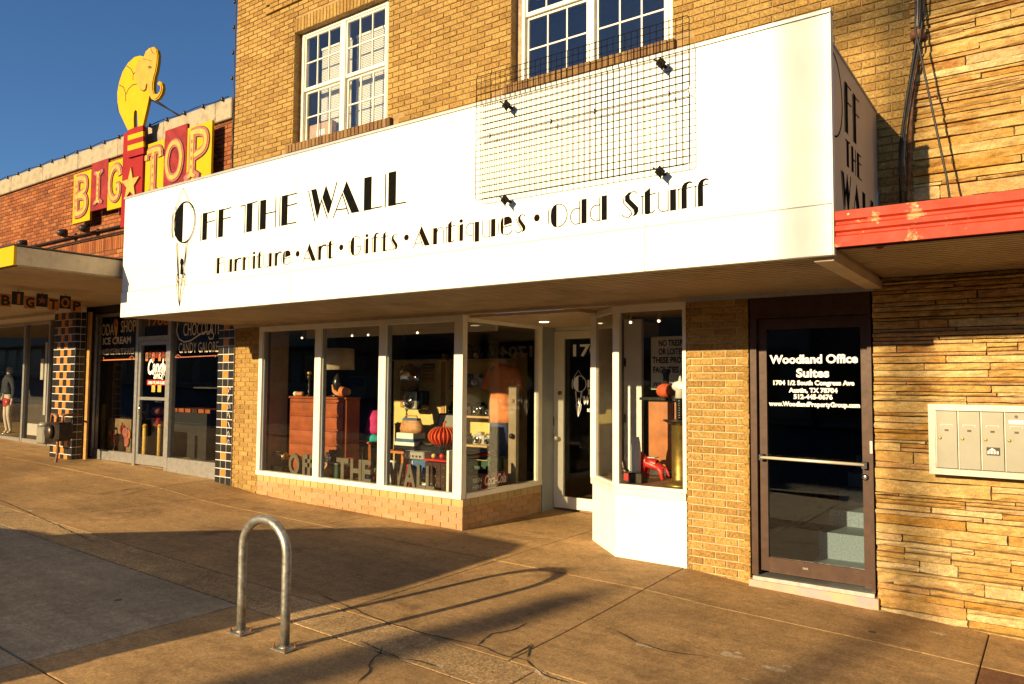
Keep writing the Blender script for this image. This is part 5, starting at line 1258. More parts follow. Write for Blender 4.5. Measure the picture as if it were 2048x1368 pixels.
MB().lathe([(0.16, 0.42), (0.17, 0.44), (0.05, 0.455)], (a+0.05, y, 0), 18).build('stand', 'chrome', mq, True)

# ================================================================== BIKE RACK
rack = thing('bike_rack', 'galvanized steel hoop bike rack bolted to the pavement', 'bike rack', (-4.26, -3.5, 0.05))
RX0, RX1, RYY = -4.50, -4.035, -3.545
zL, zR = G(RX0, RYY), G(RX1, RYY); ztop = 0.865; rad = (RX1-RX0)/2; cxr = (RX0+RX1)/2
pth = [(RX0, RYY, zL+0.01), (RX0, RYY, 0.3), (RX0, RYY, ztop-rad)] + [(x, RYY, z) for x, z in arc(cxr, ztop-rad, rad, rad-0.03, 180, 0, 18)][1:-1] + [(RX1, RYY, ztop-rad), (RX1, RYY, 0.3), (RX1, RYY, zR+0.01)]
MB().tube(pth, 0.030, 16).build('hoop', 'galvanized', rack, True)
for x, z in ((RX0, zL), (RX1, zR)):
    pl = MB().bbox(x-0.075, x+0.075, RYY-0.06, RYY+0.06, z+0.001, z+0.011, 0.002).build('base_plate', 'galvanized', rack)
    MB().lathe([(0.036, z+0.011), (0.031, z+0.02)], (x, RYY, 0), 16).build('weld', 'galvanized', pl, True)
    for sx, sy in ((-1, -1), (1, 1), (1, -1), (-1, 1)):
        MB().lathe([(0.010, z+0.011), (0.010, z+0.022), (0.006, z+0.023), (0.006, z+0.038)], (x+sx*0.055, RYY+sy*0.042, 0), 6).build('bolt', 'rust', pl)

# ================================================================== THINGS IN THE LEFT SHOP WINDOW
DK = 0.44
dY = 0.35
(x0, zt), (x1, _) = q(580, 792, dY), q(693, 795, dY)
ds = thing('dresser', 'tall reddish wood dresser with bowed drawers in the left shop window', 'dresser', ((x0+x1)/2, dY, DK))
MB().bbox(x0, x1, dY, dY+0.25, DK, zt-0.03, 0.008).build('carcass', 'dresser_wood', ds)
MB().bbox(x0-0.012, x1+0.012, dY-0.02, dY+0.26, zt-0.03, zt, 0.008).build('top', 'dresser_wood', ds)
nd = 5
for i in range(nd):
    z0 = DK+0.05+(zt-0.06-DK-0.05)*i/nd; z1 = DK+0.05+(zt-0.06-DK-0.05)*(i+1)/nd
    mb = MB(); prof = [(dY-0.001, z0+0.006), (dY-0.016, z0+0.012), (dY-0.024, (z0+z1)/2), (dY-0.018, z1-0.03), (dY-0.034, z1-0.018), (dY-0.034, z1-0.010), (dY-0.001, z1-0.006)]
    mb.prism(prof, 'x', x0+0.045, x1-0.045); mb.build('drawer', 'dresser_wood', ds)
lx = q(675, 780, .49)[0]
lm = thing('table_lamp', 'table lamp with tan drum shade on the dresser', 'lamp', (lx, .49, zt))
MB().lathe([(0.10, 0), (0.11, 0.02), (0.04, 0.05), (0.06, 0.12), (0.075, 0.20), (0.05, 0.28), (0.02, 0.32), (0.018, 0.42)], (lx, .49, zt), 20).build('lamp_base', 'black_gloss', lm, True)
MB().lathe([(0.23, 0.38), (0.22, 0.68), (0.215, 0.68), (0.225, 0.38)], (lx, .49, zt), 28).build('lamp_shade', 'lamp_shade', lm, True)
cx = q(680, 785, 0.45)[0]
cn = thing('conch_figurine', 'orange and cream shell-shaped figurine on the dresser below the lamp', 'figurine', (cx, 0.45, zt))
MB().tube([(cx-0.16, 0.45, zt+0.17), (cx-0.12, 0.45, zt+0.08), (cx-0.05, 0.45, zt+0.035), (cx+0.03, 0.45, zt+0.06)], [0.012, 0.03, 0.034, 0.045], 10).build('shell_horn', 'shirt_orange', cn, True)
mb = MB()
for i in range(6): mb.ball((cx+0.03+0.025*i, 0.45, zt+0.075), 0.022, 0.06, 0.074-0.004*i, 10, 8)
mb.build('shell_body', 'shirt_orange', cn, True)
cx = q(618, 790, 0.5)[0]
cs_ = thing('candlestick', 'dark candlestick with small gold bowl on the dresser', 'candlestick', (cx, 0.5, zt))
MB().lathe([(0.05, 0), (0.05, 0.012), (0.012, 0.03), (0.02, 0.08), (0.010, 0.12), (0.022, 0.17), (0.010, 0.22), (0.035, 0.26), (0.04, 0.30)], (cx, 0.5, zt), 14).build('stem', 'dark_bronze', cs_, True)
MB().lathe([(0.02, 0.30), (0.04, 0.33), (0.03, 0.36)], (cx, 0.5, zt), 14).build('bowl', 'brass', cs_, True)
cx = q(603, 790, 0.45)[0]
rk = thing('toy_rocket', 'small white and brown cylinder lying on the dresser', 'ornament', (cx, 0.45, zt))
MB().lathe([(0.012, -0.12), (0.03, -0.09), (0.032, 0.05), (0.026, 0.06)], (cx, 0.43, zt+0.033), 14, 'x').build('cylinder', 'leather_tan', rk, True)
MB().lathe([(0.033, -0.125), (0.035, -0.085)], (cx, 0.43, zt+0.033), 14, 'x').build('end_cap', 'paper_white', rk, True)
# pictures on the far wall
for i, (px, lab) in enumerate(((572, 'dim framed picture at the left end of the dark shop wall'), (622, 'dim framed picture on the dark wall above the dresser'))):
    x, z = q(px, 735, 2.2); t = thing('framed_picture', lab, 'picture', (x, 2.2, z-0.2), 'framed pictures in the shop')
    B('frame', 'gold_wood', t, (x-.17, x+.17, 2.2, 2.22, z-.22, z+.22)); B('print', 'room_tan', t, (x-.12, x+.12, 2.194, 2.199, z-.17, z+.17))
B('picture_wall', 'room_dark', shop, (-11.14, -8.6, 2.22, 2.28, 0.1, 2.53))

# standing metal letters along the glass
def stand_letter(ch, px0, px1, pyb, Y, lab):
    (a, z), (b, _) = q(px0, pyb, Y), q(px1, pyb, Y); h = 0.30
    t = thing('display_letter', lab, 'letter', ((a+b)/2, Y, DK), 'bronze letters standing in the shop window')
    mm = text_mesh(ch, 0.41, 'y', (a, DK), Y, fit=(b-a), bold=0.012)
    z1 = max(v[2] for v in mm.v); z0 = min(v[2] for v in mm.v); x0_ = min(v[0] for v in mm.v)
    mm.v = [(v[0]-x0_+a, v[1], DK+0.001+(v[2]-z0)*h/(z1-z0)) for v in mm.v]
    o = mm.build('letter_face', 'letter_bronze', t); md = o.modifiers.new('thick', 'SOLIDIFY'); md.thickness = 0.035; md.offset = -1
for ch, a, b, yb, lab in (('O', 577, 598, 950, 'bronze letter O standing in the left pane'), ('F', 604, 618, 952, 'first bronze letter F, next to the O'), ('F', 614, 630, 954, 'second bronze letter F, next to the mullion'),
        ('T', 672, 696, 962, 'bronze letter T standing in the middle pane'), ('H', 700, 722, 965, 'bronze letter H in the middle pane'), ('E', 723, 741, 968, 'bronze letter E in the middle pane'),
        ('W', 776, 805, 975, 'bronze letter W standing in the right pane'), ('A', 806, 831, 978, 'bronze letter A in the right pane'), ('L', 833, 850, 980, 'bronze letter L right after the A'), ('L', 851, 868, 982, 'last bronze letter L, by the drawer cabinet')):
    stand_letter(ch, a, b, yb, 0.16, lab)
def camera_prop(x, y, z, s, lab, m='black_gloss', lens='chrome', group='old cameras in the shop'):
    t = thing('vintage_camera', lab, 'camera', (x, y, z), group)
    MB().bbox(x-.07*s, x+.07*s, y-.03*s, y+.03*s, z+.001, z+.09*s, .008*s).build('camera_body', m, t)
    MB().bbox(x-.03*s, x+.03*s, y-.028*s, y+.028*s, z+.09*s, z+.115*s, .004*s).build('viewfinder', m, t)
    MB().lathe([(.034*s, -.03*s), (.034*s, -.055*s), (.028*s, -.075*s), (.018*s, -.07*s)], (x, y, z+.045*s), 14, 'y').build('lens', lens, t, True)
    return t
x = q(553, 930, 0.22)[0]
tw = thing('sewing_machine', 'small dark sewing machine with gilt top at the left end of the window', 'sewing machine', (x, 0.22, DK))
MB().bbox(x-.22, x+.2, .17, .27, DK+.001, DK+.10, .01).build('bed', 'black_gloss', tw)
MB().tube([(x-.16, .22, DK+.10), (x-.16, .22, DK+.24), (x-.02, .22, DK+.27), (x+.14, .22, DK+.25), (x+.15, .22, DK+.10)], [.04, .035, .03, .032, .028], 10).build('arm', 'black_gloss', tw, True)
MB().lathe([(.05, .19), (.055, .20), (.05, .215)], (x, .22, DK+.24), 16, 'x').build('hand_wheel', 'brass', tw, True)
B('gilt_plate', 'brass', tw, (x-.12, x+.08, .20, .24, DK+.295, DK+.30))
x = q(668, 905, 0.25)[0]
bx = thing('tin_box', 'dark green tin box with gold emblem at the foot of the dresser', 'box', (x, .25, DK))
MB().bbox(x-.17, x+.13, .20, .32, DK+.001, DK+.20, .01).build('tin', 'green_paint', bx); B('lid_rim', 'mail_grey', bx, (x-.175, x+.135, .195, .325, DK+.20, DK+.215))
MB().prism(star(x-.02, DK+.10, .07, 8), 'y', .1985, .1965).build('emblem', 'brass', bx)
camera_prop(x-.03, .26, DK+.215, 1.5, 'black bellows camera on the green tin box')
x = q(700, 915, 0.45)[0]
mg = thing('red_mug', 'red and white toy mug behind the letters T and H', 'mug', (x, .45, DK))
MB().lathe([(.05, 0), (.06, .02), (.065, .10), (.06, .16)], (x, .45, DK), 16).build('cup', 'bright_red', mg, True); MB().ball((x, .40, DK+.19), .055, .05, .045).build('cup_face', 'paper_white', mg, True); MB().lathe([(.08, .23), (.08, .27), (.05, .28)], (x, .45, DK), 16).build('brim', 'bright_red', mg, True)
x = q(752, 950, 0.45)[0]
cr = thing('toy_truck', 'small yellow and red toy truck beside the letter E', 'toy', (x, .45, DK))
MB().bbox(x-.14, x+.10, .40, .52, DK+.03, DK+.09, .01).build('truck_bed', 'bright_red', cr); MB().bbox(x+.0, x+.10, .405, .515, DK+.09, DK+.17, .012).build('cab', 'cabinet_yellow', cr)
for sx in (-.09, .06): MB().lathe([(.035, .395), (.035, .42)], (x+sx, 0, DK+.036), 12, 'y').build('wheel', 'rubber_black', cr)
# wooden chair with bright cloths
cxx = q(735, 880, 0.85)[0]
ch_ = thing('wooden_chair', 'bent wood chair carrying bright folded cloths', 'chair', (cxx, .85, DK))
mb = MB()
for sx, sy in ((-.2, -.18), (.2, -.18)): mb.bar((cxx+sx*1.25, .85+sy, DK), (cxx+sx*.85, .85+sy*.7, DK+.46), .03, .03)
mb.build('front_leg', 'orange_wood', ch_)
mb = MB(); mb.tube([(cxx-.26, 1.04, DK), (cxx-.18, 1.04, DK+.46), (cxx-.15, 1.06, DK+.80), (cxx, 1.07, DK+.87), (cxx+.15, 1.06, DK+.80), (cxx+.18, 1.04, DK+.46), (cxx+.26, 1.04, DK)], .017, 8); mb.build('back_hoop', 'orange_wood', ch_, True)
MB().bbox(cxx-.2, cxx+.2, .68, 1.06, DK+.45, DK+.48, .008).build('seat', 'orange_wood', ch_); mb = MB(); mb.bar((cxx-.24, .7, DK+.2), (cxx+.24, .7, DK+.2), .02, .02); mb.build('stretcher', 'orange_wood', ch_)
def cloth(name, lab, x, y, z, wx, wy, h, m, seed):
    r = random.Random(seed); mb = MB(); prof = []
    n = 20; rows = 7
    for j in range(rows):
        v = j/(rows-1)
        for i in range(n):
            t = 2*PI*i/n; k = 1+0.10*math.sin(3*t+seed+v*4)+0.06*r.uniform(-1, 1); rr = (1-v**3*0.35)*k
            mb.v.append((x+wx*rr*math.cos(t), y+wy*rr*math.sin(t), z+0.002+h*v))
    mb.f = [(j*n+i, j*n+(i+1) % n, (j+1)*n+(i+1) % n, (j+1)*n+i) for j in range(rows-1) for i in range(n)]+[tuple(range(n-1, -1, -1)), tuple((rows-1)*n+i for i in range(n))]
    o = mb.build(name, m, None, True); o['label'] = lab; o['category'] = 'cloth'; return o
x = q(752, 860, .85)[0]
cloth('folded_cloth', 'teal folded cloth under the magenta one on the chair', x, .86, DK+.48, .16, .15, .10, 'teal_cloth', 2); cloth('folded_cloth', 'magenta crumpled cloth on the chair', x, .86, DK+.59, .15, .14, .32, 'magenta_cloth', 3)
x = q(700, 880, 1.4)[0]
cloth('cloth_pile', 'dim pile of dark red textiles behind the chair', q(705, 860, 2.6)[0], 2.6, 0.101, .42, .3, 1.15, 'dark_cloth', 5)
t = thing('luggage_rack', 'chrome folding rack in front of the textiles', 'rack', (x, 1.0, DK))
mb = MB(); xx = q(685, 890, .95)[0]; mb.tube([(xx, .95, DK), (xx, .95, DK+.36)], .012, 6); mb.tube([(xx, .95, DK+.30), (xx+.42, .95, DK+.28)], .010, 6); mb.tube([(xx+.42, .95, DK), (xx+.42, .95, DK+.36)], .012, 6); mb.build('rail', 'chrome', t, True)

# yellow cupboard with the giant camera
yY = 2.2
(a, zt2), (b, _) = q(788, 722, yY), q(893, 722, yY)
cab = thing('yellow_cupboard', 'tall yellow painted cupboard behind the giant camera', 'cupboard', ((a+b)/2, yY, .1))
B('cupboard_case', 'cabinet_yellow', cab, (a, b, yY, yY+.4, .10, zt2)); B('stile', 'gold_wood', cab, (b-.10, b-.02, yY-.012, yY-.001, .12, zt2-.02)); B('cupboard_trim', 'shelf_wood', cab, (a-.01, b+.01, yY-.02, yY+.41, zt2, zt2+.02))
MB().bbox(a+.18, a+.18+.42, yY-.03, yY-.001, zt2-.75, zt2-.08, .006).build('door_panel', 'gold_wood', cab)
wx_, wz_ = q(858, 745, yY-.03)
ws = thing('warning_sign', 'small yellow and black warning notice beside the giant camera', 'sign', (wx_, yY-.03, wz_-.15))
B('plate', 'letter_gold', ws, (wx_-.13, wx_+.13, yY-.047, yY-.041, wz_-.16, wz_+.14)); B('header', 'rubber_black', ws, (wx_-.125, wx_+.125, yY-.0495, yY-.0475, wz_+.06, wz_+.135))
text_mesh('WARNING', .06, 'y', (wx_-.115, wz_+.075), yY-.051, fit=.23, bold=.001).build('lettering', 'letter_gold', ws)
for i, s in enumerate(('THIS PREMISES', 'IS PROTECTED', 'BY SURVEILLANCE')): text_mesh(s, .045, 'y', (wx_-.11, wz_+.01-i*.06), yY-.049, fit=.22, bold=.0005).build('lettering', 'rubber_black', ws)
gx, gz = q(826, 801, 1.95)
gc_ = thing('giant_camera', 'oversized vintage flash camera with chrome reflector on the yellow cupboard', 'camera prop', (gx, 1.95, gz-.12))
k_ = .84
def gk(mb): mb.v = [(gx+(v[0]-gx)*k_, .95+1.0+(v[1]-.8)*k_, gz+(v[2]-gz)*k_) for v in mb.v]; return mb
gk(MB().bbox(gx-.19, gx+.14, .74, .92, gz-.17, gz+.17, .03)).build('camera_body', 'camera_grey', gc_); gk(MB().bbox(gx+.10, gx+.24, .76, 1.0, gz-.16, gz+.18, .02)).build('camera_side', 'black_gloss', gc_)
gk(MB().lathe([(.12, .74), (.12, .70), (.10, .67), (.08, .68), (.07, .71)], (gx-.03, 0, gz-.02), 22, 'y')).build('lens_ring', 'chrome', gc_, True); gk(MB().lathe([(.065, .715), (.05, .70)], (gx-.03, 0, gz-.02), 18, 'y')).build('lens', 'black_gloss', gc_, True)
rz = gz+.42; rx = gx-.02
gk(MB().lathe([(.02, .93), (.10, .90), (.19, .83), (.255, .74), (.262, .73), (.25, .745), (.18, .84), (.09, .91), (.02, .935)], (rx, 0, rz), 28, 'y')).build('reflector', 'chrome', gc_, True)
gk(MB().lathe([(.03, .80), (.05, .75), (.02, .70)], (rx, 0, rz), 14, 'y')).build('flash_bulb', 'camera_grey', gc_, True)
gk(MB().box(rx-.04, rx+.04, .86, .92, gz+.17, rz-.15)).build('bracket', 'black_gloss', gc_)
B('hanging_bracket', 'dark_bronze', gc_, (gx-.05, gx+.05, 2.05, 2.17, gz-.05, gz+.05))
# table with bag, books, cameras
tx0, tz = q(778, 878, .70); tx1 = q(905, 878, .70)[0]
tb = thing('display_table', 'low brown table holding bags and cameras behind the word WALL', 'table', ((tx0+tx1)/2, .7, DK))
ttop = DK+.40
B('table_top', 'orange_wood', tb, (tx0+.02, tx0+.95, .55, .95, ttop-.03, ttop))
for xx in (tx0+.06, tx0+.90):
    for yy in (.58, .92): MB().box(xx-.02, xx+.02, yy-.02, yy+.02, DK+.001, ttop-.03).build('leg', 'orange_wood', tb)
bgx, bz = q(823, 862, .75)
bk = thing('book_stack', 'stack of pale books under the tan handbag', 'books', (bgx, .75, ttop))
for i, (m, h) in enumerate((('black_gloss', .07), ('paper_white', .05), ('blue_case', .04), ('paper_white', .08))):
    z = ttop+.001+sum((.07, .05, .04, .08)[:i]); MB().bbox(bgx-.2+.015*i, bgx+.18-.01*i, .62, .86, z, z+h-.002, .004).build('book', m, bk)
hb = thing('handbag', 'tan leather drawstring handbag on the stacked books', 'handbag', (bgx, .75, ttop+.24)); z = ttop+.242
mb = MB(); n = 20
for v, k in ((0, .95), (.3, 1.0), (.65, .92), (.9, .78), (1.0, .86), (1.0, .74), (.92, .66)):
    for i in range(n):
        t_ = 2*PI*i/n; g_ = 1+.05*math.sin(7*t_)*v; mb.v.append((bgx+.20*k*g_*math.cos(t_), .75+.09*k*g_*math.sin(t_), z+.16*v))
mb.f = [(j*n+i, j*n+(i+1) % n, (j+1)*n+(i+1) % n, (j+1)*n+i) for j in range(6) for i in range(n)]+[tuple(range(n-1, -1, -1)), tuple(6*n+i for i in range(n))]
mb.build('bag_body', 'leather_tan', hb, True); B('clasp', 'blue_case', hb, (bgx-.12, bgx+.14, .70, .78, z+.155, z+.19)); MB().tube([(bgx-.12, .74, z+.18), (bgx-.1, .74, z+.22), (bgx+.1, .74, z+.22), (bgx+.12, .74, z+.18)], .01, 6).build('strap', 'leather_tan', hb, True)
ox, oz = q(852, 900, .62)
rc = thing('record_player', 'open portable record player with pale lid leaning back', 'record player', (ox, .62, ttop))
MB().bbox(ox-.05, ox+.36, .50, .80, ttop+.001, ttop+.11, .01).build('player_case', 'black_gloss', rc)
mb = MB(); mb.obox((ox+.16, .86, ttop+.30), (.20, 0, 0), (0, .012, .004), (0, .07, .20)); mb.build('lid', 'black_gloss', rc); mb = MB(); mb.obox((ox+.15, .845, ttop+.30), (.165, 0, 0), (0, .004, .0015), (0, .063, .18)); mb.build('lid_lining', 'mail_grey', rc)
MB().lathe([(.12, ttop+.111), (.12, ttop+.118)], (ox+.12, .64, 0), 20).build('platter', 'black_gloss', rc)
rx_, _ = q(835, 925, .40)
rd = thing('stacked_radio', 'cream plastic radio on top of blue boxes behind the letter A', 'radio', (rx_, .42, DK))
MB().bbox(rx_-.17, rx_+.13, .36, .50, DK+.001, DK+.10, .006).build('stand_box', 'black_gloss', rd)
MB().bbox(rx_-.20, rx_+.16, .34, .52, DK+.34, DK+.44, .012).build('radio_case', 'mail_frame', rd); MB().bbox(rx_-.13, rx_+.22, .38, .54, DK+.10, DK+.34, .006).build('blue_box', 'blue_case', rd)
for k in range(5): B('radio_knob', 'chrome', rd, (rx_-.15+.06*k, rx_-.125+.06*k, .328, .34, DK+.37, DK+.395))
B('book_spine', 'paper_white', rd, (rx_-.12, rx_-.06, .372, .379, DK+.12, DK+.32))
pmx, pmz = q(887, 872, .55)
pk = thing('paper_pumpkin', 'red honeycomb paper pumpkin on a thin stand in the right pane', 'decoration', (pmx, .55, DK))
mb = MB()
for i in range(11):
    t_ = PI*i/11; c, s = math.cos(t_), math.sin(t_)
    pts = arc(0, 0, .20, .13, 0, 360, 24)[:-1]; th_ = .006
    vs = [(pmx+px*c-th_*s*sg, .55+px*s+th_*c*sg, pmz+pz*(1-.25*math.exp(-(px/.05)**2))) for sg in (-1, 1) for px, pz in pts]; n = 24
    mb.add(vs, [tuple(range(n-1, -1, -1)), tuple(range(n, 2*n))]+[(k, (k+1) % n, n+(k+1) % n, n+k) for k in range(n)])
mb.ball((pmx, .55, pmz), .17, .17, .10, 16, 8)
mb.build('pumpkin', 'paper_orange', pk); MB().tube([(pmx, .55, pmz+.1), (pmx+.01, .55, pmz+.16), (pmx+.035, .55, pmz+.18)], .014, 6).build('stem', 'paper_orange', pk); MB().lathe([(.10, DK+.002), (.10, DK+.015), (.012, DK+.03), (.012, pmz-.14), (.13, pmz-.13), (.13, pmz-.125)], (pmx, .55, 0), 16).build('stand', 'dark_bronze', pk, True)
dcx = q(882, 960, .35)[0]
dc = thing('drawer_cabinet', 'small dark card-file cabinet with knobs at the right end of the window', 'cabinet', (dcx, .35, DK))
MB().bbox(dcx-.20, dcx+.20, .28, .52, DK+.001, DK+.34, .006).build('cabinet_case', 'dark_bronze', dc)
for i in range(3):
    for j in range(3):
        d = B('drawer', 'brown_metal', dc, (dcx-.19+.128*i, dcx-.19+.128*i+.12, .268, .279, DK+.015+.107*j, DK+.015+.107*j+.10)); MB().ball((dcx-.13+.128*i, .258, DK+.065+.107*j), .011).build('knob', 'brass', d)
t = thing('red_tray', 'red tray with small bright ornaments on the drawer cabinet', 'tray', (dcx, .4, DK+.34))
MB().bbox(dcx-.26, dcx+.18, .30, .50, DK+.343, DK+.365, .006).build('tray', 'bright_red', t); MB().ball((dcx-.15, .38, DK+.40), .03).build('ornament', 'cabinet_yellow', t, True); MB().ball((dcx-.05, .42, DK+.40), .035).build('ornament', 'bright_red', t, True)
t = thing('white_goods_panel', 'white price card leaning by the cabinet', 'card', (dcx+.3, .3, DK)); B('card', 'paper_white', t, (dcx+.215, dcx+.25, .2, .5, DK+.001, DK+.5))

# ------------------------------------------------------------------ entry side window: shelves, shirt, crate
sh = thing('camera_shelf', 'pale wooden shelves crowded with old cameras behind the orange shirt', 'shelf', (-6.3, 1.9, .1))
SHY = 2.25; (sa, _), (sb_, _) = q(905, 830, SHY), q(1000, 830, SHY)
shz = [q(950, py, SHY)[1] for py in (832, 775, 718, 890)]
for z in shz: B('shelf_board', 'shelf_wood', sh, (sa-.2, sb_+.25, SHY, SHY+.28, z-.03, z))
B('shelf_side', 'shelf_wood', sh, (sa-.23, sa-.2, SHY, SHY+.3, .101, 2.2), (sb_+.25, sb_+.28, SHY, SHY+.3, .101, 2.2)); B('shelf_back', 'cabinet_yellow', sh, (sa-.2, sb_+.25, SHY+.285, SHY+.30, .101, 2.2))
k = 0; words = ('top', 'upper', 'lower', 'bottom')
for z, row in ((shz[0], 'the middle shelf'), (shz[1], 'the upper shelf'), (shz[3], 'the bottom shelf'), (shz[2], 'the top shelf')):
    for i in range(5):
        camera_prop(sa-.05+.24*i+RND.uniform(-.03, .03), SHY+.12, z, RND.uniform(1.3, 1.9), 'old camera %s on %s' % (('at the left end', 'second from the left', 'in the middle', 'second from the right', 'at the right end')[i], row), RND.choice(['black_gloss', 'black_gloss', 'camera_grey', 'dark_bronze']), RND.choice(['chrome', 'black_gloss']))
# torso with orange shirt and jeans
sY = 1.75; sx_, szt = q(1006, 728, sY); szb = q(1006, 845, sY)[1]
mt = thing('shirt_mannequin', 'mannequin in orange short-sleeved shirt and blue jeans by the entry window', 'mannequin', (sx_, sY, .10))
def loft(rings, n=22, fold=0.0, seed=0):
    mb = MB()
    for (cx, cy, z, rx, ry) in rings:
        for i in range(n):
            t_ = 2*PI*i/n; k = 1+fold*math.sin(5*t_+z*9+seed)+fold*.6*math.sin(9*t_-z*14)
            mb.v.append((cx+rx*k*math.cos(t_), cy+ry*k*math.sin(t_), z))
    m = len(rings); mb.f = [(j*n+i, j*n+(i+1) % n, (j+1)*n+(i+1) % n, (j+1)*n+i) for j in range(m-1) for i in range(n)]+[tuple(range(n-1, -1, -1)), tuple((m-1)*n+i for i in range(n))]
    return mb
H_ = szt-szb
loft([(sx_, sY, szb-.02, .15, .11), (sx_, sY, szt-.1, .15, .11), (sx_, sY, szt+.0, .06, .06), (sx_, sY, szt+.07, .05, .05)]).build('torso', 'skin_plastic', mt, True)
rings = [(0.0, .21, .15), (.08, .215, .15), (.16, .21, .148), (.25, .20, .142), (.35, .19, .138), (.45, .185, .135), (.55, .19, .135), (.65, .20, .138), (.72, .205, .14), (.80, .21, .138), (.87, .20, .13), (.93, .15, .115), (.97, .10, .09), (1.0, .075, .075)]
loft([(sx_, sY, szb+H_*t_, a_, b_) for t_, a_, b_ in rings], 36, .05).build('shirt', 'shirt_orange', mt, True)
for s in (-1, 1):
    MB().tube([(sx_+s*.13, sY, szb+H_*.88), (sx_+s*.20, sY, szb+H_*.84), (sx_+s*.25, sY-.01, szb+H_*.68), (sx_+s*.27, sY-.02, szb+H_*.56)], [.075, .085, .08, .085], 14).build('sleeve', 'shirt_orange', mt, True)
MB().prism([(sx_-.07, szt+.02), (sx_+.06, szt+.02), (sx_+.02, szt-.05), (sx_-.03, szt-.05)], 'y', sY-.155, sY-.145).build('collar', 'shirt_orange', mt)
jb = q(1000, 915, sY)[1]
loft([(sx_-.03, sY, jb, .15, .12), (sx_-.03, sY, jb+(szb-jb)*.3, .165, .13), (sx_-.03, sY, (jb+szb)/2, .175, .135), (sx_-.02, sY, jb+(szb-jb)*.8, .18, .135), (sx_-.02, sY, szb+.03, .185, .135)], 30, .045, 2).build('jeans', 'denim', mt, True)
MB().lathe([(.14, .102), (.14, .12), (.02, .13), (.02, jb+.03)], (sx_, sY, 0), 14).build('stand', 'chrome', mt, True)
B('deck_corner', 'deck_wood', shop, (-6.9, -5.56, 1.1, 1.55, .10, .44))
gx0 = -6.62
gb = thing('green_bench', 'dark green wooden bench under the shirt in the entry window', 'bench', (-6.3, 1.3, DK))
MB().bbox(gx0-.02, gx0+.66, 1.14, 1.46, DK+.30, DK+.34, .006).build('bench_top', 'green_paint', gb)
for xx in (gx0, gx0+.60): B('bench_end', 'green_paint', gb, (xx, xx+.03, 1.16, 1.44, DK+.001, DK+.30))
B('bench_apron', 'green_paint', gb, (gx0+.03, gx0+.60, 1.16, 1.18, DK+.02, DK+.29))
for i, (m, lab) in enumerate((('bright_red', 'red folded cloth at the bottom of the pile on the green bench'), ('blue_case', 'blue folded cloth on top of the pile on the green bench'))): cloth('folded_cloth', lab, gx0+.30, 1.30, DK+.342+.05*i, .25, .12, .045, m, 11+i)
ck = thing('drink_crate', 'dark red drink crate with white script lettering at the entry window', 'crate', (-5.72, .7, DK))
for xx in (-5.66, -6.0): B('crate_side', 'dark_bronze', ck, (xx, xx+.015, .35, 1.08, DK+.001, DK+.20))
for yy in (.35, 1.065): B('crate_end', 'dark_bronze', ck, (-5.985, -5.66, yy, yy+.015, DK+.001, DK+.20))
B('crate_floor', 'dark_bronze', ck, (-5.985, -5.66, .365, 1.065, DK+.001, DK+.015))
B('red_panel', 'sign_red', ck, (-5.6445, -5.642, .58, 1.07, DK+.02, DK+.19)); text_mesh('Coca-Cola', .17, 'x', (.60, DK+.065), -5.640, fit=.44, bold=.003, shear=.25).build('lettering', 'glass_print_white', ck); text_mesh('SIGN', .07, 'x', (.38, DK+.115), -5.643, fit=.17).build('lettering', 'glass_print_white', ck); text_mesh('HERE', .07, 'x', (.38, DK+.035), -5.643, fit=.17).build('lettering', 'glass_print_white', ck)
jr = thing('brass_jar', 'brown cylindrical canister with paper roll by the corner post', 'canister', (-5.72, .22, DK)); 
cxj = -5.72
MB().lathe([(.06, DK+.002), (.065, DK+.01), (.06, DK+.22), (.055, DK+.22)], (cxj, .22, 0), 16).build('can', 'leather_tan', jr, True); MB().lathe([(.035, DK+.2), (.045, DK+.36), (.04, DK+.36)], (cxj+.01, .22, 0), 12).build('paper_roll', 'paper_white', jr, True)
dpx = q(1030, 870, 1.35)[0]
dp = thing('open_inner_door', 'edge of a pale wooden door with dark knob standing behind the shirt', 'door', (dpx, 1.35, .44))
B('door_leaf', 'room_tan', dp, (dpx-.07, dpx+.05, 1.30, 1.36, .441, 1.72)); MB().ball((dpx, 1.27, q(1025, 872, 1.3)[1]), .035).build('knob', 'dark_bronze', dp, True); MB().lathe([(.03, 1.299), (.03, 1.292)], (dpx, 0, q(1025, 802, 1.3)[1]), 12, 'y').build('lock_ring', 'rust', dp)

# ------------------------------------------------------------------ right-hand bay
BZ_ = bayZ+.013
nx0, nzt = q(1302, 674, 1.30); nx1, nzb = q(1372, 780, 1.30)
ns = thing('notice_board', 'white notice with black lettering warning against trespassing', 'sign', ((nx0+nx1)/2, 1.3, nzb))
B('board', 'paper_white', ns, (nx0, nx0+.80, 1.30, 1.315, nzb, nzt))
for s, py, x_, wf in (('NO TRESPASSING', 692, 1317, .50), ('OR LOITERING ON', 709, 1317, .54), ('THESE PROPERTIES', 726, 1305, .60), ('FACILITIES ARE CLOSED', 745, 1306, .72), ('VIOLATORS WILL BE', 772, 1306, .50)):
    a_ = at_y(x_, py, 1.298); text_mesh(s, .095 if py < 760 else .06, 'y', (a_.x, a_.z), 1.2975, fit=wf, bold=.003).build('lettering', 'letter_black', ns)
B('notice_hanger', 'dark_bronze', ns, (nx0+.02, nx0+.03, 1.298, 1.55, nzb+.02, nzb+.05))
wa, wz = q(1296, 800, .95); wb = q(1348, 800, .95)[0]; wbot = BZ_
wd_ = thing('small_wardrobe', 'orange wooden two-door cabinet in the display bay', 'cabinet', ((wa+wb)/2, .95, BZ_))
MB().bbox(wa, wa+.62, .95, 1.22, BZ_+.001, wz, .006).build('cabinet_case', 'dark_bronze', wd_)
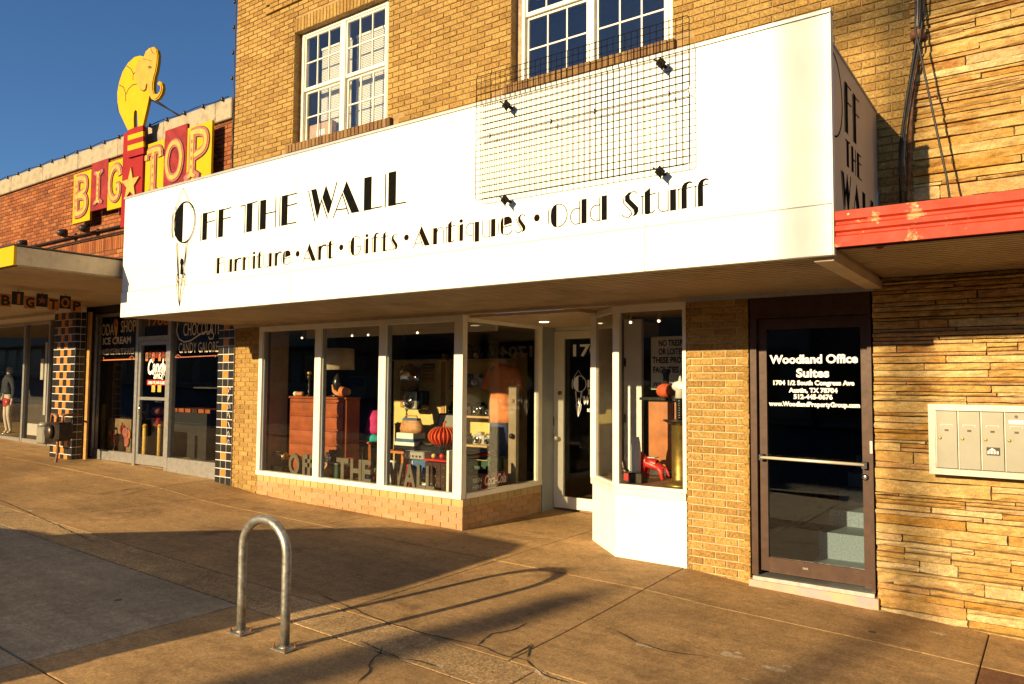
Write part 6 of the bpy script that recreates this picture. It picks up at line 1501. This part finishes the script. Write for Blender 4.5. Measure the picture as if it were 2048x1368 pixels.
for i in range(2):
    d = B('cabinet_door', 'orange_wood', wd_, (wa+.015+.30*i, wa+.30+.30*i, .938, .949, BZ_+.08, wz-.02)); MB().box(wa+(.275 if i == 0 else .325), wa+(.29 if i == 0 else .34), .920, .937, (BZ_+wz)/2+.02, (BZ_+wz)/2+.12).build('handle', 'chrome', d)
B('cabinet_top', 'black_gloss', wd_, (wa-.08, wa+.66, .90, 1.24, wz, wz+.03))
px_, pz_ = q(1332, 790, 1.0)
t = thing('glass_pumpkin_jar', 'orange pumpkin-shaped glass jar with dark neck on the cabinet', 'jar', (px_, 1.0, wz+.03)); z = wz+.031
mb = MB(); n = 24
for r_, h_ in ((.05, 0), (.095, .03), (.105, .07), (.09, .12), (.04, .15)):
    for i in range(n): t_ = 2*PI*i/n; k = 1+.08*math.cos(8*t_); mb.v.append((px_+r_*k*math.cos(t_), 1.0+r_*k*math.sin(t_), z+h_))
mb.f = [(j*n+i, j*n+(i+1) % n, (j+1)*n+(i+1) % n, (j+1)*n+i) for j in range(4) for i in range(n)]+[tuple(range(n-1, -1, -1)), tuple(4*n+i for i in range(n))]
mb.build('jar_body', 'paper_orange', t, True); MB().lathe([(.04, .15), (.03, .22), (.05, .30), (.045, .31)], (px_, 1.0, z), 16).build('jar_neck', 'black_gloss', t, True)
bcx, _ = q(1361, 900, .32)
ash = thing('brass_pedestal', 'tall brass cylinder pedestal with dark dish and lamp on it', 'pedestal', (bcx, .32, BZ_))
dish = q(1355, 842, .32)[1]
MB().lathe([(.16, BZ_+.001), (.155, BZ_+.03), (.10, BZ_+.05), (.085, BZ_+.08), (.085, dish-.04)], (bcx, .32, 0), 26).build('column', 'brass', ash, True)
MB().lathe([(.085, dish-.04), (.10, dish-.03), (.165, dish), (.17, dish+.012), (.15, dish+.012)], (bcx, .32, 0), 26).build('dish', 'dark_bronze', ash, True)
lp = thing('beaded_lamp', 'small lamp with white globe and black beaded stem on the pedestal', 'lamp', (bcx, .32, dish+.012)); z = dish+.013
gz_ = q(1358, 772, .32)[1]
mb = MB()
for i in range(9): mb.ball((bcx, .32, z+.02+(gz_-.12-z)*i/9), .045, .045, .022, 12, 6)
mb.build('stem', 'black_gloss', lp, True); MB().lathe([(.05, -.12), (.045, -.05), (.075, -.03), (.085, .0), (.06, .035), (.02, .05), (.008, .10)], (bcx, .32, gz_), 20).build('globe', 'paper_white', lp, True)
rh, rz_ = q(1308, 940, .45)
hs = thing('red_toy_horse', 'shiny red toy horse figure in the display bay', 'toy', (rh, .45, BZ_))
zt_ = q(1300, 905, .45)[1]-BZ_
k = zt_/.32
skin_body('horse_body', 'bright_red', hs, [(rh-.02, .45, BZ_+.21*k, (.06*k, .055*k)), (rh-.10, .45, BZ_+.23*k, .06*k), (rh+.07, .45, BZ_+.19*k, .055*k), (rh-.15, .45, BZ_+.29*k, .038*k), (rh-.20, .45, BZ_+.33*k, .032*k), (rh-.26, .45, BZ_+.29*k, .024*k),
    (rh-.11, .42, BZ_+.12*k, .028*k), (rh-.12, .42, BZ_+.02, .020*k), (rh-.09, .48, BZ_+.12*k, .028*k), (rh-.09, .48, BZ_+.02, .020*k), (rh+.09, .42, BZ_+.11*k, .03*k), (rh+.11, .42, BZ_+.02, .020*k), (rh+.07, .48, BZ_+.11*k, .03*k), (rh+.08, .48, BZ_+.02, .020*k), (rh+.13, .45, BZ_+.17*k, .016*k), (rh+.17, .45, BZ_+.07*k, .014*k)],
    [(0, 1), (0, 2), (1, 3), (3, 4), (4, 5), (1, 6), (6, 7), (1, 8), (8, 9), (2, 10), (10, 11), (2, 12), (12, 13), (2, 14), (14, 15)])
B('saddle', 'paper_white', hs, (rh-.05, rh+.03, .40, .50, BZ_+.265*k, BZ_+.275*k))
vx, vz = q(1272, 960, .35)
vs_ = thing('white_vase', 'tall ribbed white vase on a small red box in the bay', 'vase', (vx, .35, BZ_)); 
MB().bbox(vx-.10, vx+.10, .27, .41, BZ_+.001, BZ_+.10, .004).build('box', 'dark_bronze', vs_); B('box_label', 'bright_red', vs_, (vx-.095, vx-.04, .266, .2695, BZ_+.02, BZ_+.09))
mb = MB(); n = 28
for r_, h_ in ((.045, .10), (.048, .18), (.05, .30), (.042, .40), (.03, .46), (.026, .46)):
    for i in range(n): t_ = 2*PI*i/n; kk = 1+.06*(i % 2); mb.v.append((vx+r_*kk*math.cos(t_), .35+r_*kk*math.sin(t_), BZ_+h_))
mb.f = [(j*n+i, j*n+(i+1) % n, (j+1)*n+(i+1) % n, (j+1)*n+i) for j in range(5) for i in range(n)]+[tuple(range(n-1, -1, -1)), tuple(5*n+i for i in range(n))]
mb.build('vase', 'paper_white', vs_)
dx_, dz_ = q(1250, 945, .62)
t = thing('dog_figurine', 'small dark seated dog figurine left of the white vase', 'figurine', (dx_, .62, BZ_))
skin_body('dog_body', 'dark_bronze', t, [(dx_, .62, BZ_+.05, .045), (dx_-.02, .62, BZ_+.13, .035), (dx_-.03, .62, BZ_+.19, .032), (dx_-.07, .62, BZ_+.185, .02), (dx_-.05, .62, BZ_+.02, .016), (dx_+.05, .62, BZ_+.02, .02)], [(0, 1), (1, 2), (2, 3), (1, 4), (0, 5)])

# ------------------------------------------------------------------ things in the candy shop window
for i, (px, py0, py1) in enumerate(((207, 808, 905), (258, 845, 912), (291, 848, 915), (320, 848, 918))):
    x, z1 = q(px, py0, .42); 
    t = thing('yellow_post', ('tall yellow post at the left of the candy shop window', 'yellow post beside the candy shop door frame', 'yellow post behind the left of the glass door', 'yellow post behind the right of the glass door')[i], 'candy tube', (x, .42, .31), 'yellow posts')  # plain upright yellow posts with caps, just behind the glass
    MB().lathe([(.04, .311), (.045, .33), (.045, z1-.03), (.035, z1)], (x, .42, 0), 14).build('tube', 'letter_gold', t, True); MB().lathe([(.047, z1-.06), (.047, z1-.02), (.02, z1)], (x, .42, 0), 14).build('cap', 'gold_paint', t, True)
cdx = q(235, 890, .30)[0]
t = thing('candy_poster', 'board of big red and orange sweets in the lower candy shop window', 'poster', (cdx, .35, .31))
B('board', 'deck_wood', t, (cdx-.42, cdx+.40, .33, .35, .312, 1.05))
for k in range(16):
    x, z, r = cdx+RND.uniform(-.34, .32), .40+RND.uniform(0, .55), RND.uniform(.05, .11)
    MB().lathe([(r, .329-.002*k), (r*.9, .322-.002*k)], (x, 0, z), 16, 'y').build('sweet', RND.choice(['letter_pink', 'glass_print_orange', 'letter_gold', 'sign_red']), t)
for i, (px, py, lab) in enumerate(((226, 800, 'chrome gumball machine in the candy shop window'), (315, 830, 'chrome gumball machine behind the candy shop door'))):
    x, z = q(px, py, 1.1); t = thing('gumball_machine', lab, 'gumball machine', (x, 1.1, .31))
    MB().lathe([(.16, .311), (.15, .34), (.03, .38), (.03, z-.25), (.12, z-.2), (.10, z-.05)], (x, 1.1, 0), 18).build('stand', 'bright_red', t, True); MB().ball((x, 1.1, z+.10), .16).build('globe', 'glass_clear', t, True); MB().ball((x, 1.1, z+.07), .12, .12, .10).build('gumballs', 'letter_pink', t, True); MB().lathe([(.09, z+.24), (.07, z+.29), (.02, z+.30)], (x, 1.1, 0), 16).build('lid', 'chrome', t, True)
ctx = q(385, 860, 1.4)[0]
t = thing('candy_counter', 'dim wooden counter with trays of sweets in the candy shop', 'counter', (ctx, 1.5, .31))
MB().bbox(ctx-.9, ctx+.75, 1.3, 1.9, .311, 1.15, .01).build('counter', 'dark_void', t)
for i in range(7): B('sweet_tray', RND.choice(['dresser_wood', 'deck_wood', 'brown_metal', 'rust']), t, (ctx-.85+.22*i, ctx-.67+.22*i, 1.35, 1.8, 1.151, 1.22))
B('shelf', 'room_dark', t, (ctx-.9, ctx+.75, 1.7, 1.9, 1.6, 1.63), (ctx-.88, ctx-.85, 1.7, 1.9, 1.151, 1.6), (ctx+.72, ctx+.75, 1.7, 1.9, 1.151, 1.6))

# small curios crowded between the larger things
def curio(name, lab, cat, px, Y, prof, m, z=DK, n=16):
    x = q(px, 930, Y)[0]; o = MB().lathe(prof, (x, Y, z+.001), n).build(name, m, None, True); o['label'] = lab; o['category'] = cat; return x
curio('glass_bottle', 'dark green glass bottle behind the letter O', 'bottle', 600, .24, [(.03, 0), (.035, .02), (.035, .14), (.012, .19), (.012, .25), (.015, .26)], 'green_paint')
curio('stoneware_jug', 'brown stoneware jug between the dresser and the mullion', 'jug', 655, .22, [(.05, 0), (.065, .04), (.065, .12), (.03, .17), (.025, .20), (.03, .21)], 'leather_tan')
curio('enamel_pot', 'blue enamel pot behind the letter E', 'pot', 733, .36, [(.07, 0), (.085, .03), (.085, .14), (.08, .15), (.02, .18), (.015, .20)], 'blue_case')
curio('brass_bell', 'small brass bell beside the letter W', 'bell', 792, .30, [(.07, 0), (.06, .03), (.045, .10), (.02, .13), (.012, .20), (.016, .22)], 'brass')
curio('milk_jug', 'white enamel jug behind the letter W', 'jug', 786, .50, [(.06, 0), (.075, .05), (.06, .18), (.045, .24), (.055, .28)], 'paper_white')
curio('table_bell_jar', 'black candle jar on the table beside the tan handbag', 'jar', 842, .62, [(.035, 0), (.04, .01), (.04, .11), (.03, .12), (.01, .15)], 'black_gloss', ttop)
curio('red_thermos', 'red thermos flask behind the letter A', 'flask', 818, .30, [(.04, 0), (.042, .02), (.042, .20), (.03, .22), (.03, .27), (.02, .28)], 'bright_red')
curio('plate_stack', 'stack of cream plates behind the second bronze L', 'plates', 858, .30, [(.05, 0), (.10, .015), (.10, .03), (.06, .04), (.105, .055), (.105, .075), (.05, .08)], 'paper_white')

# ================================================================== STREET BEHIND THE CAMERA (casts the shadows, shows in the glass)
def suv(xr, yn, length, height, lab, group=None, m='car_paint', zg=None):
    """large parked wagon facing -X; xr = rear end, yn = side nearest the shops"""
    zg = grow(xr-length/2, 0) if zg is None else zg
    t = thing('parked_car', lab, 'car', (xr-length/2, yn-.95, zg), group); W = 1.9; h = height
    def sec(f): return [(xr-length*f[0], zg+h*f[1])]
    low = [(0.0, .22), (0.0, .52), (.02, .58), (.62, .57), (.80, .555), (.97, .50), (1.0, .40), (.995, .20), (.90, .17), (.10, .17)]
    P = [(xr-length*a, zg+h*b) for a, b in low]
    mb = MB(); n = len(P); ins = .05
    for (y, k) in ((yn, .0), (yn-.06, 1), (yn-W+.06, 1), (yn-W, .0)):
        for (x, z) in P: mb.v.append((x+(ins if x < xr-length*.9 and not k else 0)-(ins if x > xr-.1 and not k else 0), y, z-(0.03 if not k and z > zg+h*.5 else 0)))
    mb.f = [tuple(range(n)), tuple(range(4*n-1, 3*n-1, -1))]+[(j*n+i, (j+1)*n+i, (j+1)*n+(i+1) % n, j*n+(i+1) % n) for j in range(3) for i in range(n)]
    mb.build('body', m, t)
    cab = [(.012, .57), (.03, .92), (.07, .985), (.30, 1.0), (.40, .95), (.72, .57)]
    mb = MB(); n = len(cab)
    for y, k in ((yn-.02, .0), (yn-W+.02, .0)):
        for a, b in cab:
            s = (b-.57)/.43*.16; mb.v.append((xr-length*a, y-(s if y > yn-W/2 else -s), zg+h*b))
    mb.f = [tuple(range(n)), tuple(range(2*n-1, n-1, -1))]+[(i, n+i, n+(i+1) % n, (i+1) % n) for i in range(n)]
    mb.build('cabin', m, t)
    for y, sg in ((yn, 1), (yn-W, -1)):
        for a, b, c, d in ((.05, .22, .05, .22), (.24, .36, .24, .36), (.38, .64, .38, .42)):
            q0 = lambda f, hh: (xr-length*f, y-sg*(.02+(hh-.57)/.43*.16)+sg*.006, zg+h*hh)
            mb = MB(); o_ = [q0(a, .60), q0(b, .60), q0(d, .93), q0(c, .93)]
            mb.add(o_+[(v[0], v[1]+sg*.004, v[2]) for v in o_], [(0, 1, 2, 3), (7, 6, 5, 4), (0, 4, 5, 1), (1, 5, 6, 2), (2, 6, 7, 3), (3, 7, 4, 0)]); mb.build('side_window', 'black_gloss', t)
    for a in (.19, .80):
        for y in (yn-.01, yn-W+.23):
            wh = MB().lathe([(.20, 0), (.36, -.0), (.38, -.05), (.38, -.18), (.36, -.22), (.20, -.22)], (xr-length*a, y, zg+.38), 24, 'y').build('wheel', 'rubber_black', t, True)
            MB().lathe([(.21, .002), (.20, -.222)], (xr-length*a, y, zg+.38), 20, 'y').build('rim', 'aluminium', wh)
    for y in (yn-.25, yn-W+.25):
        MB().bbox(xr-length+.01, xr-length+.06, y-.13, y+.13, zg+h*.42, zg+h*.48, .01).build('headlight', 'chrome', t); MB().bbox(xr-.03, xr+.015, y-.10, y+.10, zg+h*.40, zg+h*.54, .01).build('tail_light', 'bright_red', t)
    return t
suv(-5.38, -6.0, 5.0, 1.84, 'tall dark wagon parked at the kerb beside the pavement')
for i, x in enumerate((-16.0, -30.0, 4.0)):
    suv(x, -21.6, 4.5, 1.5, ('light car parked across the street, nearest the pole', 'light car parked across the street, far to the left', 'light car parked across the street, to the right')[i], 'cars across the street', 'mail_grey')
# low buildings across the street
for i, (x0, x1, h, m) in enumerate(((-62, -41, 5.6, 'far_stucco'), (-40.8, -26, 6.2, 'far_brick'), (-25.8, -9, 5.6, 'far_stucco'), (-8.8, 6, 6.0, 'far_brick'), (6.2, 24, 5.6, 'far_stucco'), (-85, -62.2, 7.5, 'far_brick'), (-112, -85.2, 8.0, 'far_stucco'), (-150, -112.2, 9.0, 'far_brick'))):
    zg = grow((x0+x1)/2, 0); t = thing('far_building', ('pale stucco shop at the far left end across the street', 'tall brick shop with red awning across the street', 'pale stucco shop with blue awning across the street', 'brick shop with green awning across the street', 'pale stucco shop with red awning at the right end across the street', 'big brick block with blue awning far up the street', 'big stucco block with green awning far up the street', 'brick warehouse at the far end of the street')[i], 'building', ((x0+x1)/2, -32, zg), 'low buildings across the street')
    B('wall', m, t, (x0, x1, -40, -29, zg-1, zg+h)); B('cornice', 'coping_stone', t, (x0, x1, -28.99, -28.8, zg+h-.35, zg+h))
    n = int((x1-x0)/3.2)
    for k in range(n):
        a = x0+.6+k*(x1-x0-1.2)/n; B('shop_window', 'black_gloss', t, (a+.2, a+2.4, -28.99, -28.95, zg+.6, zg+2.9))
    B('awning', ('green_paint', 'sign_red', 'blue_case')[i % 3], t, (x0+.5, x1-.5, -28.99, -27.4, zg+3.05, zg+3.2))
# utility pole whose soft shadow crosses the paving and the sign
UPY = -41.0; UPX = -1.27+(UPY+1.75)*math.tan(SUN_AZ)
t = thing('utility_pole', 'tall wooden utility pole across the street', 'utility pole', (UPX, UPY, grow(UPX, 0)))
MB().tube([(UPX, UPY, -.4), (UPX, UPY, 17.0)], [.125, .095], 12).build('pole', 'bark', t, True); B('crossarm', 'bark', t, (UPX-1.1, UPX+1.1, UPY-.1, UPY+.1, 16.4, 16.55))
for k in range(4): MB().lathe([(.04, 16.55), (.06, 16.6), (.03, 16.7)], (UPX-.95+k*.63, UPY, 0), 10).build('insulator', 'camera_grey', t, True)
# trees across the street
def tree(x, y, h, cr, lab, seed, slim=False):
    r = random.Random(seed); zg = grow(x, y)+.15; t = thing('street_tree', lab, 'tree', (x, y, zg), 'street trees')
    mb = MB(); mb.tube([(x, y, zg-.1), (x+.05, y, zg+h*.3), (x-.04, y+.05, zg+h*.6)], [.14, .11, .05], 8)
    for k in range(6):
        a = r.uniform(0, 6.28); b = zg+h*r.uniform(.3, .55); mb.tube([(x, y, b), (x+math.cos(a)*cr*.6, y+math.sin(a)*cr*.6, b+h*.18)], [.05, .015], 6)
    mb.build('trunk', 'bark', t, True)
    mb = MB(); n = 1500
    cl = [(r.gauss(0, .5), r.gauss(0, .5), r.uniform(0, 1)) for _ in range(26)]
    for k in range(n):
        c = r.choice(cl); u = min(1, max(0, c[2]+r.gauss(0, .08))); wv = (1-u*.85) if slim else math.sin(PI*(.12+.8*u))
        p = Vector((x+cr*wv*(c[0]+r.gauss(0, .28)), y+cr*wv*(c[1]+r.gauss(0, .28)), zg+h*(.28+.72*u)))
        d1 = Vector((r.gauss(0, 1), r.gauss(0, 1), r.gauss(0, 1))).normalized(); d2 = d1.cross(Vector((r.gauss(0, 1), r.gauss(0, 1), r.gauss(0, 1)))).normalized(); s = r.uniform(.07, .15)
        mb.add([p-d1*s, p+d2*s*.5, p+d1*s, p-d2*s*.5], [(0, 1, 2, 3)])
    mb.build('crown', 'leaf', t)
tree(-7.75, -24.9, 6.6, .55, 'slim young street tree across the road', 3, True)
tree(-18, -25.5, 5.6, 1.9, 'rounded street tree in front of the low stucco shop', 4); tree(-33, -25.5, 5.8, 2.0, 'rounded street tree far to the left across the road', 5); tree(2.5, -25.5, 5.3, 1.8, 'rounded street tree to the right across the road', 6)
